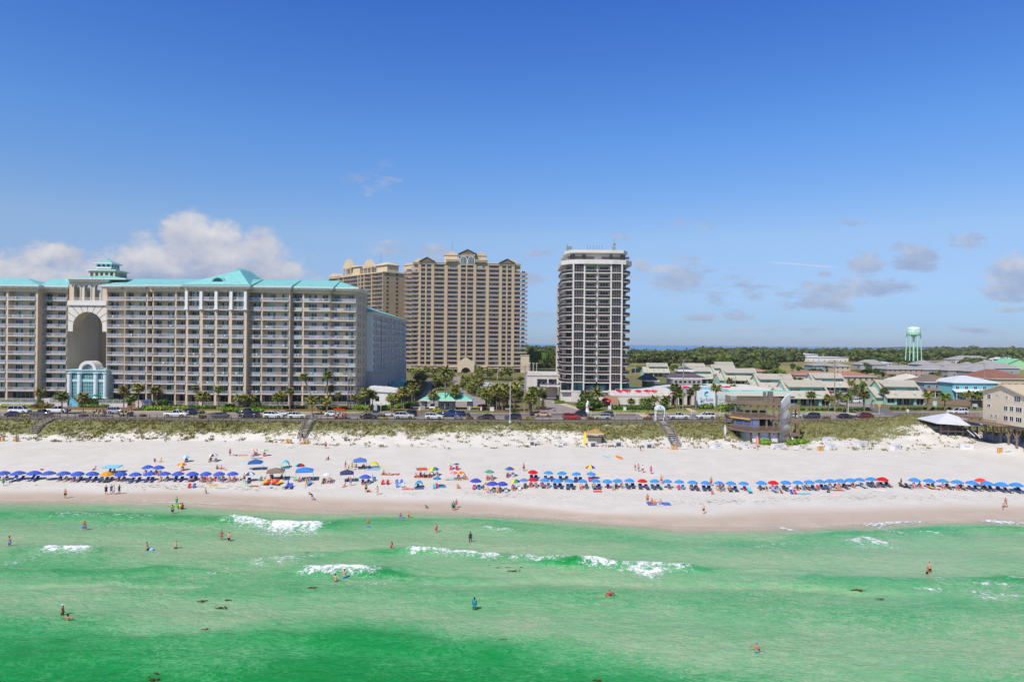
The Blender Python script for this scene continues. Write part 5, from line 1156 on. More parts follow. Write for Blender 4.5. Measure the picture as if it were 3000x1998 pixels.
def townhouse(px,py,wpx,label,rz=0.0,front=False,deep=15.0):
 p=G(px,py,ZG);k=p.y/2000;W=wpx*k;H1,H2=3.0,6.6
 root=thing('townhouse',label,'house',(p.x,p.y,ZG),rz,'mint green townhouses')
 w=W/2
 m=MB();m.prism([(0,0),(deep,0),(deep,H1),(deep*.5,H2+1.7),(0,H1)],-w,-w+.3,'x');m.prism([(0,0),(deep,0),(deep,H1),(deep*.5,H2+1.7),(0,H1)],w-.3,w,'x')
 m.box(-w+.301,1.6,0,w-.301,deep-.01,H1);m.build('wall',MINT,root)
 m=MB();t=.22
 def sl(x0,x1,y0,z0,y1,z1):m.add([(x0,y0,z0),(x1,y0,z0),(x1,y1,z1),(x0,y1,z1),(x0,y0,z0+t),(x1,y0,z0+t),(x1,y1,z1+t),(x0,y1,z1+t)],[(0,1,5,4),(1,2,6,5),(2,3,7,6),(3,0,4,7),(4,5,6,7),(3,2,1,0)])
 sl(-w-.4,w+.4,-1.0,H1-.55,deep*.5,H2+1.75);sl(-w-.4,w+.4,deep*.5+.003,H2+1.75,deep+.8,H1-.3);r=m.build('roof',BEIGE,root)
 m=MB();m.prism([(2.4,0),(deep-1,0),(deep-1,2.4),(deep*.5,H2-.9),(2.4,2.6)],-w-2.6,-w-.002,'x');m.build('side_wall',MINT,root)
 m=MB();sl(-w-2.9,-w-.41,1.6,2.35,deep*.5,H2-.8);sl(-w-2.9,-w-.41,deep*.5+.003,H2-.8,deep-.6,2.2);m.build('side_roof',BEIGE,r)
 m=MB();dz=H1+.9;m.box(-w+W*.06,2.6,H1,w-W*.12,deep*.5,H2);m.build('dormer_wall',MINT_D,root)
 m=MB();sl(-w+W*.02,w-W*.06,1.7,H2-.25,deep*.5+.3,H2+1.78);m.build('dormer_roof',BEIGE,r)
 for i,(a,b)in enumerate(((.10,.34),(.66,.84))):
  m=MB();window(m,-w+W*a,-w+W*b,H1+1.35,H1+2.55,2.6,3);m.build('window',[TRIM,GL_D],root)
 m=MB();m.box(-w+W*.42,1.9,H1,-w+W*.58,2.59,H1+1.9);m.build('balcony_wall',MINT_D,root)
 for a,b,kind in((.04,.2,0),(.30,.46,1),(.52,.66,1),(.80,.97,1)):
  m=MB();window(m,-w+W*a,-w+W*b,.1 if kind else.9,2.3,1.6 if.25<a<.78 else.3,1);m.build('patio_door' if kind else 'window',[TRIM,GL_D],root)
 m=MB();m.box(-w+.302,.3,0,-w+W*.24,1.59,H1-.2);m.box(w-W*.24,.3,0,w-.302,1.59,H1-.2);m.build('porch_wall',MINT,root)
 for a in(.245,.745):m=MB();m.box(-w+W*a-.35,-.1,0,-w+W*a+.35,1.4,H1+1.0);m.build('chimney',MINT_D,root)
 return root
th=lambda x,y,w,l,**k:townhouse(*E_(x,y),w/3.92,l,**k)
th(1265,975,470,'mint green townhouse with beige roof nearest the street behind the wooden beach bar')
th(905,850,420,'mint green townhouse whose beige roof shows just left of the nearest one')
th(490,742,380,'mint green townhouse behind the red pool parasols and wave emblem sign')
th(1520,828,360,'mint green townhouse behind the utility pole, a red parasol on its patio')
th(30,720,240,'mint green townhouse gable beside the slate roofed pavilion')
th(300,665,260,'small mint green townhouse in the rear row behind the others')
townhouse(*D_(1065,1130),60,'mint green townhouse directly right of the white tower in the rear row')
townhouse(*D_(1370,1130),62,'mint green townhouse above the slate pavilion in the rear row')
townhouse(*D_(1620,1110),52,'mint green townhouse furthest right of the rear row by a pole')
townhouse(*F_(600,1045),112,'mint green townhouse standing alone at the street corner by the yellow sign')
def house(px,py,wpx,deep,wall_h,roof_h,wall,roof,label,floors=2,cat='house',name='house',gable=False,over=.7,win_n=None,group=None,porch=None):
 p=G(px,py,ZG);k=p.y/2000;W=wpx*k;w=W/2
 root=thing(name,label,cat,(p.x,p.y,ZG),0,group)
 m=MB();m.box(-w,0,0,w,deep,wall_h)
 if gable:m.prism([(-w,wall_h),(w,wall_h),(0,wall_h+roof_h)],.01,deep-.01,'y')
 m.build('wall',wall,root);m=MB()
 if gable:
  t=.25
  for s_ in(-1,1):
   a,b=(s_*(w+over),wall_h-over*roof_h/w),(0,wall_h+roof_h+.02);q=[(a[0],a[1]),(b[0],b[1]),(b[0],b[1]+t),(a[0],a[1]+t)]
   m.prism(q if s_>0 else q[::-1],-over,deep+over,'y')
 else:m.hip(-w,0,w,deep,wall_h+.3,wall_h+roof_h,over,None,.3)
 m.build('roof',roof,root)
 n=win_n if win_n is not None else max(2,int(W/3.4));fh=wall_h/floors
 for f in range(floors):
  for i in range(n):
   xm=-w+W*(i+.5)/n;m=MB();window(m,xm-.55,xm+.55,f*fh+.9,f*fh+min(2.3,fh-.4),0,1);m.build('window',[TRIM,GL_D],root)
 if porch:
  m=MB();m.prism([(-2.6,fh-.05),(-.002,fh+1.0),(-.002,fh+1.2),(-2.8,fh+.12)],-w-.4,w*.7,'x');m.build('porch_roof',roof,root)
  for i in range(5):xx=-w+(W*.85)*i/4;m=MB();m.box(xx-.09,-2.5,0,xx+.09,-2.3,fh-.02);m.build('porch_post',TRIM,root)
  m=MB();picket(m,-w,w*.68,-2.35,.2,.9,.25,.05);m.build('porch_railing',TRIM,root)
 return root
f=F_;e=E_
house(*f(1010,975),100/1,13,6.6,2.9,SLBLUE,BROWNR,'slate blue house with brown hip roof and cream window gable',porch=True)
bb=house(*f(1400,1000),132,15,7.0,2.6,BLUEW,WHITER,'bright sky blue two storey house with white metal roof',porch=True)
house(*f(730,885),74,16,4.4,3.4,WHITE,CREAMR,'house with broad cream roof behind the mint corner townhouse',floors=1)
house(*f(600,725),108,16,5.4,2.6,PINKW,SHINGLE,'long pinkish beige house with flat grey hip roof and blue doors')
house(*f(1790,850),100,26,4.6,4.6,BEIGEW,RUSTR,'low house with wide rust brown roof at the right edge',floors=1)
gh='grey roofed houses of the rear estate'
for x,y,w,l,wl in((845,640,50,'grey hip roofed house just right of the water tower foot',SLBLUE),(960,715,78,'broad grey hip roof house behind the single palm',GREYW),(1120,655,52,'grey hip roofed house with tan wall in the middle of the estate',BEIGEW),(1230,725,74,'broad grey roof house behind the brown roofed one',GREYW),(1375,675,58,'grey hip roofed house with yellowish wall',BEIGEW),(1530,740,84,'broad grey roof house behind the sky blue one',GREYW),(1720,690,98,'olive walled house with long grey roof near the right edge',GREYW),(235,640,78,'grey hip roofed house behind the dark hedge left of the long pink one',GREYW),(1600,645,60,'distant grey hip roof between its neighbours',GREYW)):
 house(*f(x,y),w,15,4.6,4.2,wl,SHINGLE,l,floors=1,win_n=2,group=gh)
house(*f(1400,585),115,22,6.0,4.6,WHITE,SHINGLE,'large far white hall with pitched grey roof beyond the estate',floors=1,win_n=3)
house(*f(1900,640),80,22,4.5,5.5,M('pale_green_wall',(170,222,170),.7),M('mint_roof_far',(130,206,160),.6),'pale green gabled house at the far right edge',floors=1,gable=True,win_n=1)
house(*f(1780,605),90,20,5,5,WHITE,WHITER,'far hall with pale grey roof beside the pale green house',floors=1,win_n=2)
house(*f(370,600),38,12,3.2,1.6,WHITE,WHITER,'far small flat roofed kiosk left of the water tower',floors=1,win_n=3)
house(*f(990,585),90,14,3.6,1.5,PINKW,BROWNR,'far low brownish row of shops right of the water tower',floors=1,win_n=4)
house(*e(1440,600),70,16,5.8,2.8,M('teal_grey_wall',(130,158,160),.7),SHINGLE,'teal and beige house with long grey hip roof by the field',win_n=6)
house(*e(1640,610),44,14,5.6,2.4,BEIGEW,SHINGLE,'beige house joined right of the teal grey one',win_n=3)
house(*e(640,640),74,14,3.6,2.0,PINKW,REDR,'low terrace with brick red roof behind the mint roofs',floors=1,win_n=4)
house(*e(1330,690),120,14,3.6,2.2,PINKW,REDR,'long low terrace with brick red roof in the centre',floors=1,win_n=5)
house(*e(1810,770),104,15,5.6,2.4,BEIGEW,REDR,'two storey terrace with brick red roof and blue doors left of the mint corner',win_n=6)
house(*e(1430,470),142,30,5.5,1.2,WHITE,WHITER,'long flat white school hall at the far edge of the field',floors=1,win_n=9)
house(*e(1240,445),60,26,7.5,1.6,WHITE,WHITER,'far white block with pale roof beside the tree line',floors=1,win_n=4)
house(*e(830,440),22,12,9,3.0,WHITE,WHITER,'tiny white house half hidden among the dark trees',floors=1,win_n=2)
house(*D_(115,960),22,20,7.5,4.5,WHITE,M('orange_tile_roof',(206,128,92),.8,.1),'orange tile roofed house in the woods left of the white tower',floors=1,win_n=2)
house(*A_(912,1010),12,12,3.0,3,M('brown_shed_wall',(124,98,82),.8),BROWNR,'brown roofed house glimpsed through the resort archway',floors=1,win_n=1)
for x,y,l in((110,485,'left of the far roof peaks'),(240,490,'with two white gables'),(510,490,'nearest the water tower legs'),(1930-1900+60,470,'partly behind the left pines')):
 house(*f(x,y),26,12,9.0,4.0,WHITE,SHINGLE,'tiny far white house in the woods '+l,floors=1,win_n=1,gable=True)
def stilt_house():
 SID=roofm('beige_lap_siding',(222,206,182),.28,2,.03,.7);STR=roofm('sandy_roof',(202,184,156),.5,1,.05,.7)
 X0=121.4;root=thing('stilt_house','three storey beige siding building on timber stilts at the right edge','building',(0,0,0))
 def S(xf):r=ray(2500+xf/3.92,1190);return X0*r.y/r.x
 def H(xf,yf):r=ray(2500+xf/3.92,920+yf/3.92);return 28+r.z*(X0/r.x)
 y1=S(1490);zb=H(1800,1278);za=H(1720,822);ya=S(1720);y0=2*ya-y1;ze=H(1490,890)
 m=MB();m.prism([(y0,zb),(y1,zb),(y1,ze),(ya,za),(y0,ze)],X0,X0+28,'x');m.build('wall',SID,root)
 m=MB();t=.3;sl=(za-ze)/(ya-y0)
 for q in([(y0-.7,ze-.7*sl),(ya,za),(ya,za+t),(y0-.7,ze-.7*sl+t)],[(ya,za),(y1+.7,ze-.7*sl),(y1+.7,ze-.7*sl+t),(ya,za+t)]):m.prism(q,X0-.6,X0+28.6,'x')
 m.build('roof',STR,root)
 wn=[(1543,1578,918,968),(1642,1672,928,935),(1754,1772,938,970),(1853,1920,945,1000),(1545,1573,1034,1062),(1735,1772,1055,1102),(1803,1840,1060,1110),(1873,1935,1070,1120),(1582,1600,1148,1178),(1636,1652,1155,1185),(1735,1775,1168,1215),(1803,1840,1175,1222),(1873,1935,1185,1235)]
 for a,b,c,d in wn:
  ya_,yb_,z0,z1=S(b),S(a),H(a,d),H(a,c);t=.16;m=MB();m.mat(0).box(X0-.06,ya_-t,z0-t,X0-.005,yb_+t,z1+t);m.mat(1).box(X0-.09,ya_,z0,X0-.062,yb_,z1);m.mat(0);n=1 if b-a<50 else 2
  for i in range(1,n+1):q=ya_+(yb_-ya_)*i/(n+1);m.box(X0-.12,q-.05,z0,X0-.092,q+.05,z1)
  m.build('window',[TRIM,GL_D],root)
 m=MB();m.box(X0-.2,y0-.2,zb-.7,X0+28,y1+.2,zb-.01);m.build('floor_beam',WOOD_D,root)
 m=MB();m.box(X0-3.2,S(1785),zb-.35,X0-.21,y1+9,zb-.1);m.build('side_deck',WOOD,root)
 m=MB();n=30
 for i in range(n+1):q=S(1785)+(y1+9-S(1785))*i/n;m.box(X0-3.2,q-.05,zb-.1,X0-3.1,q+.05,zb+1)
 m.box(X0-3.22,S(1785),zb+.95,X0-3.08,y1+9,zb+1.05);m.build('deck_railing',WOOD,root)
 for y in np.linspace(y0+.4,y1-.3,6):
  for x in(X0+.5,X0+8,X0+16):g=gz(x,y);m=MB();m.tube([(x,y,g-1),(x,y,zb-.5)],.26,8);m.build('stilt',WOOD,root)
 for y in np.linspace(y0+.4,y1-.3,6)[1:5]:
  for s_ in(-1,1):m=MB();m.tube([(X0+.4,y,zb-3.4),(X0+.4,y+s_*1.6,zb-1.0)],.13,6);m.build('brace',WOOD,root)
stilt_house()
def gazebo():
 c=GP(2818,1262);Yg=177.0;k=Yg/2000;X_=lambda xf:(2500+xf/3.92-1500)/2000*Yg;Zf=lambda yf:28+(1015-(920+yf/3.92))*k
 root=thing('gazebo','open dune pavilion with low pyramid roof of pale grey metal','gazebo',(0,0,0))
 x0,x1=X_(958),X_(1530);ze=Zf(1262);zt=Zf(1172);d=11
 zf_=Zf(1372)
 m=MB();a=[(x0,Yg,ze+.25),(x1,Yg-1,ze-.4),(x1-1,Yg+d,ze-.2),(x0+1.5,Yg+d,ze+.3)];pk=(X_(1240),Yg+d*.5,zt+.3)
 m.add(a+[pk]+[(p[0],p[1],p[2]-.2)for p in a],[(0,1,4),(1,2,4),(2,3,4),(3,0,4),(5,6,1,0),(6,7,2,1),(7,8,3,2),(8,5,0,3),(8,7,6,5)]);m.build('roof',roofm('pale_grey_metal_roof',(218,218,222),.6,0,.05,.4),root)
 fl=zf_+.6
 m=MB();m.box(x0+1.5,Yg+.6,fl-.3,x1-1.5,Yg+d-1,fl);m.build('floor',WOOD_D,root)
 for i in range(6):
  for y in(Yg+.8,Yg+d-1.2):
   xx=x0+1.7+(x1-x0-3.4)*i/5;m=MB();m.box(xx-.14,y-.14,min(fl-2.5,gz(xx,y)-.5),xx+.14,y+.14,ze+(.0 if i<4 else-.3));m.build('post',WOOD_D,root)
 m=MB();picket(m,x0+1.6,x1-1.6,Yg+.75,fl,1.1,.28,.08);picket(m,x0+1.6,x1-1.6,Yg+d-1.1,fl,1.1,.28,.08);m.build('railing',WOOD_D,root)
 for a,b in(((1325,1330),(1400,1400)),((1380,1330),(1470,1420))):
  m=MB();q0=(X_(a[0]),Yg+.3,Zf(a[1]));q1=((2500+b[0]/3.92-1500)/2000*(Yg-3.5),Yg-3.5,28+(1015-(920+b[1]/3.92))*((Yg-3.5)/2000));m.tube([q0,q1],.11,6);m.build('stair_rail',TRIM,root)
 m=MB()
 for i in range(7):
  t_=(i+.5)/7;xx=X_(1350)+1.0*t_*3;m.box(xx,Yg+.2-3.4*t_-.25,fl-.2-2.6*t_,xx+2.4,Yg+.2-3.4*t_+.25,fl-.1-2.6*t_)
 m.build('steps',WOOD_G,root)
 r2=thing('dune_walkway','timber walkway with railings leading to the dune gazebo','walkway',(0,0,0));yb=190.0;X3=lambda xf:(2500+xf/3.92-1500)/2000*yb;z3=lambda yf:28+(1015-(920+yf/3.92))*(yb/2000)
 m=MB();m.box(X3(870),yb,z3(1190),X3(1500),yb+2,z3(1183));m.build('deck',WOOD,r2)
 m=MB();picket(m,X3(870),X3(1500),yb+.05,z3(1183),1.1,.35,.07);picket(m,X3(870),X3(1500),yb+1.9,z3(1183),1.1,.35,.07);m.build('railing',WOOD,r2)
 for i in range(7):xx=X3(880)+(X3(1490)-X3(880))*i/6;m=MB();m.box(xx-.12,yb+.8,gz(xx,yb+1)-1,xx+.12,yb+1.1,z3(1190));m.build('post',WOOD,r2)
 for xf in(985,1035):m=MB();m.tube([(X3(xf)-.8,yb-.2,z3(1165)),(X3(xf)+3.0,yb-6,z3(1290))],.09,6);m.build('stair_rail',TRIM,r2)
gazebo()
def water_tower():
 Y=800.0;c=lambda xf:(2500+xf/3.92-1500)/2000*Y;z=lambda yf:28+(1014-(920+yf/3.92))*(Y/2000)
 X0=c(693);root=thing('water_tower','pale mint water tower on six slender legs with domed tank','water tower',(X0,Y,ZG));rr=(c(764)-c(624))/2
 WT=M('mint_tank_paint',(176,226,204),.45,.04,.4);zz=lambda yf:z(yf)-ZG
 m=MB();m.smooth=True;m.lathe([(.4,zz(146)),(rr*.55,zz(149)),(rr*.85,zz(158)),(rr*.99,zz(172)),(rr,zz(180))][::-1],28);m.build('tank_dome',M('white_tank_top',(236,238,226),.4,.03),root)
 m=MB();m.smooth=True;m.lathe([(1.0,zz(272)),(rr*.22,zz(266)),(rr*.6,zz(254)),(rr*.9,zz(242)),(rr,zz(235)),(rr,zz(180.5))],28);m.build('tank',WT,root)
 m=MB();m.lathe([(rr+.9,zz(238)),(rr+.9,zz(236)),(rr+.05,zz(236))],28);m.build('catwalk',WT,root)
 m=MB();m.lathe([(1.0,-1),(1.0,zz(268))],12);m.build('riser_pipe',WT,root)
 for i in range(6):
  a=PI/6+i*PI/3;m=MB();m.tube([(rr*1.16*math.cos(a),rr*1.16*math.sin(a),-1),(rr*.97*math.cos(a),rr*.97*math.sin(a),zz(238))],.55,8);m.build('leg',WT,root)
 for zf_ in(355,440):
  m=MB();zz_=zz(zf_);q=rr*(.97+.19*(1-(zz_)/(zz(238))))
  for i in range(6):
   a,b=PI/6+i*PI/3,PI/6+(i+1)*PI/3;m.tube([(q*math.cos(a),q*math.sin(a),zz_),(q*math.cos(b),q*math.sin(b),zz_)],.14,5)
  m.build('brace_ring',WT,root)
 for an in(-1.9,-.3):
  m=MB();ww=.22
  pts=[]
  for i in range(7):
   a=an-ww+2*ww*i/6;pts.append((rr+.05)*np.array([math.cos(a),math.sin(a)]))
  for i in range(6):
   m.add([(*pts[i],zz(212)),(*pts[i+1],zz(212)),(*pts[i+1],zz(188)),(*pts[i],zz(188))],[(0,1,2,3)])
  m.build('tank_emblem',M('tank_emblem_blue',(196,216,236),.5)if an<-1 else NAVY,root)
water_tower()
def gatehouse():
 Y=214.0;c=lambda x:(940+x/2.8-1500)/2000*Y;z=lambda y:28+(1001-(700+y/2.8))*(Y/2000)-ZG
 root=thing('gatehouse','drive-through gatehouse with pale green metal roof on grey pillars','gatehouse',(0,0,ZG));GR=roofm('pale_green_metal_roof',(126,200,172),.6,0,.08,.5);GW=M('grey_gatehouse_wall',(150,146,146),.8)
 x0,x1=c(820),c(1250);ze,zr=z(1325),z(1278)+.5
 m=MB();m.hip(x0,Y-1.5,x1,Y+6,ze+.3,zr,0,None,.35);m.build('roof',GR,root)
 m=MB();xm=c(1040);m.hip(c(965),Y-2.2,c(1110),Y+6.6,ze+.36,zr+.5,0,None,.35);m.build('centre_roof',GR,root)
 m=MB();m.box(c(968),Y,0,c(1098),Y+5,ze-.06);m.build('booth',GW,root);m=MB();window(m,c(990),c(1060),.9,2.1,Y,3);m.build('booth_window',[TRIM,GL_T],root)
 for x in(840,1225):m=MB();m.box(c(x)-.8,Y-.4,0,c(x)+.8,Y+4.6,ze-.06);m.build('pillar',GW,root)
 YL=M('gate_arm_yellow',(228,190,40),.5);WB=M('gate_box_white',(222,222,222),.6)
 for a,b,y in((765,815,1392),(850,905,1392),(1130,1225,1388),(1245,1320,1392)):
  g=G(*C_(a,y+14),ZG);k=g.y;X3=lambda x:(940+x/2.8-1500)/2000*k
  t=thing('barrier_gate','yellow barrier arm %s the gatehouse'%{765:'furthest left before',850:'left of the booth at',1130:'right of the booth at',1245:'furthest right before'}[a],'barrier',(X3(b),k,ZG),group='yellow barrier arms')
  m=MB();m.box(-.25,-.2,0,.25,.2,1.15);m.build('gate_box',WB,t);m=MB();m.box(-(X3(b)-X3(a)),-.28,.92,0,-.21,1.06);m.build('arm',YL,t)
gatehouse()
BARK=M('palm_trunk_bark',(138,120,104),.9,.25,5,bump=.3);BARK2=M('tree_bark',(98,82,68),.9,.25,4)
FROND=leafm('palm_frond',(116,118,56),.3,(164,156,84));FROND2=leafm('palm_frond_green',(94,110,50),.3,(144,148,74));DEADF=leafm('dead_palm_frond',(150,122,84),.3)
HEDGE=leafm('hedge_leaves',(52,82,34),.4,(92,124,46));HEDGE_L=leafm('light_hedge_leaves',(96,136,34),.3,(140,172,52));TREEL=leafm('tree_leaves',(54,84,38),.45,(98,124,54));TREEL2=leafm('light_tree_leaves',(78,108,40),.4,(122,146,58))
WOODL=leafm('wood_leaves',(44,76,38),.5,(118,138,60),.09);PLANTY=leafm('yellow_green_plant',(150,152,48),.3,(188,184,84));FLOWR=leafm('brownish_shrub',(92,84,46),.4,(136,104,60))
def leaves(C,n,size,rng,flat=.5):
 """n small leaf-clump faces round every centre row (x, y, z, rx, ry, rz)"""
 k=len(C);d=rng.normal(size=(k*n,3));d/=np.linalg.norm(d,axis=1)[:,None];d[:,2]*=np.where(d[:,2]<0,.7,1)
 r=rng.uniform(.62,1.06,(k*n,1));c=np.repeat(C,n,0);P=c[:,:3]+d*r*c[:,3:6]
 nrm=d+rng.normal(size=d.shape)*.55;nrm/=np.linalg.norm(nrm,axis=1)[:,None]
 a=np.cross(nrm,rng.normal(size=d.shape));a/=np.linalg.norm(a,axis=1)[:,None];b=np.cross(nrm,a)
 s=size*rng.uniform(.55,1.3,(k*n,1));a*=s;b*=s*rng.uniform(.5,.9,(k*n,1))
 V=np.stack([P-a-b*.6,P+a*.9-b,P+a+b*.7,P-a*.8+b],1).reshape(-1,3);return V,np.arange(len(V)).reshape(-1,4)
def blob_core(C,rng,n=7,m=5):
 """lumpy inner masses so that the crowns are not see-through"""
 vs,fs=[],[];mb=MB()
 for c in C:mb.ball(c[:3],(c[3]*.72,c[4]*.72,c[5]*.72),n,m)
 V=np.array(mb.v);V+=rng.normal(size=V.shape)*.06*np.mean(C[:,3]);return V,mb.f
def foliage_mesh(name,C,n,size,mat,seed=0,core=True):
 rng=np.random.default_rng(seed);C=np.asarray(C,float);V,Fc=leaves(C,n,size,rng)
 fs=[tuple(f)for f in Fc.tolist()];vs=V.tolist()
 if core:
  V2,F2=blob_core(C,rng);b=len(vs);vs+=V2.tolist();fs+=[tuple(i+b for i in f)for f in F2]
 me=bpy.data.meshes.new(name);me.from_pydata(vs,[],fs);me.materials.append(mat);me.update();return me
def palm_meshes(seed,fan=True,mat=None):
 rnd=random.Random(seed);mb=MB();nf=36
 for i in range(nf):
  az=i*2.399+rnd.uniform(-.3,.3);el=math.asin(min(1,-.35+1.3*(i/nf)))+rnd.uniform(-.12,.12);L=rnd.uniform(1.35,1.9)*(1.0 if fan else 1.35)
  d=Vector((math.cos(az)*math.cos(el),math.sin(az)*math.cos(el),math.sin(el)));side=Vector((-math.sin(az),math.cos(az),0));p=Vector((0,0,0));pts=[];w=[.05,.08,.42,.46,.22,.03]if fan else[.05,.2,.27,.27,.2,.04]
  for s in range(6):
   pts.append(p.copy());step=L/5;p=p+d*step;d=(d+Vector((0,0,-.17-.1*s/5))).normalized()
  vs=[];fs=[]
  for s in range(6):
   up=side.cross(Vector((math.cos(az),math.sin(az),0)));q=pts[s];k=-.28*w[s]
   vs+=[q+side*w[s]+Vector((0,0,k)),q,q-side*w[s]+Vector((0,0,k))]
  for s in range(5):fs+=[(s*3,s*3+1,s*3+4,s*3+3),(s*3+1,s*3+2,s*3+5,s*3+4)]
  mb.add(vs,fs)
  if fan:
   for t in(-1,1):
    q=pts[3];e=q+d*.1+side*t*.75+Vector((0,0,-.25))+Vector((math.cos(az),math.sin(az),0))*.45;mb.add([q+side*t*.1,q+side*t*.42+Vector((0,0,-.1)),e],[(0,1,2)])
 crown=mb.mesh('palm_crown',mat or FROND);mb=MB()
 for i in range(13):
  az=i*2.4+rnd.random();L=rnd.uniform(.9,1.3);d=Vector((math.cos(az)*.75,math.sin(az)*.75,-.8));s_=Vector((-math.sin(az),math.cos(az),0))*.16
  a=Vector((math.cos(az),math.sin(az),0))*.15;b=a+d*L*.6;c=b+Vector((0,0,-.5*L))
  mb.add([a-s_*.5,a+s_*.5,b+s_*1.4,b-s_*1.4,c],[(0,1,2,3),(3,2,4)])
 dead=mb.mesh('palm_dead_fronds',DEADF);mb=MB();mb.smooth=True
 mb.tube([(0,0,0),(.01,0,.04),(.0,0,.3),(0,0,.7),(0,0,1)],[.26,.22,.17,.17,.21],9);return crown,dead,mb.mesh('palm_trunk',BARK)
PALMS=[palm_meshes(1),palm_meshes(2,True,FROND2),palm_meshes(3),palm_meshes(4,True,FROND2)];DATE=palm_meshes(9,False,FROND2)
def palm(p,h,label,cr=1.0,lean=(0,0),var=0,group=None,tmpl=None):
 r=thing('palm_tree',label,'palm tree',p,random.uniform(0,6.28),group);cm,dm,tm=tmpl or PALMS[var%4]
 c,s=math.cos(-r.rotation_euler.z),math.sin(-r.rotation_euler.z);lx,ly=lean[0]*c-lean[1]*s,lean[0]*s+lean[1]*c
 t=link('trunk',tm,r,scale=(min(1.15,.7+h*.05),)*2+(math.hypot(h,math.hypot(lx,ly)),));t.rotation_euler=Vector((lx,ly,h)).to_track_quat('Z','Y').to_euler()
 o=link('crown',cm,r,loc=(lx,ly,h),scale=(cr,)*3);link('dead_fronds',dm,r,loc=(lx,ly,h-.1),scale=(cr*.9,)*3);return r
def palms(zone,fr_,lst,group,hint=''):
 """(x foot, y foot, y crown centre[, crown scale, x crown]) in a reading frame"""
 if C_ is fr_:lst=lst+[(q[0]+jx,q[1]+jy,q[2]+jy+((q[0]*7)%24)-12)for q in lst for jx,jy in[(((q[0]*13)%31)-15+(8 if q[0]%2 else-8),((q[1]*5)%23)-14)]if not 820<q[0]<1110 or q[1]<1300]
 items=sorted([(fr_(q[0],q[1]),fr_(q[4]if len(q)>4 else q[0],q[2]),q)for q in lst],key=lambda a:a[0][0]);n=len(items)
 for i,(a,b,q)in enumerate(items):
  p=G(*a,ZG);k=p.y/2000;h=max(2.0,(a[1]-b[1])*k);lx=(b[0]-a[0])*k;cs=1.38*(q[3]if len(q)>3 else 1.0)*random.uniform(.92,1.1)
  size='tall' if h>9 else 'short' if h<5 else 'medium'
  lab='%s %spalm, %s from the left %s'%(size,'leaning ' if abs(lx)>1 else '',ordw(i+1),zone)
  palm(p,h,lab,cs,(lx,0),i*7+len(zone),group)
palms('along the street before the resort',A_,[(358,1335,1240),(547,1425,1268,1.05),(732,1420,1280),(1030,1320,1235),(1092,1395,1220),(1155,1398,1290,.95),(1222,1370,1195,1.1),(1362,1352,1215),(1386,1352,1222,.9),(1735,1350,1188,.85),(1788,1432,1270)],'palms along the resort street front')
palms('before the right half of the resort',B_,[(268,1385,1205,.8),(455,1362,1285),(492,1362,1290),(552,1358,1284),(798,1405,1278),(832,1385,1258,.9),(903,1388,1220,.8),(1150,1408,1100,.85,1022),(1232,1395,1085,.9),(1256,1385,1200,.95),(1098,1432,1305),(1222,1425,1312,.95),(1325,1392,1255,.6),(1468,1365,1282,.7),(1520,1350,1280,.6),(1570,1402,1232),(1606,1395,1240),(1632,1398,1262)],'palms along the resort street front')
palms('in the drive groves left of the gatehouse',C_,[(480,1260,1215,.9),(530,1265,1205),(495,1240,1168,.7),(592,1422,1308),(620,1372,1300,.8),(640,1330,1250),(655,1345,1265),(680,1395,1258,1.1),(700,1300,1240),(725,1320,1255),(742,1290,1215),(768,1355,1220),(730,1260,1180),(760,1245,1190),(790,1250,1190),(800,1225,1140),(835,1215,1140),(820,1180,1120),(850,1190,1130)],'palms of the gatehouse drive')
palms('on the planted island behind the gatehouse',C_,[(935,1402,1278,1.0,918),(1100,1400,1262,.95),(945,1240,1160),(965,1235,1190),(985,1215,1145),(1010,1200,1150),(1035,1190,1150),(1060,1180,1140),(1108,1260,1220,.8),(955,1190,1135),(1078,1170,1115,.8)],'palms of the gatehouse drive')
palm(G(*C_(1019,1402),ZG),11.2*1.05,'feathery date palm rising through the middle of the gatehouse roof line',1.5,(0,0),0,None,DATE)
palms('in the grove right of the gatehouse',C_,[(1172,1240,1190),(1190,1200,1150),(1205,1180,1145),(1222,1275,1225),(1250,1290,1215),(1268,1240,1180),(1302,1292,1175),(1260,1195,1130),(1290,1170,1120),(1320,1175,1090),(1352,1400,1290),(1372,1395,1265),(1385,1330,1240),(1408,1400,1285),(1428,1390,1240),(1446,1395,1300),(1462,1398,1255),(1488,1405,1275),(1510,1385,1230),(1532,1375,1268),(1558,1345,1235),(1585,1410,1270),(1608,1330,1230),(1625,1310,1255),(1718,1452,1312),(1728,1440,1330,.8)],'palms of the right hand grove')
palms('at the foot of the tan tower',C_,[(745,1130,1080),(770,1135,1085),(800,1140,1090),(815,1135,1082),(850,1120,1080),(878,1120,1072),(918,1125,1078),(940,1120,1090),(990,1118,1072),(1018,1120,1080),(1065,1130,1090),(1280,1130,1082),(1310,1125,1070),(1365,1140,1095),(1395,1140,1100),(1422,1150,1085),(1480,1150,1110),(1520,1155,1085,1.3),(1548,1150,1075,1.3)],'palms at the foot of the tan tower')
palms('about the white tower driveway',D_,[(12,1450,1300),(30,1400,1240),(55,1385,1275,.9),(80,1405,1260,.9),(108,1398,1250,.8),(118,1395,1290,.7)],'palms about the white tower')
palm(G(*D_(556,1375),ZG),4.6,'bushy date palm beside the red awning at the tower steps',1.5,(0,0),0,None,DATE)
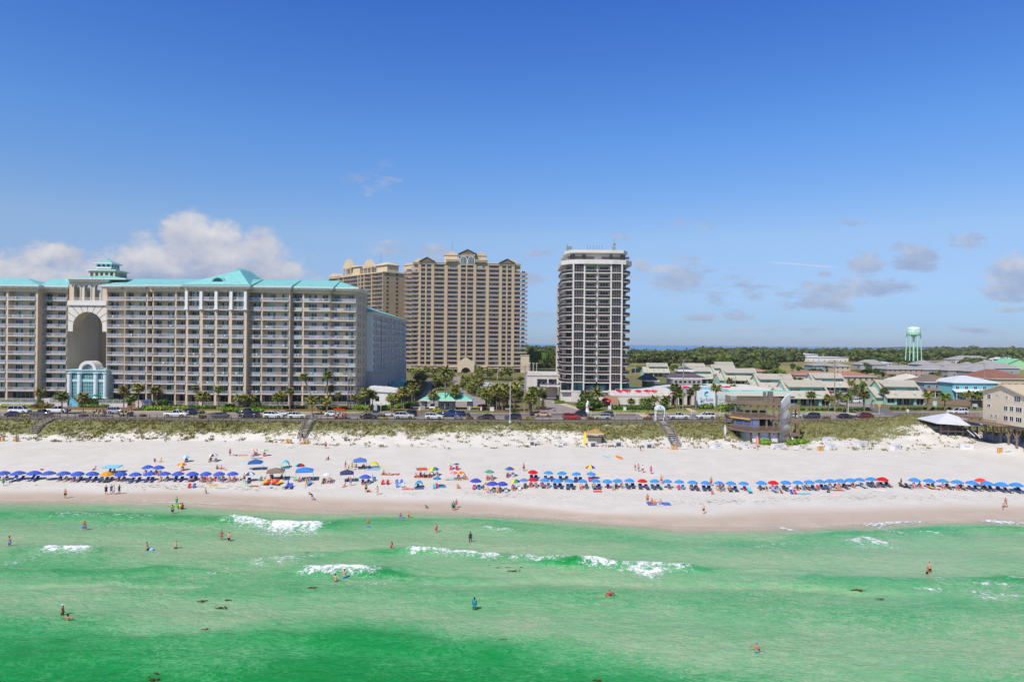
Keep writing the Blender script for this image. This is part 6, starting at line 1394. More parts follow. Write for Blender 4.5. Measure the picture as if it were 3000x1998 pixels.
palms('along the pool terrace and blue signs',D_,[(838,1420,1332,.75),(935,1392,1335,.8),(975,1445,1332,1.0),(1028,1412,1312,.85),(1108,1390,1345,1.1),(1130,1388,1312,.9),(1195,1385,1215,1.1),(1215,1385,1255,1.1),(1232,1388,1272),(1322,1380,1255,.9),(1368,1390,1215,.9),(1532,1400,1222,1.0)],'palms along the pool terrace')
palms('rising behind the pool terrace edge',E_,[(345,790,685,.85),(385,880,772,1.1),(530,840,780,1.3),(575,835,745,1.1),(505,850,800),(680,850,790),(130,720,678,.8),(560,760,738),(650,720,690)],'palms behind the pool terrace')
palms('among the mint townhouses',E_,[(925,812,722,.9),(1030,870,802),(1278,1032,850,1.0),(1478,1032,885,1.0),(1480,800,705,.95),(1588,975,860),(1690,1052,880,1.0),(1890,1032,850,1.0),(1150,725,685),(1185,720,680),(1265,720,685,.8),(1040,705,660),(1010,700,655),(1075,710,660),(1740,790,710),(1800,850,760,.8),(1300,760,735,.7),(1330,790,765,.6)],'palms among the townhouses')
palms('around the houses on the right',F_,[(125,1108,918,.95,108),(352,1038,880,.95),(855,1105,930,1.0),(1050,1100,945,1.15),(1068,960,870,1.1),(1270,1010,925,.9),(1340,1030,928,1.0),(1430,1065,935,1.2),(1185,720,685,.9),(975,725,690,1.2),(600,745,715,1.3),(640,740,725,1.0),(1060,760,735,.7),(880,740,720,.8)],'palms around the right hand houses')
def hedge(fr_,a,b,h,d,label,mat=None,group=None,seed=0):
 p,q=G(*fr_(*a),ZG),G(*fr_(*b),ZG);L=(q-p).length;ang=math.atan2(q.y-p.y,q.x-p.x);n=max(2,int(L/(h*.75)));rng=np.random.default_rng(seed+int(L*10))
 C=[(L*(i+.5)/n+rng.uniform(-.1,.1),d/2+rng.uniform(-.1,.1)*d,h*.48+rng.uniform(-.06,.06)*h,L/n*.8,d*.55,h*.55)for i in range(n)]
 o=link('hedge',foliage_mesh('hedge',C,90,.16*max(1,h/1.2),mat or HEDGE,seed),None,None,(p.x,p.y,ZG-.1),(0,0,ang));return tag(o,label,'hedge',group)
def shrub(fr_,x,y,wpx,h,label,mat=None,name='shrub',group=None,z=ZG,seed=None):
 p=G(*fr_(x,y),z);r=wpx*p.y/2000/2;rng=np.random.default_rng(seed or int(abs(p.x*31+p.y*7)));n=7 if r>1 else 4
 C=[(rng.normal()*r*.42,rng.normal()*r*.3,h*(.45+.2*rng.random()),r*.55,r*.5,h*.48)for _ in range(n)]
 o=link(name,foliage_mesh(name,C,110,.09+.09*r,mat or HEDGE,3),None,None,(p.x,p.y,z-.15));return tag(o,label,name.replace('_',' '),group)
hg='clipped hedges along the street'
hedge(A_,(-260,1350),(355,1352),2.0,2,'long dark hedge at the far left before the resort',None,hg,1)
hedge(A_,(520,1345),(1135,1352),2.1,2,'long dark hedge before the resort archway and pool',None,hg,2)
hedge(A_,(280,1375),(460,1376),1.7,1.6,'low brownish shrub mass beside the white utility box',FLOWR,hg,3)
hedge(A_,(0,1365),(270,1367),1.0,1.2,'low flowering bed edging at the far left',PLANTY,hg,13)
hedge(A_,(690,1368),(950,1370),1.2,1.4,'low green bed under the dark archway hedge',TREEL2,hg,14)
hedge(A_,(1225,1398),(1665,1400),1.7,2.6,'broad light green clipped hedge right of the grey jeep',HEDGE_L,hg,4)
hedge(B_,(280,1410),(432,1412),1.7,2.4,'broad light green clipped hedge left of the dark pickup',HEDGE_L,hg,5)
hedge(B_,(560,1412),(655,1414),1.3,2.2,'light green clipped hedge just behind the dark pickup',HEDGE_L,hg,6)
hedge(B_,(640,1380),(1050,1382),1.1,1.2,'low dark hedge row before the resort right half',None,hg,7)
hedge(B_,(1130,1385),(1400,1388),1.1,1.2,'low dark hedge row under the twin utility poles',None,hg,8)
hedge(B_,(1475,1390),(1800,1392),1.7,2.4,'broad green hedge under the palms by the stop sign',HEDGE_L,hg,9)
hedge(B_,(0,1380),(240,1382),1.2,1.4,'dark hedge between the resort centre columns and lawn',None,hg,10)
hedge(C_,(640,1390),(735,1370),1.4,2,'green hedge bordering the drive left of the gatehouse',HEDGE_L,hg,11)
hedge(D_,(690,1402),(1140,1405),1.7,1.4,'row of dark rounded shrubs before the terrace wall',None,hg,12)
hedge(E_,(0,1010),(160,1012),1.8,1.4,'shrubs and young palms under the blue lettered sign',TREEL2,hg,15)
hedge(A_,(1690,1380),(1800,1382),1.4,1.6,'bright hedge behind the navy vehicle',HEDGE_L,hg,16)
for a,b,l in(((700,1390),(800,1360),'hedge beside the left gatehouse drive lane'),((760,1290),(840,1275),'low hedge across the left drive grove'),((860,1135),(1060,1140),'dark hedge along the foot of the tan tower left of the porch'),((1250,1150),(1560,1165),'dark hedge along the foot of the tan tower right of the porch'),((930,1220),(1040,1205),'low hedge on the planted island'),((1180,1250),(1330,1270),'low hedge under the right grove palms'),((1380,1335),(1560,1340),'low hedge through the right grove')):hedge(C_,a,b,1.3,2.0,l,TREEL2 if 'low' in l else HEDGE,hg,21)
sg='rounded shrubs'
for fr_,x,y,w,h,l,m in((A_,1440,1360,27,2.4,'round dark shrub above the light green hedge',None),(B_,590,1375,24,2.0,'round dark shrub behind the dark green pickup',None),(B_,365,1372,30,1.4,'low bright shrub behind the light green hedge',HEDGE_L),(A_,1345,1362,18,1.4,'small bright shrub left of the round dark one',HEDGE_L),(D_,470,1405,76,3.6,'large dark green bush mass before the white tower',None),(D_,470,1345,42,4.2,'upper dome of dark bush against the tower base',TREEL),(D_,250,1310,20,1.6,'pale shrub on the drive island by the tower',PLANTY),(D_,250,1350,26,1.2,'low shrubs on the white gravel of the drive island',TREEL2),(E_,245,1040,28,2.3,'round bright shrub beside the angled sign',HEDGE_L),(E_,345,1042,28,2.5,'round very dark shrub beside the wooden beach bar',HEDGE),(E_,430,1010,20,1.8,'shrub clump just left of the beach bar top',TREEL2),(E_,1140,1015,14,2.6,'small spiky bush right of the beach bar stairs',TREEL2),(C_,945,1425,34,1.3,'low yellowish bush left of the gatehouse booth',PLANTY),(C_,1370,1405,17,1.3,'round bush by the white mailboxes',HEDGE),(C_,1405,1370,27,2.6,'dark bush under the right grove palms',TREEL),(C_,1325,1270,14,2.2,'dark bush on the grove lawn',TREEL),(F_,265,1030,28,2.3,'round yellow green bush at the mint corner house',PLANTY),(F_,180,1018,11,1.6,'small round bush left of the yellow green one',HEDGE),(E_,1730,855,20,1.6,'clipped bush in the parking lot behind the pole',HEDGE),(C_,1585,1418,20,1.0,'low shrub by the yellow sign guy wires',HEDGE)):
 shrub(fr_,x,y,w,h,l,m,group=sg)
bx=[E_(x,1030)for x in(1185,1270,1340,1405,1465,1530,1605,1670,1735,1815,1870,1930)]+[F_(x,1105)for x in(48,105,165)]+[F_(x,1098)for x in(445,510,580,640,708,775,830,915,970,1020,1105)]+[F_(x,1090)for x in(1320,1385)]
for i,(x,y)in enumerate(bx):shrub(lambda a,b:(a,b),x,y,13,.95,'small box shaped bush, %s from the left along the townhouse lawns'%ordw(i+1),HEDGE,'clipped_bush','row of clipped bushes along the townhouse lawns')
vp=[b1(x,232)for x in(270,950,1630,2325)]+[b2(x,285)for x in(60,840)]+[b3(x,300)for x in(310,1430,2230)]+[b4(x,305)for x in(55,850,1640)]+[b5(x,305)for x in(410,1855)]
for i,(x,y)in enumerate(vp):shrub(lambda a,b:(a,b),x,y+1,22,.7,'low verge clump by the boardwalk rail, %s from the left'%ordw(i+1),FLOWR if i%3 else PLANTY,'verge_plant','planted clumps on the road verge')
for x,y,w,h,l in((735,1412,52,1.2,'fresh green bush patch before the beach bar ground floor'),(1075,1420,36,1.4,'fresh green bush at the foot of the bar stairs'),(1190,1405,44,1.0,'low green growth right of the beach bar')):q=GP(*E_(x,y));shrub(E_,x,y,w,h,l,HEDGE_L,group=sg,z=q.z)
def tree_meshes(seed,h=8.0,r=4.0,mat=TREEL,pine=False):
 rng=np.random.default_rng(seed);C=[];mb=MB();top=h*.92
 mb.tube([(0,0,-.3),(.1,0,h*.3),(.05,.1,h*.62)],[h*.035,h*.028,h*.018],8)
 for i in range(16 if not pine else 11):
  a=rng.uniform(0,6.28);q=rng.uniform(.15,.85)**.7;zz=h*(rng.uniform(.38,.95)if not pine else rng.uniform(.55,.98));rr=r*q*(1-.55*max(0,(zz/h-.6)/.4));s=r*rng.uniform(.26,.44)
  C.append((rr*math.cos(a),rr*math.sin(a),zz,s,s,s*.75))
  if i<6:mb.tube([(.05,.05,h*(.3+.04*i)),(rr*.5*math.cos(a),rr*.5*math.sin(a),zz*.8),(rr*math.cos(a),rr*math.sin(a),zz)],[h*.014,h*.01,h*.005],6)
 return foliage_mesh('tree_crown',C,130,r*.085,mat,seed),mb.mesh('tree_trunk',BARK2)
TREES=[tree_meshes(21),tree_meshes(22,mat=TREEL2),tree_meshes(23,r=3.4),tree_meshes(24,h=9,r=3.0,mat=TREEL,pine=True)]
def tree(fr_,x,y,ytop,wpx,label,v=0,group='broadleaf trees behind the townhouses',z=ZG):
 p=G(*fr_(x,y),z);k=p.y/2000;t=fr_(x,ytop);b=fr_(x,y);h=(b[1]-t[1])*k;r=wpx*k/2
 o=thing('tree',label,'tree',(p.x,p.y,z),random.uniform(0,6.28),group);cm,tm=TREES[v];s=(r/3.6,r/3.6,h/8.3)
 link('trunk',tm,o,scale=s);link('crown',cm,o,scale=s);return o
for x,y,yt,w,l,v in((280,600,415,28,'dark spreading tree above the left mint roofs',0),(350,600,440,26,'tree joined right of the dark spreading one',2),(230,590,440,22,'left shoulder tree of the dark clump by the field',2),(420,590,480,24,'lower tree at the right of the dark clump',0),(560,560,490,22,'bushy tree on the near field edge',0),(690,560,500,30,'low wide tree on the near field edge',2),(800,560,520,22,'small tree at the end of the field edge row',0),(780,690,570,32,'pale green tree left of the central red roof',1),(870,690,545,40,'large light green round tree before the red roofs',1),(950,700,570,24,'pale tree at the right of the large round one',1),(1060,590,485,24,'dark tree standing alone before the field',2),(1140,600,520,22,'dark low tree right of the lone one',0),(1300,610,545,26,'tree left of the teal grey house',0),(1375,610,550,22,'tree touching the teal grey house',2),(1460,600,510,17,'tree before the join of the teal and beige houses',0),(1720,640,580,34,'wide shrubby tree right of the beige house',0),(1790,650,560,30,'light shrubby tree near the far right roofs',1),(1900,640,560,34,'dense tree at the right of the beige house',0),(1900,560,480,34,'dark trees behind the right roofs',0),(1540,720,640,16,'leafy tree partly hiding the red roofed terrace',1),(1870,840,690,18,'feathery bush tree at the edge of the parking lot',1)):
 tree(E_,x,y,yt,w,l,v)
for x,y,yt,w,l,v in((60,720,640,34,'dense green tree left of the pink house',0),(160,725,625,34,'dark green tree left of the pink house front',0),(250,730,620,30,'dark green tree touching the pink house',2),(330,740,660,22,'tree at the left foot of the pink house',0),(210,810,740,24,'lower tree behind the mint corner house',1),(330,800,745,26,'low tree behind the mint corner roof',1),(440,760,690,26,'lower tree before the pink house',1),(540,770,710,22,'small tree before the pink house centre',0),(1310,585,540,22,'round tree before the far white hall',0),(1420,600,560,24,'low tree before the white hall right end',0),(1500,610,565,24,'low tree right of the far white hall',0),(1600,600,560,26,'tree mass between the far halls',0),(150,590,480,30,'tall dark tree left of the water tower',0),(250,590,490,28,'dark tree beside the far kiosk',2),(420,585,490,30,'dark tree left under the water tower',0),(520,590,500,30,'dark tree at the water tower legs',2),(620,600,530,30,'dark tree in front of the water tower legs',0),(720,600,535,30,'dark tree right of the water tower riser',2),(790,590,540,26,'dark tree at the right leg of the water tower',0),(120,880,800,20,'bush tree by the wall of the parking lot',1)):
 tree(F_,x,y,yt,w,l,v)
for x,y,yt,w,l,v in((20,1090,905,26,'dense tree in the woods right of the tan tower',0),(70,1085,920,24,'rounded tree in the woods beside the orange roof',1),(130,1090,935,24,'rounded tree under the orange roof',1),(190,1090,920,22,'tree in the woods against the white tower edge',0),(900,1080,1045,20,'low tree at the field corner beside the white tower',1),(1120,1100,1010,40,'large tree behind the small mint gables',0),(1200,1110,1030,34,'tree behind the mint gables right side',2),(1270,1100,1020,30,'tree behind the wood pole of the pavilion',0)):
 tree(D_,x,y,yt,w,l,v)
gt=sorted([E_(x,y)+(w,)for x,y,w in((95,712,14),(215,705,13),(455,775,16),(500,800,18),(612,800,14),(700,700,16),(640,730,14),(1105,765,15),(1165,800,16),(1185,850,12),(1385,745,13),(1560,705,16),(1575,790,14),(1610,850,12),(1120,640,16),(560,690,14),(860,770,12),(1000,760,15),(1240,640,15),(1650,720,14))]+[F_(x,y)+(w,)for x,y,w in((700,860,16),(905,715,16),(830,745,14),(1100,820,12),(1250,740,15),(1560,745,16),(1480,650,14),(1690,655,16),(985,700,12),(410,800,16),(1180,820,12),(1400,660,12))])
for i,(x,y,w)in enumerate(gt):tree(lambda a,b:(a,b),x,y,y-w*.8,w*1.25,'small leafy garden tree, %s from the left among the right hand houses'%ordw(i+1),i%3,'garden trees among the houses')
tree(C_,1548,1150,1062,24,'broad dark tree beside the parking deck',0);tree(C_,1720,1215,1140,22,'dark tree before the parking deck wall',2);tree(C_,1640,1180,1130,24,'dark low tree between grove and parking deck',0);tree(C_,1000,1170,1085,8,'thin tree behind the island palms',1)
def wood():
 rng=np.random.default_rng(5);C=[]
 def row(fr_,pts,n,h,back,r=4.5):
  for _ in range(n):
   i=rng.integers(0,len(pts)-1);t=rng.random();a,b=pts[i],pts[i+1];p=G(*fr_(a[0]+(b[0]-a[0])*t,a[1]+(b[1]-a[1])*t),ZG);Y=p.y+back*rng.random()**1.4;X=p.x*Y/p.y;hh=h*rng.uniform(.5,1.25);tv=rng.uniform(.7,1.3)
   for _ in range(4):
    s=r*rng.uniform(.4,1.05)*tv;C.append((X+rng.normal()*r*.6,Y+rng.normal()*r*.6,ZG+hh*rng.uniform(.35,.9),s,s,s*rng.uniform(.6,.95)))
   s=r*.7;C.append((X,Y,ZG+hh*.3,s,s,hh*.35))
 row(D_,[(-40,1060),(230,1060)],90,11,160);row(C_,[(300,1010),(1700,1015)],260,13,500,6);row(D_,[(-40,1000),(230,990)],90,15,500)
 row(D_,[(830,1020),(1100,1018),(1350,1030)],190,11,260);row(D_,[(1300,1035),(1680,1030)],170,11,300,5)
 row(E_,[(0,470),(400,470),(800,478)],260,13,340,5);row(E_,[(800,478),(1000,478),(1160,470)],110,10,300);row(E_,[(0,420),(900,420),(1960,420)],420,12,700,6.5)
 row(E_,[(1700,470),(1960,480)],50,12,300);row(E_,[(480,560),(860,560)],40,5,60,4)
 row(F_,[(0,560),(600,545),(900,545)],240,14,500,6);row(F_,[(800,530),(1960,520)],330,13,900,7);row(F_,[(1250,600),(1960,610)],60,7,100,4.5)
 row(A_,[(880,1000),(960,1000)],40,14,500);row(F_,[(900,470),(1960,480)],200,17,600,8)
 row(C_,[(1660,1060),(1760,1060)],40,9,150)
 C=np.array(C);k=18;V,Fc=leaves(C,k,1.25,rng);V2,F2=blob_core(C,rng,6,4)
 vs=V.tolist();b=len(vs);fs=[tuple(f)for f in Fc.tolist()]+[tuple(i+b for i in f)for f in F2];vs+=V2.tolist()
 me=bpy.data.meshes.new('far_wood');me.from_pydata(vs,[],fs);me.materials.append(WOODL);me.update()
 tag(link('far_wood',me),'far dense green wood beyond the field and houses','wood',kind='stuff')
wood()
STAIRP=[(GP(*b1(380,432)),GP(*b1(650,258))),(GP(*b2(1375,568)),GP(*b2(1540,318))),(GP(*b4(2010,678)),GP(*b4(1790,345)))]
def dune_grass():
 rng=np.random.default_rng(8);N=30000;X=rng.uniform(-165,165,N);yt,yc=il(TOEL,X),il(CRESTL,X)
 t=rng.uniform(-.12,1.35,N);Y=yt+(yc-yt)*t;d=sstep(-.05,1.0,t)*.95+(fbm(X*.09+5,Y*.2,3)-.5)*.9+(fbm(X*.75,Y*1.0+7,3)-.52)*2.6
 for bx_ in(G(1480,1285,3.5),G(2660,1280,3.5)):d-=.35*np.exp(-(((X-bx_.x)/22)**2+((Y-bx_.y)/6)**2))
 for(a_,c_)in STAIRP:
  for t_ in np.linspace(0,1,12):q_=a_.lerp(c_,t_);d=np.where((np.abs(X-q_.x)<2.0)&(np.abs(Y-q_.y)<1.6),-1,d)
 bq=GP(*E_(760,1375));d=np.where((np.abs(X-bq.x-1)<9)&(Y<bq.y+8)&(Y>bq.y-1.5)&(rng.random(N)<.8),-1,d)
 keep=rng.random(N)<np.clip(d,0,1);keep&=Y<yc-.4;X,Y=X[keep],Y[keep];N=len(X);Z=gz_np(X,Y);B=6
 a=rng.uniform(0,6.28,(N,B));L=rng.uniform(.22,.62,(N,B))*(.6+.8*fbm(X*.15,Y*.2,2))[:,None];w=rng.uniform(.035,.08,(N,B));ln=rng.uniform(.25,.8,(N,B))
 bx,by=X[:,None]+rng.normal(size=(N,B))*.18,Y[:,None]+rng.normal(size=(N,B))*.18;bz=np.repeat(Z[:,None],B,1)-.05
 dx,dy=np.cos(a),np.sin(a);px_,py_=-dy*w,dx*w
 P0=np.stack([bx-px_,by-py_,bz],-1);P1=np.stack([bx+px_,by+py_,bz],-1);mx,my,mz=bx+dx*L*ln*.4,by+dy*L*ln*.4,bz+L*.65
 P2=np.stack([mx+px_*.9,my+py_*.9,mz],-1);P3=np.stack([mx-px_*.9,my-py_*.9,mz],-1);P4=np.stack([bx+dx*L*ln,by+dy*L*ln,bz+L*.95],-1)
 V=np.stack([P0,P1,P2,P3,P4],2).reshape(-1,3);b=np.arange(N*B)*5;vs=V.tolist()
 fs=[(i,i+1,i+2,i+3)for i in b.tolist()]+[(i+3,i+2,i+4)for i in b.tolist()]
 me=bpy.data.meshes.new('dune_grass');me.from_pydata(vs,[],fs);me.materials.append(leafm('dune_grass_blades',(112,117,55),.35,(168,160,94)));me.update()
 tag(link('dune_grass',me),'tufts of olive dune grass over the sandy bank','grass',kind='stuff')
dune_grass()
def boardwalk():
 xs=np.arange(-175,107,1.95);yc=il(CRESTL,xs)-.2;z=6.95
 root=thing('boardwalk','long grey timber boardwalk with post and rail fence along the road','boardwalk',(0,0,0))
 def run(mb,o0,o1,z0,z1,x0=-178,x1=108):
  q=np.linspace(x0,x1,70);y=il(CRESTL,q)-.2
  for a,b,c,d in zip(q[:-1],q[1:],y[:-1],y[1:]):
   mb.add([(a,c+o0,z0),(b,d+o0,z0),(b,d+o1,z0),(a,c+o1,z0),(a,c+o0,z1),(b,d+o0,z1),(b,d+o1,z1),(a,c+o1,z1)],[(0,1,5,4),(2,3,7,6),(4,5,6,7),(3,2,1,0)])
 m=MB();run(m,.0,2.2,z-.12,z);m.build('deck',WOOD_G,root);m=MB();run(m,-.06,-.004,z-.42,z-.02);m.build('edge_beam',WOOD_G,root)
 m=MB();run(m,-.02,.12,z+1.14,z+1.22);m.build('top_rail',WOOD_D,root);m=MB();run(m,.02,.07,z+.55,z+.63);m.build('middle_rail',WOOD_D,root)
 P=Parts('post',root,[WOOD_D],98,'far_posts');o=sorted(range(len(xs)),key=lambda i:abs(xs[i]))
 for i in o:mb=P.piece();mb.box(xs[i]-.065,yc[i]-.03,5.6,xs[i]+.065,yc[i]+.1,z+1.13);P.put(mb)
 P.done()
boardwalk()
def stairs(bot,top,w,label,n=18,rail=WOOD_G):
 b=GP(*bot);t=GP(*top);t.z=max(t.z,6.95);d=Vector((t.x-b.x,t.y-b.y,0));L=d.length;H=t.z-b.z
 root=thing('beach_stairs',label,'stairs',(b.x,b.y,b.z),math.atan2(d.y,d.x),'timber beach stairs')
 u=d/L;zs=[0.0]
 for i in range(1,25):f=i/24;zs.append(max(zs[-1],H*f,gz(b.x+d.x*f,b.y+d.y*f)+.3-b.z))
 zs[-1]=max(H,zs[-2]);Zf=lambda f:float(np.interp(f,np.linspace(0,1,25),zs))
 for i in range(n):m=MB();x=L*(i+.5)/n;z=Zf((i+1)/n);m.box(x-L/n*.45,-w/2,z-.07,x+L/n*.45,w/2,z);m.build('tread',WOOD_L,root)
 for s in(-1,1):
  y=s*(w/2+.05);q=[i/8 for i in range(9)];m=MB()
  for o in(.55,1.05):m.tube([(L*f,y,Zf(f)+o)for f in q],.07,5)
  m.build('handrail',rail,root);m=MB()
  for f,g in zip(q[:-1],q[1:]):m.prism([(L*f,Zf(f)-.08),(L*g,Zf(g)-.08),(L*g,Zf(g)-.5),(L*f,Zf(f)-.5)],y-.04,y+.04,'y')
  m.build('stringer',rail,root)
  for f in q:m=MB();m.box(L*f-.06,y-.06,Zf(f)-1.2,L*f+.06,y+.06,Zf(f)+1.05);m.build('post',rail,root)
WOOD_L=M('sun_bleached_wood',(186,172,160),.85,.15,3)
stairs(b1(380,432),b1(650,258),1.9,'timber beach stairs at the far left climbing to the right')
stairs(b2(1375,568),b2(1540,318),1.9,'straight central timber beach stairs below the red golf cart')
stairs(b4(2010,678),b4(1790,345),2.0,'timber beach stairs climbing left to the white arched gateway',22)
def gateway():
 p=GP(*b4(1783,340));k=p.y/2000;p.z=6.95
 r=thing('arched_gateway','white arched gateway with wave emblem at the head of the beach stairs','gateway',p);H=4.2;w=1.15;W_=M('gateway_white',(226,232,238),.6)
 for s in(-1,1):
  for y in(-.2,1.2):m=MB();m.box(s*w-.1,y-.1,-.6,s*w+.1,y+.1,H-1.2);m.build('post',W_,r)
 m=MB();n=12;m.prism([(1.35*math.cos(PI*i/n),H-1.25+1.3*math.sin(PI*i/n))for i in range(n+1)],-.35,1.4,'y');m.build('arch_sign',W_,r)
 text_mesh('arch_lettering','Surfside',.5,M('arch_blue',(70,140,200),.6),r,(0,-.36,H-1.05),(PI/2,0,0),.1);wave_logo(r,0,-.36,H-.45,.24)
 m=MB()
 for s in(-1,1):picket(m,s*w-.02,s*w+.02,.4,0,1,.1)
 for i in range(8):m.box(-w-.03,-.1+.17*i,0,-w+.03,-.06+.17*i,2.2);m.box(w-.03,-.1+.17*i,0,w+.03,-.06+.17*i,2.2)
 m.build('lattice',W_,r)
gateway()
def beach_bar():
 Y=175.5;X_=lambda x,y=Y:(2050+x/3.92-1500)/2000*y;Z=lambda v,y=Y:28+(1010.4-(940+v/3.92))*(y/2000);g=2.7
 r=thing('beach_bar','weathered wooden three deck beach bar with white ground floor and stair tower','beach bar',(0,0,0))
 xl,x0,x1,xw=X_(447),X_(588),X_(945),X_(1035,Y+9);WBAR=M('bar_white_wall',(236,234,232),.8,.08,.8,streak=True);yb=Y+9.5
 poly=lambda i,f=0:[(x0+i,Y+i-f),(x1-.2,Y+i-f),(x1-.2,yb),(xl+i*1.5,yb),(xl+i*1.5,Y+5.5+i)]
 zf=[Z(1268),Z(1115),Z(955)]
 m=MB();m.prism([(x0+.9,Y+.9),(x1-.3,Y+.9),(x1-.3,yb),(xl+2.6,yb),(xl+2.6,Y+5)],g-1.2,zf[0]-.3);m.build('ground_floor_wall',WBAR,r)
 for z in zf:m=MB();m.prism(poly(-.25),z-.32,z);m.build('deck',WOOD,r)
 for z,h in zip(zf,(1.75,1.55,1.9)):
  m=MB();h=1.25 if h<1.9 else 1.5;pts=poly(-.22);sd=[(pts[1],pts[0]),(pts[0],pts[4])]+([(pts[4],pts[3]),(pts[1],pts[2])]if z==zf[2]else[])
  for a,b in sd:
   L=math.hypot(b[0]-a[0],b[1]-a[1]);n=int(L/.27);ux,uy=(b[0]-a[0])/L,(b[1]-a[1])/L
   for i in range(n):q=L*(i+.5)/n;m.prism([(a[0]+ux*(q-.065)-uy*.02,a[1]+uy*(q-.065)+ux*.02),(a[0]+ux*(q+.065)-uy*.02,a[1]+uy*(q+.065)+ux*.02),(a[0]+ux*(q+.065)+uy*.02,a[1]+uy*(q+.065)-ux*.02),(a[0]+ux*(q-.065)+uy*.02,a[1]+uy*(q-.065)-ux*.02)],z-.35,z+h)
   m.tube([(*a,z+h),(*b,z+h)],.07,5)
  m.build('railing',WOOD,r)
 for zi in(0,1):
  for f in(0,.27,.55,.8,1):xx=x0+.2+(x1-x0-.6)*f;m=MB();m.box(xx-.2,Y+.1,zf[zi],xx+.2,Y+.5,zf[zi+1]-.33);m.build('deck_post',WOOD_G,r)
  for a in(.3,.75):xx=x0+(xl-x0)*a;yy=Y+5.5*a;m=MB();m.box(xx-.2,yy+.2,zf[zi],xx+.2,yy+.6,zf[zi+1]-.33);m.build('deck_post',WOOD_G,r)
 for f in(0,.3,.68,1):xx=x0+.3+(x1-x0-.8)*f;m=MB();m.box(xx-.16,Y+.25,g-1,xx+.16,Y+.6,zf[0]-.33);m.build('ground_post',WOOD_D,r)
 m=MB();m.box(x0+1.2,Y+6,zf[0],x1-.6,Y+6.2,zf[1]-.33);m.build('bar_back_wall',WOOD_D,r)
 m=MB();m.box(xl+1.2,Y+7.5,zf[1],x1-1,Y+9,zf[1]+1.1);m.build('bar_counter',WOOD,r)
 PL=glassm('clear_plastic_sheet',(92,104,146),.12,0,.2);m=MB();m.box(x0+.1,Y+.12,zf[0]+.2,x0+(x1-x0)*.28,Y+.15,zf[1]-.35);a,b=(x0-.05,Y+.2),(xl+.4,Y+5.2);m.prism([a,(a[0]+.04,a[1]+.02),(b[0]+.04,b[1]+.02),b],zf[0]+.2,zf[1]-.35);m.build('plastic_curtain',PL,r)
 m=MB();m.tube([(xl-.3,Y+5.3,zf[1]-.45),(x0-.2,Y-.35,zf[1]-.45)],.2,6);m.build('yellow_awning_edge',M('awning_yellow',(206,170,84),.7),r)
 m=MB();m.box(X_(690),Y+.84,g-.4,X_(770),Y+.895,Z(1290));m.build('roller_door',TRIM,r)
 m=MB();m.box(X_(870),Y+.82,Z(1325),X_(905),Y+.895,Z(1278));s_=m.build('notice_board',M('notice_red',(182,62,62),.7),r)
 m=MB()
 for i in(0,1):
  for j in(0,1):m.box(X_(874+i*16),Y+.79,Z(1322-j*24),X_(887+i*16),Y+.815,Z(1303-j*24))
 m.build('notice_sheet',TRIM,s_)
 m=MB();m.box(X_(495),Y+4.0,zf[2]-1.05,X_(540),Y+4.1,zf[2]-.4);m.build('name_board',TRIM,r)
 marks(r,(X_(495)+X_(540))/2,Y+3.99,zf[2]-.88,.8,.34,6,NAVY)
 m=MB();Q=lambda t,z,o:(x1-.15+4.2*t+o,Y+.95+3.4*t,z);pr=[(0,g-1),(1,g-1),(1,Z(850)),(.6,zf[2]+1.8),(0,zf[2]-.35)];m.add([Q(t,z,0)for t,z in pr]+[Q(t,z,-.25)for t,z in pr],[(0,1,2,3,4),(9,8,7,6,5)]+[(i,5+i,5+(i+1)%5,(i+1)%5)for i in range(5)]);m.build('stair_wall',WBAR,r)
 tx=X_(1045,Y+3);tw=1.9
 for x in(tx,tx+tw):
  for y in(Y+2,Y+4.2):m=MB();m.box(x-.13,y-.13,g-1.5,x+.13,y+.13,Z(955,Y+3));m.build('tower_post',WOOD,r)
 for v0,v1 in((955,1005),(1110,1165),(1275,1310)):
  m=MB();m.box(tx-.2,Y+1.85,Z(v1,Y+3),tx+tw+.2,Y+1.99,Z(v0,Y+3));m.box(tx-.2,Y+1.9,Z(v1,Y+3)-.2,tx+tw+.2,Y+4.3,Z(v1,Y+3)-.02);m.build('tower_landing',WOOD,r)
 for zt,zb in((zf[1],Z(1165,Y+3)-.1),(zf[2]-.2,Z(1005,Y+3)-.1),(Z(1310,Y+3),g)):
  pass
 for(xa,va),(xb,vb)in(((945,1085),(1035,985)),((945,1235),(1035,1115)),((985,1365),(1035,1320)),((950,1310),(1030,1265))):
  a=(X_(xa),Y+.3,Z(va));b=(X_(xb,Y+2),Y+2,Z(vb,Y+2));m=MB()
  for o in(0,1.0):m.tube([(a[0],a[1],a[2]+o),(b[0],b[1],b[2]+o)],.09,5)
  n=8
  for i in range(n+1):t=i/n;m.box(a[0]+(b[0]-a[0])*t-.04,a[1]+(b[1]-a[1])*t-.03,a[2]+(b[2]-a[2])*t-.1,a[0]+(b[0]-a[0])*t+.04,a[1]+(b[1]-a[1])*t+.03,a[2]+(b[2]-a[2])*t+1)
  m.build('stair_rail',WOOD,r)
 m=MB();m.box(X_(865),Y+4,zf[2],X_(918),Y+5,Z(825));m.box(X_(815),Y+4.2,zf[2],X_(840),Y+5,Z(830));m.build('roof_bin',WOOD_G,r)
 return zf,x0,x1,Y
BARF=beach_bar()
POLE=M('grey_utility_pole',(158,146,134),.85,.15,3);STEEL=M('pale_lamp_steel',(214,214,214),.5);WIRE=M('black_wire',(60,58,60),.6)
PT={}
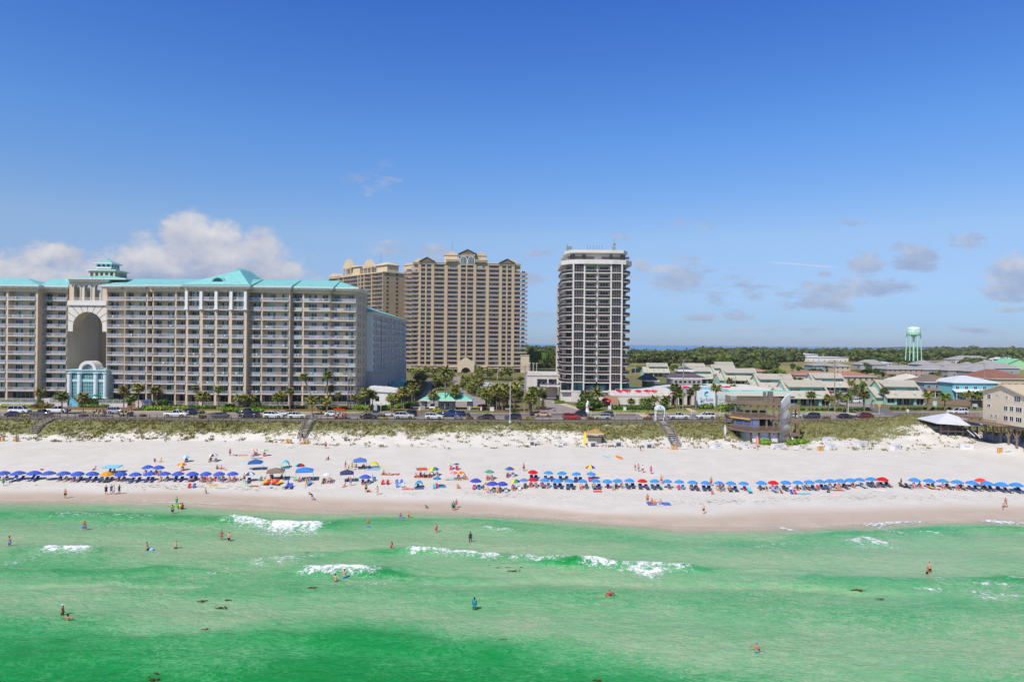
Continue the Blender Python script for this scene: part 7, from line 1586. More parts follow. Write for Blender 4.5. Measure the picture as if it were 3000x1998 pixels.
def pole(key,foot,top,label,r=.16,arms=1,boxes=0,z=ZG,group='utility poles'):
 p=G(*foot,z);h=(foot[1]-top[1])*p.y/2000;dx=(top[0]-foot[0])*p.y/2000+.0;o=thing('utility_pole',label,'utility pole',p,0,group)
 m=MB();m.tube([(0,0,-.5),(dx,0,h)],[r,r*.7],8);m.build('pole',POLE,o)
 for i in range(arms):m=MB();zz=h-.3-i*1.0;m.box(-1.15+dx,-.2,zz,1.15+dx,-.08,zz+.12);[m.box(q+dx-.05,-.17,zz+.12,q+dx+.05,-.1,zz+.32)for q in(-1.05,-.4,.4,1.05)];m.build('crossarm',POLE,o)
 for i in range(boxes):m=MB();m.lathe([(.24,0),(.26,.1),(.26,.8),(.2,.9)],10,(dx+.4-.8*i,-.15,h-2.6));m.build('transformer',M('transformer_grey',(140,142,146),.5),o)
 PT[key]=Vector((p.x+dx,p.y,z+h));return o
pole('a',B_(1416,1375),B_(1413,1045),'left one of the twin grey poles before the resort right end',.17,2,1);pole('b',B_(1438,1378),B_(1440,1038),'right one of the twin grey poles before the resort right end',.15,2,2)
pole('c',C_(1670,1425),C_(1672,1040),'tall grey utility pole left of the white tower driveway',.2,2,1);pole('d',C_(1592,1255),C_(1575,1080),'utility pole standing behind the right palm grove',.18,1)
pole('e',D_(1262,1398),D_(1265,990),'tall utility pole before the slate roofed pavilion',.2,2,1);pole('f',E_(1550,1035),E_(1545,450),'tall utility pole beside the parking lot in front of the townhouses',.2,2,2)
pole('g',E_(925,840),E_(927,618),'bare brown pole rising behind the beach bar between mint roofs',.16,1);pole('h',E_(412,745),E_(408,602),'bare brown pole before the left mint gables',.16,0);pole('i',E_(200,640),E_(200,515),'pole among the leftmost mint gables',.16,1,1)
pole('j',F_(1512,890),F_(1498,560),'tall pole before the sky blue house',.18,1);pole('k',F_(308,830),F_(310,690),'lamp pole with small box behind the mint corner house',.14,0,1);pole('l',F_(1012,605),F_(1008,505),'far pole right of the water tower',.2,1);pole('m',D_(985,1115),D_(985,1035),'thin pole beside the mint gables near the white tower',.15,1);pole('n',E_(605,585),E_(605,530),'far pole before the field',.2,1)
def wires(key,a,b,label,sag=1.2,n=3):
 A,B=PT[a],PT[b];m=MB()
 for i in range(n):
  o=Vector((0,(i-1)*.5,-.1-.35*i));pts=[A.lerp(B,t)+o+Vector((0,0,-sag*4*t*(1-t)))for t in np.linspace(0,1,9)];m.tube(pts,.018,4)
 tag(m.build('overhead_wires',WIRE),label,'wires','overhead wires')
wires(0,'b','c','sagging wires from the twin poles towards the white tower pole');wires(1,'c','e','wires between the white tower pole and the pavilion pole');wires(2,'e','f','wires between the pavilion pole and the parking lot pole');wires(3,'f','j','wires from the parking lot pole to the sky blue house pole',1,2);wires(4,'c','d','wires from the white tower pole into the palm grove',.8,2);wires(5,'g','h','wires between the two bare brown poles',.8,2);wires(6,'g','f','wires from a bare brown pole to the parking lot pole',.8,2)
PT['x']=PT['a']+Vector((-26,8,-1));
def lamp(fr_,x,y,yt,label,arm=-1,base=True,z=ZG):
 p=G(*fr_(x,y),z);h=(y-yt)/(fr_(1,0)[0]-fr_(0,0)[0])**-1*p.y/2000;o=thing('street_lamp',label,'street lamp',p,0,'pale street lamps');m=MB()
 m.tube([(0,0,-.2),(0,0,h)],[.11,.06],8);m.build('lamp_post',STEEL,o)
 if base:m=MB();m.lathe([(.3,0),(.3,.5),(.2,.6)],10);m.build('lamp_base',STEEL,o)
 if arm:m=MB();m.tube([(0,0,h-.15),(arm*.5,0,h),(arm*1.1,0,h-.05)],.05,6);m.ball((arm*1.25,0,h-.1),(.3,.18,.12));m.build('lamp_head',STEEL,o)
lamp(C_,1551,1508,1170,'tall white lamp post rising before the palm grove at the boardwalk',0);lamp(A_,152,1305,1212,'white lamp left of the archway near the blue parasols');lamp(A_,370,1315,1195,'twin headed white lamp left of the glass lobby');lamp(A_,905,1300,1190,'white lamp by the right column of the glass lobby',1);lamp(A_,640,1300,1185,'white lamp by the left column of the glass lobby')
lamp(C_,1448,1160,1040,'thin lamp at the foot of the tan tower',-1,False);lamp(D_,872,1100,1030,'tall lamp right of the white tower by the net court',-1,False);lamp(D_,1145,1130,1075,'flag pole lamp by the mint gables',0,False);lamp(E_,1795,470,420,'far lamp before the dark trees',1,False);lamp(E_,1705,1060,890,'thin lamp post at the street palms of the parking lot',0,False)
def sign(fr_,x,y,w,h,ph,label,rgb,txt=None,shape='box',z=None,tc=NAVY,post=True,cat='sign',rgb2=None):
 p=GP(*fr_(x,y))if z is None else G(*fr_(x,y),z);o=thing('sign_post',label,cat,p);m=MB();pm=paint(rgb)
 if post:m.box(-.05,0,-.3,.05,.1,ph+h*.8);m.build('post',STEEL,o);m=MB()
 if shape=='box':m.box(-w/2,-.04,ph,w/2,0,ph+h)
 else:m.prism([(w/2*math.cos(2*PI*i/shape+PI/shape),ph+h/2+h/2*math.sin(2*PI*i/shape+PI/shape))for i in range(shape)],-.04,0,'y')
 m.build('sign_panel',pm,o)
 if txt:
  for i,l in enumerate(txt.split('|')):text_mesh('sign_lettering',l,h*.8/len(txt.split('|')),tc,o,(0,-.045,ph+h-h*(i+.82)/len(txt.split('|'))),(PI/2,0,0))
 return o
sign(B_,1705,1402,1.0,1.0,1.6,'back of a pale stop sign on a wood post',(206,200,196),None,8,ZG);sign(F_,297,1150,1.25,1.25,2.2,'yellow diamond warning sign at the right street corner',(236,182,20),None,4,ZG);sign(F_,625,1185,.7,.8,1.6,'small white sign at the street edge right of the yellow diamond',(226,226,228),None,'box',ZG)
sign(F_,935,1095,1.35,1.6,1.2,'pale mint sign board on two legs on the corner lawn',(196,224,214),None,'box',ZG);sign(C_,1542,1360,.9,.9,4.0,'yellow diamond sign behind the white lamp post',(232,200,30),None,4,ZG);sign(D_,660,1402,.9,1.1,.2,'white sandwich board before the red awning',(226,234,236),None,'box',ZG,NAVY,False);sign(D_,785,1412,.9,1.1,.2,'white sandwich board right of the red awning path',(226,230,232),None,'box',ZG,NAVY,False);sign(F_,232,1080,.9,.8,1.3,'small grey sign at the parking lot entrance',(186,186,186),None,'box',ZG)
sign(E_,230,1105,.5,.5,1.2,'small board sign beside the road verge plant',(206,190,160),None,'box',ZG)
sign(F_,1085,1185,.8,.9,1.3,'white notice by the dune walkway',(224,224,224),None,'box',ZG);sign(F_,1865,1470,1.6,.6,.1,'white notice board under the stilt house',(222,220,222),None,'box',None,NAVY)
def bx(fr_,x,y,w,d,h,label,name,rgb,cat,z=ZG,rz=0):
 p=G(*fr_(x,y),z);o=thing(name,label,cat,p,rz);m=MB();m.box(-w/2,-d/2,0,w/2,d/2,h);m.build('cabinet',M('c_%d_%d_%d'%rgb,rgb,.6),o);m=MB();m.box(-w/2-.05,-d/2-.05,h+.002,w/2+.05,d/2+.05,h+.12);m.build('lid',TRIM,o);return o
bx(A_,415,1340,2.6,1.4,1.7,'white utility hut behind the brownish shrub','utility_box',(214,212,208),'utility box');bx(B_,1660,1402,1.0,.9,1.9,'pale blue grey cabinet left of the stop sign','utility_box',(178,184,198),'utility box');bx(C_,1403,1412,1.3,.5,1.1,'white mailbox cluster right of the gatehouse','mailbox',(226,222,220),'mailbox');bx(F_,1395,1090,1.2,.8,1.6,'pale cabinet by the wood fence','utility_box',(196,204,214),'utility box');bx(C_,1530,1415,1.3,.4,.8,'low brown sign block on the grove verge','ground_sign',(122,96,72),'sign')
def fence(fr_,a,b,h,label,mat,cat='fence',gap=1.9):
 p,q=G(*fr_(*a),ZG),G(*fr_(*b),ZG);L=(q-p).length;o=thing('board_fence',label,cat,(p.x,p.y,ZG),math.atan2(q.y-p.y,q.x-p.x));m=MB();m.box(0,-.03,.05,L,.03,h);m.build('board_panel',mat,o)
 for i in range(int(L/gap)+1):m=MB();m.box(i*gap-.07,-.12,0,i*gap+.07,-.031,h+.1);m.build('post',mat,o)
fence(F_,(865,1035),(1480,1065),2.2,'long grey board fence before the sky blue house',WOOD);fence(E_,(1690,845),(1850,850),2.0,'brown board fence by the red roofed terrace',WOOD_D);fence(F_,(-30,935),(70,930),2.0,'brown board fence at the parking lot corner',WOOD_D)
fence(D_,(840,1100),(945,1090),3.0,'green net court fence right of the white tower',M('green_net_fence',(64,110,92),.8))
def terrace_wall():
 o=thing('pool_wall','white railing fence along the resort pool terrace','fence',(0,0,ZG));y=211.5;X_=lambda x:(x/3.015-1500)/2000*y
 m=MB()
 for a,b in((-300,330),(400,600),(880,1130),(1210,1330)):picket(m,X_(a),X_(b),y,1.2,1.1,.2,.05);m.box(X_(a),y,0,X_(b),y+.25,1.18)
 m.build('railing',RAILW,o)
 s=thing('sandstone_wall','pinkish block wall by the resort pool railing','wall',(0,0,ZG));m=MB();m.box(X_(1190),212.2,0,X_(1330),213,1.9);m.build('wall',M('pink_block',(206,180,166),.85,.12),s)
 f=thing('pool_slide','blue and white pool float slide by the lobby','slide',(X_(640),212.5,ZG));m=MB();m.prism([(-1.6,0),(1.6,0),(-1.2,2.6)],0,1.2,'y');m.build('slide_ramp',paint((120,196,224)),f)
terrace_wall()
for i,x in enumerate(np.linspace(-36,-8,0)):pass
for i,(x,y)in enumerate([D_(q,1452)for q in(508,705,885,1130,1330,1455)]+[E_(q,1072)for q in(238,)]):
 p=G(x,y,ZG);o=thing('bollard','slim white post on the road verge, %s from the left'%ordw(i+1),'bollard',p,0,'slim white verge posts');m=MB();m.lathe([(.07,0),(.07,1.3),(.04,1.38)],8);m.build('post',TRIM,o)
def statue():
 p=G(*D_(478,1420),ZG);o=thing('dolphin_statue','white leaping dolphin statue on a pedestal before the dark bush','statue',p);m=MB();m.lathe([(.75,0),(.75,.3),(.5,.4),(.45,1.3),(.6,1.45)],10);m.build('pedestal',TRIM,o);m=MB();m.smooth=True
 m.tube([(0,0,1.4),(-.1,0,1.9),(0,0,2.5),(.15,0,3.0),(.1,0,3.35),(-.05,0,3.5)],[.25,.42,.46,.34,.2,.06],10);m.prism([(.35,2.3),(.85,2.0),(.4,2.7)],-.05,.05,'y');m.prism([(-.4,2.0),(-.8,1.7),(-.35,2.4)],-.05,.05,'y');m.build('dolphin',TRIM,o)
statue()
def cone():
 p=G(*F_(1400,1185),ZG);o=thing('traffic_cone','orange traffic cone behind the gazebo roof','traffic cone',p);m=MB();m.lathe([(.3,0),(.3,.05),(.2,.06),(.06,.9)],10);m.build('cone',paint((236,82,40)),o)
cone()
GLC=glassm('car_glass',(30,36,44),.05,0,.2);TYRE=M('tyre_rubber',(34,34,36),.9);RIM=M('alloy_rim',(168,170,174),.35,metal=.6);LAMPW=M('head_lamp_clear',(226,228,230),.15);LAMPR=M('tail_lamp_red',(176,26,30),.2);BUMP=M('dark_plastic',(46,46,50),.6)
KIND={'sedan':(4.8,1.82,.24,.92,1.45,[(0,.5),(.01,.88),(.12,.96),(.3,.95),(.68,.93),(.93,.78),(.99,.66),(1,.45)],[(.10,.94),(.27,1.42),(.50,1.45),(.72,.92)]),'suv':(4.85,1.92,.28,1.08,1.76,[(0,.55),(.0,1.02),(.05,1.1),(.3,1.1),(.68,1.08),(.95,.98),(.995,.8),(1,.5)],[(.02,1.08),(.07,1.68),(.30,1.76),(.52,1.72),(.70,1.07)]),'pickup':(5.8,2.0,.36,1.14,1.92,[(0,.65),(.0,1.1),(.02,1.16),(.36,1.16),(.7,1.14),(.96,1.08),(.995,.9),(1,.6)],[(.40,1.14),(.42,1.82),(.48,1.92),(.62,1.88),(.73,1.13)]),'van':(5.3,1.98,.3,1.12,2.05,[(0,.5),(.0,1.12),(.3,1.14),(.8,1.12),(.97,1.0),(1,.7),(1,.5)],[(.01,1.12),(.03,1.98),(.2,2.05),(.68,2.02),(.84,1.12)]),'jeep':(4.2,1.85,.4,1.18,1.88,[(0,.6),(.0,1.18),(.3,1.18),(.68,1.16),(.98,1.1),(1,.8),(1,.6)],[(.03,1.18),(.05,1.84),(.3,1.88),(.58,1.86),(.66,1.17)])}
def car_meshes(kind):
 L,W,gc,belt,H,low,cab=KIND[kind];h=W/2;mb=MB();wr=.36 if kind in('sedan','suv','van')else.42;wx=(-L*.31,L*.30)
 def arch(x):
  for c in wx:
   if abs(x-c)<wr+.1:return max(gc,math.sqrt(max(0,(wr+.1)**2-(x-c)**2))+wr*.75)
  return gc
 X=lambda f:(f-.5)*L
 lx=[X(f)for f,z in low];lz=[z for f,z in low];xs=sorted(set(list(np.linspace(X(.004),X(.996),34))+[c+s*(wr+.1)for c in wx for s in(-1,1)]))
 rows=[]
 for x in xs:
  zt=float(np.interp(x,lx[1:-1],lz[1:-1]))if lx[1]<lx[2]or True else 0;zb=arch(x);taper=1-.10*abs(2*x/L)**5;zm=zb+(zt-zb)*.6
  rows.append([(x,-h*taper*.95,zb),(x,-h*taper,zm),(x,-h*taper*.93,zt-.03),(x,-h*taper*.85,zt),(x,h*taper*.85,zt),(x,h*taper*.93,zt-.03),(x,h*taper,zm),(x,h*taper*.95,zb)])
 n=8;vs=[p for r in rows for p in r];fs=[]
 for i in range(len(rows)-1):
  for j in range(n):fs.append((i*n+j,i*n+(j+1)%n,(i+1)*n+(j+1)%n,(i+1)*n+j))
 fs+=[tuple(range(n)),tuple(reversed([(len(rows)-1)*n+j for j in range(n)]))];mb.smooth=False;mb.add(vs,fs)
 cx=[X(f)for f,z in cab];cz=[z for f,z in cab];hb,ht=h*.90,h*.72
 wd=lambda z:hb+(ht-hb)*(z-belt)/(H-belt)
 top=[(x,z)for x,z in zip(cx,cz)]
 for i in range(len(top)-1):
  (a,za),(b,zb)=top[i],top[i+1]
  roof=min(za,zb)>H-.22
  if roof:mb.add([(a,-wd(za),za),(b,-wd(zb),zb),(b,wd(zb),zb),(a,wd(za),za),(a,-wd(za),za-.07),(b,-wd(zb),zb-.07),(b,wd(zb),zb-.07),(a,wd(za),za-.07)],[(0,1,2,3),(4,5,1,0),(6,7,3,2)])
  else:
   for s in(-1,1):mb.tube([(a,s*wd(za),za-.02),(b,s*wd(zb),zb-.02)],.055,5)
 for f in(.36,.62)if kind!='pickup' else(.55,):
  x=cx[0]+(cx[-1]-cx[0])*f
  for s in(-1,1):mb.tube([(x,s*(hb+.005),belt-.02),(x,s*(ht+.012),float(np.interp(x,cx,cz))-.04)],.04,5)
 if kind=='pickup':
  pass
 body=mb.mesh(kind+'_body',paint((200,200,200)));g=MB();gi=.02
 pts=[(x,z)for x,z in top];base=[(cx[0],belt-.04),(cx[-1],belt-.04)]
 V=[(x,-wd(z)+gi,z-.04)for x,z in pts]+[(x,wd(z)-gi,z-.04)for x,z in pts];k=len(pts);F2=[tuple(range(k)),tuple(range(2*k-1,k-1,-1))]+[(i,k+i,k+i+1,i+1)for i in range(k-1)]
 g.add(V,F2);glass=g.mesh(kind+'_windows',GLC);w=MB();w.smooth=True
 def lath(prof):m=MB();m.lathe(prof,16);m.v=[(x,z,y)for x,y,z in m.v];m.f=[f[::-1]for f in m.f];return m
 ty=lath([(wr*.62,-.12),(wr*.93,-.12),(wr,-.07),(wr,.07),(wr*.93,.12),(wr*.62,.12)]).mesh('tyre',TYRE);ri=lath([(.08,-.13),(wr*.6,-.115),(wr*.64,-.09),(wr*.64,.09),(wr*.6,.115),(.08,.13)]).mesh('rim',RIM)
 hl=MB();hl.box(-.06,-.2,-.09,.05,.2,.09);tl=MB();tl.box(-.05,-.14,-.16,.06,.14,.16);bp=MB();bp.box(-.09,-h*.86,-.13,.09,h*.86,.13)
 return dict(body=body,glass=glass,tyre=ty,rim=ri,head=hl.mesh('headlight',LAMPW),tail=tl.mesh('tail_light',LAMPR),bump=bp.mesh('bumper',BUMP),wx=wx,wr=wr,L=L,h=h,low=low,gc=gc)
CARM={k:car_meshes(k)for k in KIND}
def car(px,py,wpx,kind,rgb,d,label,rz=None,group='vehicles',z=ZG+.02):
 p=G(px,py,z);c=CARM[kind];s=min(1.18,max(.86,wpx*p.y/2000/c['L']))if wpx else 1.0
 if rz is None:e=4;rz=math.atan2(F0(p.x+e)-F0(p.x-e),2*e)+(0 if d=='R' else PI)
 o=thing('pickup_truck' if kind=='pickup' else 'van' if kind=='van' else 'parked_car' if group=='parked cars' else 'car',label,{'pickup':'pickup truck','van':'van','jeep':'jeep','suv':'suv'}.get(kind,'car'),p,rz,group,s)
 b=link('body',c['body'],o,paint(rgb));link('windows',c['glass'],o)
 for x in c['wx']:
  for y in(-1,1):w=link('wheel',c['tyre'],o,loc=(x,y*(c['h']-.13),c['wr']));link('rim',c['rim'],w)
 L=c['L'];hz=float(np.interp(.985,[f for f,q in c['low']][1:-1],[q for f,q in c['low']][1:-1]))-.12;tz=c['low'][1][1]-.22
 for y in(-1,1):link('headlight',c['head'],o,loc=(L*.487,y*c['h']*.66,hz));link('tail_light',c['tail'],o,loc=(-L*.497,y*c['h']*.72,tz))
 link('bumper',c['bump'],o,loc=(L*.497,0,c['gc']+.2));link('bumper',c['bump'],o,loc=(-L*.497,0,c['gc']+.22))
 if kind=='pickup':m=MB();m.box(-L*.47,-c['h']*.74,1.165,-L*.11,c['h']*.74,1.175);m.build('cargo_bed',BUMP,o)
 return o
WH,BK,GY,SV=(228,228,228),(30,30,36),(104,102,106),(170,170,174);DB,NV=(30,36,74),(24,34,52)
def many(fr_,lst):
 for x,y,w,k,rgb,d,l in lst:q=fr_(x,y);car(q[0],q[1],w,k,rgb,d,l)
many(b1,[(225,196,58,'van',WH,'R','white passenger van at the far left'),(165,232,48,'sedan',DB,'R','dark blue car in front of the white passenger van'),(475,230,60,'pickup',(92,88,92),'R','dark grey pickup by the left beach stairs'),(665,194,64,'pickup',WH,'L','white work pickup with ladder frame beside a palm'),(1335,203,44,'jeep',SV,'R','silver grey jeep facing right near the golf carts'),(2027,241,67,'pickup',WH,'R','white crew cab pickup before the light green hedge'),(2240,214,52,'suv',NV,'R','navy suv right behind the white crew cab pickup')])
many(b2,[(290,286,51,'sedan',(92,90,98),'L','grey sedan alone below the resort centre columns'),(665,248,60,'pickup',(40,58,62),'L','dark green pickup by the light green hedge'),(680,288,56,'suv',BK,'L','black low suv in front of the dark green pickup'),(1005,292,58,'suv',WH,'R','large white suv ahead of the black one'),(1140,252,42,'sedan',WH,'R','white car half hidden between two white suvs'),(1320,293,53,'suv',WH,'R','white suv left of the central beach stairs'),(1800,264,50,'sedan',(222,222,226),'R','white sedan behind the red golf cart')])
many(b3,[(95,300,50,'sedan',BK,'R','black car in front of the grey pickup by the stop sign'),(170,270,56,'pickup',(120,116,112),'R','grey pickup behind the black car by the stop sign'),(345,264,40,'sedan',(218,214,208),'R','cream white sedan left of the silver suv'),(565,300,58,'suv',(196,192,192),'R','silver white suv before the gatehouse drive'),(960,305,53,'suv',WH,'R','white suv with red tail lights before the gatehouse'),(1180,270,64,'pickup',(24,56,112),'R','blue pickup before the gatehouse booth'),(1335,266,44,'suv',NV,'R','dark suv close behind the blue pickup'),(1650,306,51,'sedan',(44,38,42),'L','dark brown sedan below the right palm grove'),(2005,308,49,'suv',(36,42,56),'L','black hatchback behind the tall white lamp post')])
many(b4,[(228,272,48,'sedan',(202,172,140),'L','tan gold sedan at the white tower driveway'),(610,308,52,'suv',(200,24,42),'R','bright red hatchback before the white tower'),(700,268,46,'suv',(26,44,56),'L','dark teal suv behind the bright red hatchback'),(1060,271,45,'suv',(84,88,102),'L','blue grey suv behind the silver one by the awning'),(1010,308,49,'suv',(186,186,186),'L','silver suv near the red awning'),(2030,306,62,'pickup',WH,'R','white pickup right of the arched gateway')])
many(b5,[(217,308,54,'suv',WH,'L','white crossover below the blue lettered sign'),(1430,300,34,'jeep',WH,'R','white boxy jeep seen past the beach bar stair tower'),(1645,303,49,'suv',(70,68,80),'L','dark grey suv right of the beach bar'),(2115,301,47,'sedan',BK,'R','black sedan following the dark red car')])
many(b6,[(205,250,51,'sedan',(132,22,42),'L','dark red sedan near the yellow warning sign'),(1285,210,53,'suv',WH,'L','white suv alone on the road behind the gazebo')])
def lot(fr_,x,y,w,k,rgb,rz,l):q=fr_(x,y);car(q[0],q[1],w,k,rgb,'R',l,rz,'parked cars',ZG+.06)
lot(b3,645,258,0,'suv',(28,52,70),2.2,'dark teal suv turning out of the gatehouse drive');lot(b3,735,165,0,'sedan',(34,52,82),.5,'dark blue car waiting at the left barrier');lot(b3,940,180,0,'pickup',(226,226,226),-1.5,'white pickup facing out beside the gatehouse booth');lot(b3,1625,180,0,'suv',(120,26,40),.9,'maroon suv at the right barrier')
lot(D_,158,1290,0,'suv',SV,.2,'silver suv at the door of the white tower');lot(D_,230,1282,0,'suv',(46,42,46),1.2,'black suv under the tower entrance canopy');lot(C_,1640,1225,0,'van',(44,92,160),.1,'blue van in the rear parking lot');lot(C_,1682,1262,0,'sedan',(38,44,62),.2,'dark car in the rear lot before the parking deck');lot(C_,1350,1208,0,'sedan',WH,.1,'white car parked behind the right grove');lot(C_,1362,1192,0,'suv',(220,220,224),.1,'second white vehicle parked behind the right grove');lot(C_,1600,1200,0,'sedan',(140,50,60),.1,'reddish car parked in the rear lot')
lot(E_,1505,858,0,'van',WH,.05,'white van by the red patio parasol');lot(E_,1650,850,0,'suv',SV,.05,'silver vehicle by the board fence');lot(E_,1775,940,0,'suv',WH,3.2,'white suv in the corner parking lot');lot(E_,1690,932,0,'suv',(44,56,84),3.2,'dark blue suv left of the white one in the lot')
def golf(fr_,x,y,wpx,rgb,roof,d,label,rows=2):
 q=fr_(x,y);p=G(q[0],q[1],ZG+.02);s=max(.8,min(1.35,wpx*p.y/2000/2.9));o=thing('golf_cart',label,'golf cart',p,0 if d=='R' else PI,'golf carts',s)
 m=MB();m.prism([(-1.4,.35),(1.25,.35),(1.42,.6),(1.3,1.0),(.95,1.05),(.7,.5),(-1.1,.5),(-1.15,.8),(-1.4,.8)],-.6,.6,'y');m.build('body',paint(rgb),o)
 for xx in(-.75,.15):m=MB();m.box(xx-.28,-.55,.55,xx+.25,.55,.85);m.box(xx-.36,-.55,.85,xx-.25,.55,1.35);m.build('seat',cloth((196,182,156)),o)
 if roof:m=MB();m.box(-1.35,-.68,1.9,.95,.68,1.98);m.build('roof',cloth(roof),o)
 for xx,zz in((-1.2,.8),(.9,1.0)):
  for yy in(-.58,.58):m=MB();m.tube([(xx,yy,zz),(xx-.05,yy,1.9)],.03,5);m.build('roof_post',BUMP,o)
 for xx in(-.9,.95):
  for yy in(-.55,.55):w=link('wheel',CARM['sedan']['tyre'],o,loc=(xx,yy,.27),scale=(.75,)*3);link('rim',CARM['sedan']['rim'],w)
 m=MB();m.tube([(.75,-.2,1.0),(.55,-.2,1.2)],.02,5);m.ball((.54,-.2,1.22),(.05,.18,.18));m.build('steering_wheel',BUMP,o)
golf(b1,1135,234,40,(150,140,122),(62,58,56),'L','beige golf cart with dark roof near the left palms');golf(b1,1450,236,38,(40,40,44),(120,108,90),'R','black golf cart right of the silver grey jeep');golf(b2,1890,297,40,(196,40,48),(226,44,40),'R','red golf cart with bright red roof');golf(b3,1280,303,26,(90,140,200),None,'R','small light blue open cart before the blue pickup');golf(b5,570,302,40,(34,34,38),(60,60,64),'L','black open buggy left of the beach bar')
import re
def figure(tilt=0,th=(0,0),kn=(0,0),arm=(.08,.08),el=(.15,.15),spread=.06,zp=.93,yaw=0,abd=(.12,.12),side=0.0):
 """tilt: torso lean back; th/kn: hip and knee bend forward/back; returns joints for left and right, front is -y"""
 P=Vector((0,0,zp));T=lambda a,l:Vector((0,math.sin(a)*l,math.cos(a)*l));J={'pel':P,'waist':P+T(tilt,.16),'chest':P+T(tilt,.36),'neck':P+T(tilt,.53),'head':P+T(tilt*.6,.53)-T(tilt*.6,.53)+T(tilt,.53)+Vector((0,math.sin(tilt*.5)*.14-.015,math.cos(tilt*.5)*.14)),'tilt':tilt}
 for i,s in enumerate((-1,1)):
  sh=P+T(tilt,.47)+Vector((s*.185,0,0));a=arm[i]+tilt*.2;d=Vector((s*math.sin(abd[i]),-math.sin(a)*math.cos(abd[i]),-math.cos(a)*math.cos(abd[i])));e=sh+d*.28;b=a+el[i];d2=Vector((s*math.sin(abd[i]*.6),-math.sin(b),-math.cos(b))).normalized();w=e+d2*.25
  hp=P+Vector((s*.09,0,-.02));t=th[i];k=hp+Vector((s*spread*.5,-math.sin(t)*.42,-math.cos(t)*.42));q=t-kn[i];an=k+Vector((s*spread*.2,-math.sin(q)*.41,-math.cos(q)*.41));f=q+PI/2 if abs(q)<.9 else q+1.1
  J[s]=dict(sh=sh,el=e,wr=w,hd=d2,hip=hp,kn=k,an=an,toe=an+Vector((0,-math.sin(f)*.17,-math.cos(f)*.17)))
 return J
def torso(mb,J,g=0.0,a=0.0,b=1.0,n=12):
 pts=[(0,J['pel']-(J['waist']-J['pel'])*.5,(.13,.10)),(.2,J['pel'],(.165,.12)),(.45,J['waist'],(.135,.10)),(.75,J['chest'],(.165,.115)),(.92,J['chest'].lerp(J['neck'],.62),(.155,.095)),(1,J['neck'],(.06,.06))]
 q=[p for p in pts if a<=p[0]<=b];mb.tube([p[1]for p in q],[(p[2][0]+g,p[2][1]+g)for p in q],n)
def body_mesh(J,name):
 mb=MB();torso(mb,J);h=J['head'];mb.tube([J['neck']-(J['neck']-J['chest'])*.3,J['neck'],h],[.062,.055,.055],8);mb.ball(h,(.078,.098,.118),12,9);mb.ball(h+Vector((0,-.1,-.015)),(.016,.022,.024),6,4);mb.ball(h+Vector((0,-.075,-.085)),(.04,.03,.035),6,5)
 for s in(-1,1):
  j=J[s];mb.ball(h+Vector((s*.078,.01,0)),(.014,.026,.034),6,4);mb.ball(j['sh'],.062,8,6);mb.tube([j['sh'],j['el'],j['wr']],[.052,.041,.029],8);mb.ball(j['el'],.041,8,5);mb.ball(j['hip'],.1,8,6);mb.tube([j['hip'],j['kn'],j['kn'].lerp(j['an'],.35),j['an']],[.092,.062,.06,.042],9);mb.ball(j['kn'],.062,8,5);mb.tube([j['an']+Vector((0,.03,0)),j['an'].lerp(j['toe'],.5),j['toe']],[.045,.045,.03],7)
  d=j['hd'];u=Vector((s,0,0));v=d.cross(u).normalized();pm=j['wr']+d*.05;mb.tube([j['wr'],pm,j['wr']+d*.09],[.028,(.032,.022),(.034,.02)],8)
  for q,L in((-.027,.062),(-.009,.075),(.009,.07),(.027,.055)):a0=j['wr']+d*.085+v*q;mb.tube([a0,a0+d*L*.55-u*.006,a0+d*L-u*.02],[.0105,.0105,.009],5)
  a0=j['wr']+d*.035-v*.028;mb.tube([a0,a0-v*.03+d*.03,a0-v*.036+d*.062],[.012,.012,.01],5)
 me=mb.mesh('tmp',SKIN[0]);o=bpy.data.objects.new('tmp',me);COL.objects.link(o);r=o.modifiers.new('r','REMESH');r.mode='VOXEL';r.voxel_size=.019;r.use_smooth_shade=True
 dg=bpy.context.evaluated_depsgraph_get();dg.update();out=bpy.data.meshes.new_from_object(o.evaluated_get(dg));bpy.data.objects.remove(o);out.name=name+'_body';out.materials.clear();out.materials.append(SKIN[0]);return out
SKIN=[M('skin_%d'%i,c,.55,.05,4)for i,c in enumerate([(214,160,130),(190,128,98),(226,178,150),(112,74,56)])]
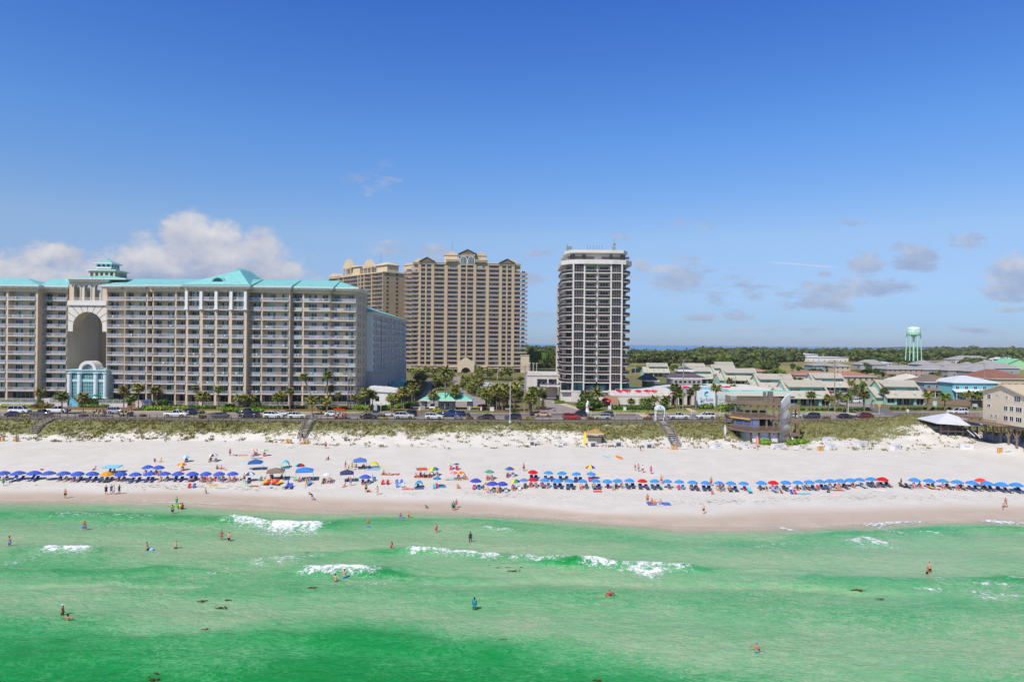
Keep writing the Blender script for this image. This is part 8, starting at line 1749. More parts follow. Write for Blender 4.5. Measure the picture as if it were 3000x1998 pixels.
def pose(name,**k):
 J=figure(**k);D={'body':body_mesh(J,name)};h=J['head']
 def g(nm,f):mb=MB();mb.smooth=True;f(mb);D[nm]=mb.mesh(name+'_'+nm,cloth((200,200,200)))
 def shorts(mb):
  torso(mb,J,.014,0,.3)
  for s in(-1,1):j=J[s];mb.tube([j['hip']+Vector((0,0,.03)),j['hip'].lerp(j['kn'],.72)],[.115,.098],10)
 def shirt(mb,f=.6):
  torso(mb,J,.016,.2,.93)
  for s in(-1,1):j=J[s];mb.ball(j['sh'],(.07,.07,.066),9,7);mb.tube([j['sh'].lerp(j['el'],.04),j['sh'].lerp(j['el'],f)]+([j['el'],j['wr']]if f>.9 else[]),[.067,.062]+([.052,.04]if f>.9 else[]),9,False)
 def brief(mb):
  torso(mb,J,.012,0,.21)
  for s in(-1,1):j=J[s];mb.ball(j['hip'],.106,8,6)
 g('shorts',shorts);g('shirt',shirt);g('rash_guard',lambda m:shirt(m,1.0));g('brief',brief)
 g('swimsuit',lambda m:(brief(m),torso(m,J,.012,.2,.93)))
 def bik(mb):brief(mb);c=J['chest'];ax=(J['neck']-c).normalized();mb.tube([c-ax*.05,c+ax*.05],[(.172,.125),(.172,.122)],12)
 g('bikini',bik)
 def dress(mb):torso(mb,J,.016,.2,.93);j=J[1]['kn'].lerp(J[-1]['kn'],.5);mb.tube([J['waist'],J['pel'],J['pel'].lerp(j,.85)],[(.15,.115),(.185,.15),(.24,.22)],12)
 g('dress',dress)
 def hair(mb,L=0):mb.ball(h+Vector((0,.022,.028)),(.09,.098,.108),10,7);mb.ball(h+Vector((0,.05,-.05-L*.5)),(.075,.055,.08+L),8,6)
 g('hair',hair);g('long_hair',lambda m:hair(m,.08));g('hat',lambda m:(m.lathe([(.19,.045),(.2,.055),(.1,.075),(.095,.15),(.05,.165)],14,h),m.ball(h+Vector((0,.05,-.04)),(.07,.05,.08),8,5)))
 g('cap',lambda m:(m.ball(h+Vector((0,.01,.045)),(.092,.108,.09),10,7),m.box(h.x-.06,h.y-.2,h.z+.045,h.x+.06,h.y-.09,h.z+.06)))
 return D
POSE={'stand':pose('stand',zp=.93,th=(.05,-.03)),'walk':pose('walk',zp=.91,th=(.42,-.3),kn=(.1,.35),arm=(-.35,.4),el=(.2,.4)),'wave':pose('wave',zp=.93,abd=(1.35,1.3),arm=(.2,.2)),'hips':pose('hips',zp=.93,abd=(.6,.6),arm=(-.1,-.1),el=(.9,.9)),'bend':pose('bend',tilt=-.95,zp=.9,th=(.1,.2),kn=(.2,.3),arm=(1.0,.9)),'sit':pose('sit',tilt=.45,zp=.12,th=(1.25,1.35),kn=(.35,.3),arm=(.5,.5),el=(.8,.8),spread=.16),'recline':pose('recline',tilt=.72,zp=.13,th=(1.42,1.55),kn=(.15,.35),arm=(.75,.75),el=(.5,.5),spread=.12),'ground':pose('ground',tilt=.2,zp=.13,th=(1.9,2.05),kn=(1.25,1.5),arm=(.9,.9),el=(.5,.5),spread=.2),'lie':pose('lie',tilt=1.45,zp=.12,th=(1.55,1.55),kn=(0,.05),arm=(1.3,1.3),spread=.1),'kneel':pose('kneel',tilt=-.3,zp=.48,th=(.25,.25),kn=(1.75,1.75),arm=(.7,.5),el=(.4,.4))}
HAIRC={'k':(40,30,26),'b':(86,58,38),'y':(196,160,100),'r':(134,74,44)}
def person(p,ps,rz,skin,wear,label,hair='hair:k',sc=1.0,group=None):
 D=POSE[ps];o=thing('person',label,'person',p,rz,group,sc);link('body',D['body'],o,SKIN[skin])
 hk,hc=hair.split(':');c=HAIRC.get(hc)or tuple(int(hc[i:i+2],16)for i in(0,2,4));link(hk,D[hk],o,cloth(c))
 for w,c in wear:link(w,D[w],o,cloth(c))
 return o
def canopy_mesh(name,nslots):
 mb=MB();n=8;pr=[(0,.36),(.12,.345),(.5,.25),(.82,.09),(1.0,-.02),(.985,-.09)]
 for j in range(n):
  a0,a1=2*PI*j/n,2*PI*(j+1)/n;mb.mat(j%nslots)
  for i in range(5):
   (r0,z0),(r1,z1)=pr[i],pr[i+1];sag=-.035 if i in(3,4)else 0;am=(a0+a1)/2;P=lambda r,z,a:(r*math.cos(a),r*math.sin(a),z)
   f=.955;v0,v1=[P(r0,z0,a0),P(r0*f,z0-.012*i,am),P(r0,z0,a1)],[P(r1,z1,a0),P(r1*f,z1-.012*(i+1),am),P(r1,z1,a1)]
   if i==0:mb.add([v0[0],v1[0],v1[1],v1[2]],[(0,1,2),(0,2,3)])
   else:mb.add(v0+v1,[(0,3,4,1),(1,4,5,2)])
 return mb.mesh(name,[cloth((220-i,220,220))for i in range(nslots)])
CAN={k:canopy_mesh('parasol_canopy_%d'%k,k)for k in(1,2,4,8)}
_m=MB();_m.tube([(0,0,-.25),(0,0,1)],.022,6);_m.lathe([(.02,1.0),(.035,1.02),(.012,1.07)],6);POLEM=_m.mesh('parasol_pole',M('parasol_pole_wood',(206,196,178),.6))
ROYAL,SKYB,REDU=(70,96,196),(66,142,226),(212,28,40);ULIST=[]
def U(fr_,s,lst,c,grp,h=25):
 for q in lst:x,y,w=q[0],q[1],q[2];ULIST.append(dict(x=fr_(x,y)[0],y=fr_(x,y)[1],w=w/s,c=(q[4]if len(q)>4 and q[4]else c),ch=q[3]if len(q)>3 else 'LL',g=grp,lab=q[5]if len(q)>5 else None,h=h))
U(b1,3.925,[(45,862,130,'ss'),(210,862,158,'LL'),(390,860,158,'LL'),(560,863,155,''),(732,866,152,'ss'),(893,868,148,'sl'),(1058,868,145,'LL'),(1388,872,140,'ss'),(1555,878,138,'LL'),(1725,870,135,'LL'),(1893,870,138,'ss'),(2048,868,138,'LL'),(2210,870,138,'Ll'),(1703,795,126,'sC'),(1822,798,130,'ss')],ROYAL,'royal')
U(b2,4.529,[(107,1005,150,'sss'),(280,1005,155,'CCs'),(460,1005,152,'ss'),(2215,1043,160,'ss')],ROYAL,'royal')
U(b3,4.529,[(1512,1095,157,'CC'),(1733,1132,155,'sss'),(1862,1135,150,'sC')],(70,78,180),'royal',29)
U(b4,4.529,[(298,995,130,'LL'),(483,1000,134,'LL'),(677,1010,128,'LL'),(863,1008,128,'Cs'),(248,1092,138,'lC'),(418,1097,138,'LL'),(578,1102,138,'LL'),(752,1107,134,'ss'),(925,1103,134,'lL'),(1080,1105,136,'C'),(1223,1100,134,'ss'),(1377,1097,136,'LL'),(1715,1105,136,'LL'),(1880,1108,138,'s'),(2040,1113,136,'CC'),(2215,1120,142,'ll')],SKYB,'sky')
U(b5,4.612,[(213,1147,138,'LL'),(398,1152,138,'ss'),(557,1152,138,'lL'),(730,1155,142,'C'),(968,1147,146,'ss'),(1298,1142,146,'lC'),(1463,1143,146,'ss'),(1615,1137,146,'lL'),(1763,1130,146,'CLL'),(1907,1123,146,'ss'),(2040,1120,142,'sl'),(2175,1110,146,'s'),(2300,1107,140,'')],SKYB,'sky')
U(b6,3.919,[(285,933,128,'Lls'),(780,940,132,'ss'),(947,950,132,'Cs'),(1105,953,136,'sl'),(1272,965,138,'sl'),(1440,972,138,'LL'),(1610,978,138,'lL'),(1780,990,146,'LL'),(1952,995,150,'LL')],SKYB,'sky')
U(b4,4.529,[(93,983,136,'LL',None,'red parasol with white badge behind an identical one, left of the sky blue row'),(90,1087,134,'ss',None,'red parasol in the front row at the left end of the sky blue row'),(1547,1102,134,'LL',None,'single red parasol between sky blue ones below the arched gateway')],REDU,'red')
U(b5,4.612,[(1132,1143,146,'sC',None,'red parasol in the front row below the beach bar')],REDU,'red');U(b6,3.919,[(413,932,134,'Ll',None,'red parasol ending the sky blue row, before the gap'),(1540,945,124,'s',(232,74,40),'orange red parasol behind the far right sky blue ones')],REDU,'red')
RB=[(214,44,52),(240,150,40),(244,222,60),(60,160,80),(50,90,190),(120,60,150),(244,222,60),(240,150,40)];W_=(232,232,232)
for f_,s,x,y,w,ch,c,l,h in((b1,3.925,1225,870,148,'LLL',[(240,160,44)],'single orange yellow parasol in the left royal blue row',25),(b1,3.925,2145,680,92,'s',[(86,186,224),(224,236,240)],'small pale blue and white parasol furthest inland on the left',19),(b1,3.925,2090,768,100,'s',[(226,90,40),(240,210,50)],'small red and yellow parasol behind the left royal blue row',22),(b2,4.529,205,765,112,'ss',[W_,(60,66,96)],'white parasol with navy top left of the steel blue canopy',22),(b2,4.529,748,698,92,'s',[W_,(226,140,90)],'orange and white parasol left of the yellow and teal one',20),(b2,4.529,885,703,92,'C',[(70,178,200),(234,220,90)],'yellow and teal parasol right of the orange and white one',20),(b2,4.529,678,1005,150,'L',[W_,(70,84,140)],'navy and white striped parasol at the right end of the royal row',27),(b2,4.529,1350,893,130,'',[(200,44,56),(60,66,90),(96,186,214),(60,66,90)],'red, navy and light blue parasol behind the bright blue canopy',20),(b2,4.529,1710,1020,116,'ss',[W_,(226,232,236)],'plain white parasol between the bright blue and navy canopies',26),(b3,4.529,958,943,140,'ss',RB,'rainbow parasol beside the red sunshade',24),(b3,4.529,1965,937,140,'sC',RB,'rainbow parasol behind the right royal blue ones',28),(b3,4.529,2040,1105,136,'sC',RB[3:]+RB[:3],'rainbow parasol in the front row beside a pale blue one',30),(b4,4.529,868,915,142,'',[(214,44,52),(244,222,60),(90,60,170),W_],'striped rainbow parasol above the sky blue second row',42),(b3,4.529,1178,885,90,'C',[(244,214,80),(96,186,214)],'yellow and blue parasol behind the pink one',18),(b3,4.529,1253,890,74,'C',[(54,74,116),(84,110,150)],'small tilted slate blue parasol behind the pink one',18),(b3,4.529,1225,997,106,'',[(224,110,130),(236,160,170)],'pink parasol on a thin pole',24),(b3,4.529,1318,995,94,'ss',[(226,70,50),(240,180,60)],'orange and red parasol touching the pink one',22),(b3,4.529,1688,980,130,'ss',[(70,150,120),(90,170,140)],'sea green parasol behind the right royal blue ones',27),(b3,4.529,995,1073,116,'C',[(50,110,190),(60,150,170)],'blue and teal parasol on a tall pole before the rainbow one',29),(b3,4.529,2150,1093,116,'s',[(90,130,214)],'pale blue parasol left of the front red one',26)):
 ULIST.append(dict(x=f_(x,y)[0],y=f_(x,y)[1],w=w/s,c=c,ch=ch,g='other',lab=l,h=h))
def lounger_meshes():
 fr=MB()
 for s in(-1,1):fr.box(s*.3-.03,-1.0,.26,s*.3+.03,.62,.31);fr.tube([(s*.3,.45,.3),(s*.3,.98,.72)],.022,5)
 fa=MB();fa.box(-.28,-.98,.30,.28,.45,.335);fa.add([(-.28,.45,.32),(.28,.45,.32),(.28,.98,.74),(-.28,.98,.74),(-.28,.48,.29),(.28,.48,.29),(.28,1.01,.71),(-.28,1.01,.71)],[(0,1,2,3),(7,6,5,4),(0,4,5,1),(1,5,6,2),(2,6,7,3),(3,7,4,0)])
 lg=MB();lg.box(-.03,-.03,-.06,.03,.03,.27);c=MB();c.box(-.27,-.25,.18,.27,.25,.21);c.add([(-.27,.22,.2),(.27,.22,.2),(.27,.52,.78),(-.27,.52,.78)],[(0,1,2,3)]);cf=MB()
 for s in(-1,1):cf.tube([(s*.28,-.28,-.03),(s*.28,-.2,.42),(s*.28,.3,.42),(s*.28,.1,-.03)],.015,5);cf.tube([(s*.28,.22,.18),(s*.28,.53,.8)],.015,5)
 return fr.mesh('lounger_frame',WOOD),fa.mesh('lounger_fabric',cloth((50,60,110))),lg.mesh('lounger_leg',WOOD_D),c.mesh('chair_fabric',cloth((50,60,111))),cf.mesh('chair_frame',STEEL)
LF,LA,LL,CA,CF=lounger_meshes()
def lounger(p,label,c,rz=0,group='beach loungers'):
 o=thing('beach_lounger',label,'lounger',p,rz,group);link('frame',LF,o);link('fabric',LA,o,cloth(c))
 for x in(-.3,.3):
  for y in(-.85,.5):link('leg',LL,o,loc=(x,y,0))
def bchair(p,label,c,rz=0,group='low beach chairs'):
 o=thing('beach_chair',label,'chair',p,rz,group);link('fabric',CA,o,cloth(c));link('frame',CF,o);return o
WEAR=[('swimsuit',(196,36,56),'red swimsuit'),('shorts',(40,60,130),'navy shorts'),('bikini',(30,30,36),'black bikini'),('shirt',(210,210,214),'white shirt'),('shorts',(60,150,190),'turquoise shorts'),('swimsuit',(40,40,60),'dark swimsuit'),('bikini',(220,90,120),'pink bikini'),('shirt',(60,70,84),'grey shirt'),('shorts',(190,60,50),'red shorts'),('swimsuit',(60,90,180),'blue swimsuit'),('bikini',(230,130,60),'orange bikini'),('shirt',(40,100,140),'blue shirt')]
CCOL=[((206,44,60),'red'),((60,150,190),'turquoise'),((40,60,120),'navy'),((214,60,120),'pink'),((222,222,226),'white'),((70,150,110),'green')]
def build_parasols():
 rnd=random.Random(4);cnt={};nm={'royal':'royal blue','sky':'sky blue'};wi=0
 for u in sorted(ULIST,key=lambda q:q['x']):
  g=u['g'];cnt[g]=cnt.get(g,0)+1;b=GP(u['x'],u['y']+u['h']);k=b.y/2000;H=u['h']*k;r=u['w']*k/2
  if g in nm:lab='%s beach parasol, %s from the left among the %s ones'%(nm[g],ordw(cnt[g]),nm[g]);ref='the %s %s parasol'%(ordw(cnt[g]),nm[g])
  else:lab=u['lab'];ref=('the %s'%u['lab'].split(',')[0]).split(' with ')[0];ref=re.sub(r'( (a|an|of|on|the|and|one|at|in|left|right|furthest|ending|inland|between|behind|beside|before|touching|above|white))+$','',' '.join(ref.split()[:7]))
  o=thing('beach_parasol',lab,'parasol',b,0,{'royal':'royal blue parasols','sky':'sky blue parasols','red':'red parasols'}.get(g,'assorted parasols'));o.rotation_euler=(rnd.uniform(-.05,.05),rnd.uniform(-.07,.05),rnd.uniform(0,6))
  c=u['c']if isinstance(u['c'],list)else[u['c']];kk=len(c)if len(c)in(1,2,4,8)else 4;hc=min(.42*r,.5)
  link('canopy',CAN[kk],o,[cloth(tuple(q))for q in c],loc=(0,0,H-hc*.9),scale=(r,r,hc/.36));link('pole',POLEM,o,scale=(1,1,max(.3,H-.05)))
  n=len(u['ch']);names={1:['only'],2:['left','right'],3:['left','middle','right']}.get(n,[])
  for i,ch in enumerate(u['ch']):
   x=b.x+(i-(n-1)/2)*(1.05 if n<3 else.85)+rnd.uniform(-.12,.12)+.15;y=b.y-.75+rnd.uniform(-.25,.25);z=gz(x,y);rz=rnd.uniform(-.16,.16);dk=(72,86,156)if g=='royal' else(66,90,134)
   if ch in 'Ll':lounger((x,y,z),'%s lounger, %s under %s'%('dark blue' if ch=='L' else 'occupied blue',{'only':'alone'}.get(names[i],names[i]),ref),dk,rz)
   else:cc,cn=CCOL[(wi*3+i)%6];bchair((x,y,z),'%s low beach chair, %s under %s'%(cn,{'only':'alone'}.get(names[i],names[i]),ref),cc,rz)
   wi+=1
   if ch in 'ls':
    w=WEAR[(wi*5+i)%12];wr=[(w[0],w[1])]+([('shorts',(60,60,70))]if w[0]=='shirt' else[])
    person((x,y+(.1 if ch=='s' else.3),z+(.17 if ch=='s' else.30)),'sit' if ch=='s' else 'recline',rz,(0,1,2,1,0,3)[wi%6],wr,'person in %s on %s seat under %s'%(w[2],names[i]if n>1 else 'single',ref),('hair:k','hair:b','long_hair:y','cap:2a3050','hair:b','hat:d8c8a0')[(wi*7)%6],rnd.uniform(.93,1.05))
build_parasols()
def canopy(fr_,s,x,yt,w,yb,c,label,peak=.55,flat=False):
 q=fr_(x,yb);b=GP(*q);k=b.y/2000;W=w/s*k;H=(yb-yt)/s*k;o=thing('frame_canopy',label,'canopy',b,.25,'frame canopies');m=MB();h=W/2*.86;e=H-(.1 if flat else.65)
 A=[(-h,-h,e),(h,-h,e),(h,h,e),(-h,h,e)];T=(0,0,H);m.add(A+[T]+[(p[0],p[1],e-.2)for p in A],[(0,1,4),(1,2,4),(2,3,4),(3,0,4),(0,5,6,1),(1,6,7,2),(2,7,8,3),(3,8,5,0)]);m.build('canopy_top',cloth(c),o)
 for p in A:m=MB();m.tube([(p[0]*1.06,p[1]*1.06,-.1),(p[0],p[1],e)],.025,5);m.build('leg',STEEL,o)
 return b,h
for a in((b2,4.529,760,835,205,975,(62,98,152),'steel blue peaked frame canopy behind the left rows'),(b2,4.529,1030,948,255,1110,(142,122,106),'taupe frame canopy beside red and yellow loungers'),(b2,4.529,1412,940,255,1115,(66,136,230),'bright blue frame canopy right of the taupe one'),(b2,4.529,1975,972,205,1130,(64,68,108),'dark navy frame canopy left of a royal blue parasol'),(b2,4.529,2150,812,198,965,(84,122,190),'medium blue frame canopy by the yellow tent'),(b1,3.925,1295,800,190,885,(140,208,232),'pale blue flat sunshade behind the orange yellow parasol',.3,True),(b3,4.529,795,955,160,1075,(238,84,74),'coral red stretched sunshade beside the rainbow parasol',.3,True)):canopy(*a)
def tent(fr_,s,x,y,w,h,c,label):
 b=GP(*fr_(x,y));k=b.y/2000;W=w/s*k/2;H=h/s*k;o=thing('beach_tent',label,'tent',b,.2,'pop up tents');m=MB();m.smooth=True;n=10;vs=[];fs=[]
 for i in range(n+1):
  a=PI*.42+(PI*1.0)*i/n*.6
  for j in range(n+1):t=PI*j/n;vs.append((W*math.cos(t),.9-1.3*math.cos(PI*.5*i/n)*math.sin(t)*.0-1.2+1.5*i/n*math.sin(t)**.5,H*math.sin(t)*math.sin(PI*.25+PI*.25*(1-i/n)*2 if i<n else PI*.25)))
 for i in range(n):
  for j in range(n):fs.append((i*(n+1)+j,i*(n+1)+j+1,(i+1)*(n+1)+j+1,(i+1)*(n+1)+j))
 m.add(vs,fs);m.build('tent_shell',cloth(c),o);m=MB();m.box(-W,-1.3,.0,W,.6,.04);m.build('tent_floor',cloth(tuple(int(q*.8)for q in c)),o)
tent(b2,4.529,1160,950,115,100,(84,190,204),'teal pop up beach tent with dark interior');tent(b3,4.529,160,950,140,78,(206,196,40),'yellow dome beach tent beside the medium blue canopy');tent(b3,4.529,760,1215,120,92,(74,150,206),'blue and white striped half dome tent by the water side')
def closed(fr_,s,x,y,h,c,label):
 b=GP(*fr_(x,y));H=h/s*b.y/2000;o=thing('closed_parasol',label,'parasol',b,0,'closed parasols');m=MB();m.lathe([(.05,H*.25),(.17,H*.3),(.13,H*.6),(.04,H*.97)],10);m.build('canopy',cloth(c),o);m=MB();m.tube([(0,0,-.2),(0,0,H)],.022,6);m.build('pole',STEEL,o)
closed(b2,4.529,1197,1205,110,(70,112,198),'folded blue parasol beside two blue loungers');closed(b2,4.529,2315,1120,92,(86,190,220),'folded turquoise parasol right of a royal blue one');closed(b6,3.919,627,1015,76,(56,58,92),'folded dark parasol at the gap in the sky blue row')
closed(b2,4.529,1947,570,120,(206,206,206),'thin pale marker post on the central dune')
for f_,x,y,c,k,l in((b2,880,1170,(240,170,50),'L','orange lounger, first of the row before the taupe canopy'),(b2,925,1170,(204,60,40),'L','dark red lounger, second of the row before the taupe canopy'),(b2,990,1165,(236,110,50),'L','orange red lounger in the middle of the row by the taupe canopy'),(b2,1035,1168,(206,40,50),'L','red lounger beside the yellow one'),(b2,1078,1172,(244,190,50),'L','yellow lounger at the right end of the bright row'),(b2,1172,1220,(66,84,180),'L','blue lounger left under the folded blue parasol'),(b2,1230,1220,(66,94,190),'L','blue lounger right of the folded blue parasol'),(b2,1470,1180,(90,150,220),'L','light blue lounger before the bright blue canopy'),(b1,2175,1058,(206,36,52),'C','red beach chair alone before the royal row'),(b1,2225,1056,(56,86,170),'C','blue beach chair beside the lone red one'),(b2,828,1128,(100,102,110),'C','grey beach chair left of the taupe canopy'),(b2,1283,1125,(150,180,110),'C','green striped chair left under the bright blue canopy'),(b2,2335,1130,(80,96,150),'C','slate blue chair by the folded turquoise parasol'),(b3,275,1175,(206,60,60),'C','red chair at the left of the central seated group'),(b3,345,1175,(190,50,60),'C','dark red chair second in the central seated group'),(b3,465,1170,(90,110,190),'C','blue chair third in the central seated group'),(b3,528,1170,(70,110,200),'C','bright blue chair right in the central seated group'),(b3,470,1212,(90,150,230),'C','light blue chair before the central seated group'),(b3,540,1212,(200,206,200),'C','pale chair before the central seated group'),(b3,963,1232,(80,180,190),'C','teal striped chair under the blue and teal parasol pole'),(b5,1385,1325,(60,84,180),'C','blue chair before the row below the beach bar'),(b5,1432,1325,(206,40,90),'C','pink chair beside the blue one below the beach bar'),(b5,815,1300,(90,200,224),'L','turquoise lounger at the end of the first right hand run'),(b5,1150,1295,(150,160,214),'L','lavender lounger before the red parasol'),(b6,195,1050,(214,216,222),'L','white lounger right of a sky blue parasol'),(b6,645,1045,(44,50,80),'L','dark lounger left at the folded dark parasol'),(b6,712,1055,(44,50,80),'L','dark lounger right at the folded dark parasol'),(b6,965,1060,(232,214,60),'L','bright yellow lounger under the right sky blue row'),(b1,140,985,(220,220,226),'L','white lounger at the far left of the royal row')):
 p=GP(*f_(x,y));(lounger if k=='L' else bchair)(p,l,c,random.uniform(-.2,.2))
def towel(fr_,x,y,w,d,c,label,rz=0.0):
 p=GP(*fr_(x,y));n=8;xs=np.linspace(-w/2,w/2,n);ys=np.linspace(-d/2,d/2,n);X,Y=np.meshgrid(xs,ys);cc,ss=math.cos(rz),math.sin(rz);Z=gz_np(p.x+X*cc-Y*ss,p.y+X*ss+Y*cc)-p.z+.05+.02*fbm(X*3,Y*3,2)
 m=link('beach_towel',grid_mesh('beach_towel',xs,ys,Z,cloth(c)),None,None,p,(0,0,rz));tag(m,label,'towel','beach towels')
for a in((b2,600,785,1.9,1.0,(226,150,150),'pink towel inland of the steel blue canopy'),(b2,780,825,2.4,1.2,(120,180,220),'pale blue towel under the inland parasols'),(b3,145,965,3,2.4,(150,206,226),'pale blue blanket before the yellow tent'),(b2,1210,1075,2.0,.7,(110,196,206),'teal towel behind the bright blue canopy leg'),(b2,205,1178,1.3,.7,(240,180,40),'yellow board lying before the royal row'),(b4,955,1268,1.6,1.0,(236,90,60),'orange towel before the sky blue row'),(b4,1690,1430,2.0,1.8,(70,110,206),'royal blue blanket near the water'),(b4,1845,1430,1.9,1.8,(80,120,216),'second blue blanket on the right near the water'),(b4,1765,1435,1.5,1.7,(200,222,236),'pale blanket between the two blue ones'),(b5,1535,1320,2.8,.7,(90,206,226),'long turquoise towel before the right row'),(b3,380,1040,3.6,1.4,(200,90,80),'red patterned blanket behind the central group'),(b3,810,1070,3.4,1.6,(176,66,66),'dark red blanket under the coral sunshade'),(b3,1220,1105,3.2,1.6,(150,206,196),'pale mint blanket under the pink parasol'),(b3,1040,1205,2.2,1.2,(80,160,190),'teal patterned towel beside the blue and teal parasol'),(b3,615,1235,2.2,1.0,(214,130,130),'rose towel by the water side left of the striped tent'),(b5,2010,1275,2.2,.9,(214,70,90),'red towel before the right sky blue row'),(b6,375,1088,2.4,.8,(236,236,240),'white towel before the red parasol'),(b6,830,1060,2.2,.6,(226,170,180),'faded pink towel at the right gap'),(b2,740,1195,1.5,.8,(224,70,70),'red and white float by the left canopy'),(b4,945,1200,1.0,1.2,(120,200,190),'mint towel among the sky blue row')):towel(*a)
def sbox(fr_,x,y,w,label,rz=.35,op=False,d=1.25,h=1.1):
 p=GP(*fr_(x,y));o=thing('storage_box',label,'storage box',p,rz,'white beach storage boxes');m=MB();m.box(-w/2,-d/2,-.2,w/2,d/2,h);m.build('box_body',M('box_white',(228,226,226),.5,.05),o);m=MB();m.prism([(-d/2-.06,h+.003),(d/2+.06,h+.003),(d/2+.06,h+.1),(-d/2-.06,h+.16)],-w/2-.05,w/2+.05,'x');m.build('box_lid',TRIM,o)
 m=MB();xx=w/2+.004
 if op:m.box(-w*.36,-d/2-.02,.1,w*.36,-d/2-.003,h*.85);m.build('box_opening',M('box_dark_inside',(96,90,92),.8),o)
 else:m.box(-w*.2,-d/2-.02,h*.5,w*.25,-d/2-.003,h*.62);m.build('box_marking',M('box_print',(120,122,132),.8),o)
for f_,x,y,w,l,op,rz in((b4,85,655,1.3,'white box with dark open front left of the yellow banner',1,0),(b4,455,652,1.5,'closed white box between the open one and the yellow banner',0,.2),(b4,880,672,1.7,'white open box before the thatched hut',1,.4),(b4,1215,668,1.8,'white box with vents right of the thatched hut',1,.4),(b4,1628,690,1.6,'white open box holding blue gear',1,.2),(b5,365,705,2.2,'white box in the dune grass left of the beach bar',0,.4),(b5,745,690,2.3,'white box just left of the painted surfboard',0,.3),(b5,1190,712,2.9,'long white box before the beach bar',0,.35),(b5,1863,622,2.1,'upper white box right of the beach bar',0,.2),(b5,1905,710,2.2,'lower white box right of the beach bar',0,.3),(b5,2285,678,2.3,'white box in the grass towards the right dune',0,.25),(b6,165,575,2.4,'white box at the foot of the right dune',0,.3),(b6,560,615,2.3,'half buried white box at the right dune',0,.5),(b6,1368,605,2.9,'long white box below the gazebo',0,-.2)):sbox(f_,x,y,w,l,rz,op)
def bins(fr_,x,y,label,n=2):
 p=GP(*fr_(x,y));o=thing('trash_bins',label,'trash bin',p,random.uniform(-.3,.3),'wooden beach trash bins')
 for i in range(n):m=MB();xx=(i-(n-1)/2)*.8;m.lathe([(.3,-.05),(.33,.05),(.33,.95),(.3,1.0)],10,(xx,0,0));m.build('bin',M('bin_wood',(206,158,96),.8,.15),o)
 m=MB();m.box(-.8,-.06,1.0,.8,.06,1.1);m.build('bin_rail',WOOD_D,o)
bins(b1,15,520,'wooden bin pair at the far left edge');bins(b1,183,522,'single wooden bin left of the first stairs',1);bins(b2,1205,632,'wooden bin pair left of the central stairs');bins(b2,1430,632,'wooden bin pair right of the central stairs');bins(b4,1972,710,'wooden bin pair at the foot of the gateway stairs');bins(b5,1770,740,'wooden bin pair right of the beach bar');bins(b6,1760,650,'wooden bin pair below the stilt house')
def rack(fr_,x,y,label):
 p=GP(*fr_(x,y));o=thing('notice_rack',label,'rack',p,0,'white slatted racks')
 for i in range(3):m=MB();m.box(-.7,-.03,.25+.3*i,.7,.03,.42+.3*i);m.build('slat',TRIM,o)
 for s in(-.6,.6):m=MB();m.box(s-.03,.031,-.1,s+.03,.08,1.1);m.build('post',STEEL,o)
rack(b2,1207,688,'white slatted rack before the central bins');rack(b4,2103,712,'white slatted rack right of the gateway stairs');rack(b5,1440,733,'white slatted rack right of the long white box');rack(b6,883,655,'white slatted rack below the right dune');rack(b6,1860,645,'white slatted rack right of the far bins')
def board(fr_,x,y,L,c,label,up=False,rz=.3,cat='surfboard'):
 p=GP(*fr_(x,y));o=thing('kayak' if 'kayak' in label else 'surfboard',label,cat,p,rz);m=MB();n=12;w=.36 if cat!='kayak' else.42;pts=[(w*math.sin(PI*i/n)**.6,-L/2+L*i/n)for i in range(n+1)];out=pts+[(-a,b)for a,b in pts[-2:0:-1]]
 if up:m.prism([(a,b+L/2-.1)for a,b in out],-.05,.05,'y')
 else:m.prism(out,.02,.14 if cat!='kayak' else.3)
 m.build('hull',paint(c),o);m=MB();(m.prism([(a*.4,b*.7+L/2-.1)for a,b in out],-.06,-.052,'y')if up else m.prism([(a*.5,b*.7)for a,b in out],(.145 if cat!='kayak' else.305),(.16 if cat!='kayak' else.33)));m.build('deck_pad',paint(tuple(min(255,int(q*1.15)+10)for q in c)),o)
board(b4,785,655,3.7,(240,204,40),'tall yellow feather banner beside the thatched hut',True,0,'banner');board(b5,915,690,3.0,(222,132,124),'painted red surfboard sign leaning before the beach bar',True,0);board(b5,1390,655,2.0,(222,222,226),'white surfboard sign at the bar stair foot',True,0);board(b5,482,535,2.9,(226,216,226),'white feather banner in the dune grass left of the bar',True,.3,'banner')
board(b4,1063,808,3.0,(170,206,220),'pale blue paddle board on the open sand',False,.5);board(b4,1118,795,3.0,(196,226,222),'pale mint paddle board beside the pale blue one',False,.4);board(b4,1238,822,3.2,(236,130,30),'orange kayak lying on the open sand',False,.35,'kayak');board(b4,975,1235,1.2,(206,40,80),'pink bodyboard by a sky blue parasol',False,.6)
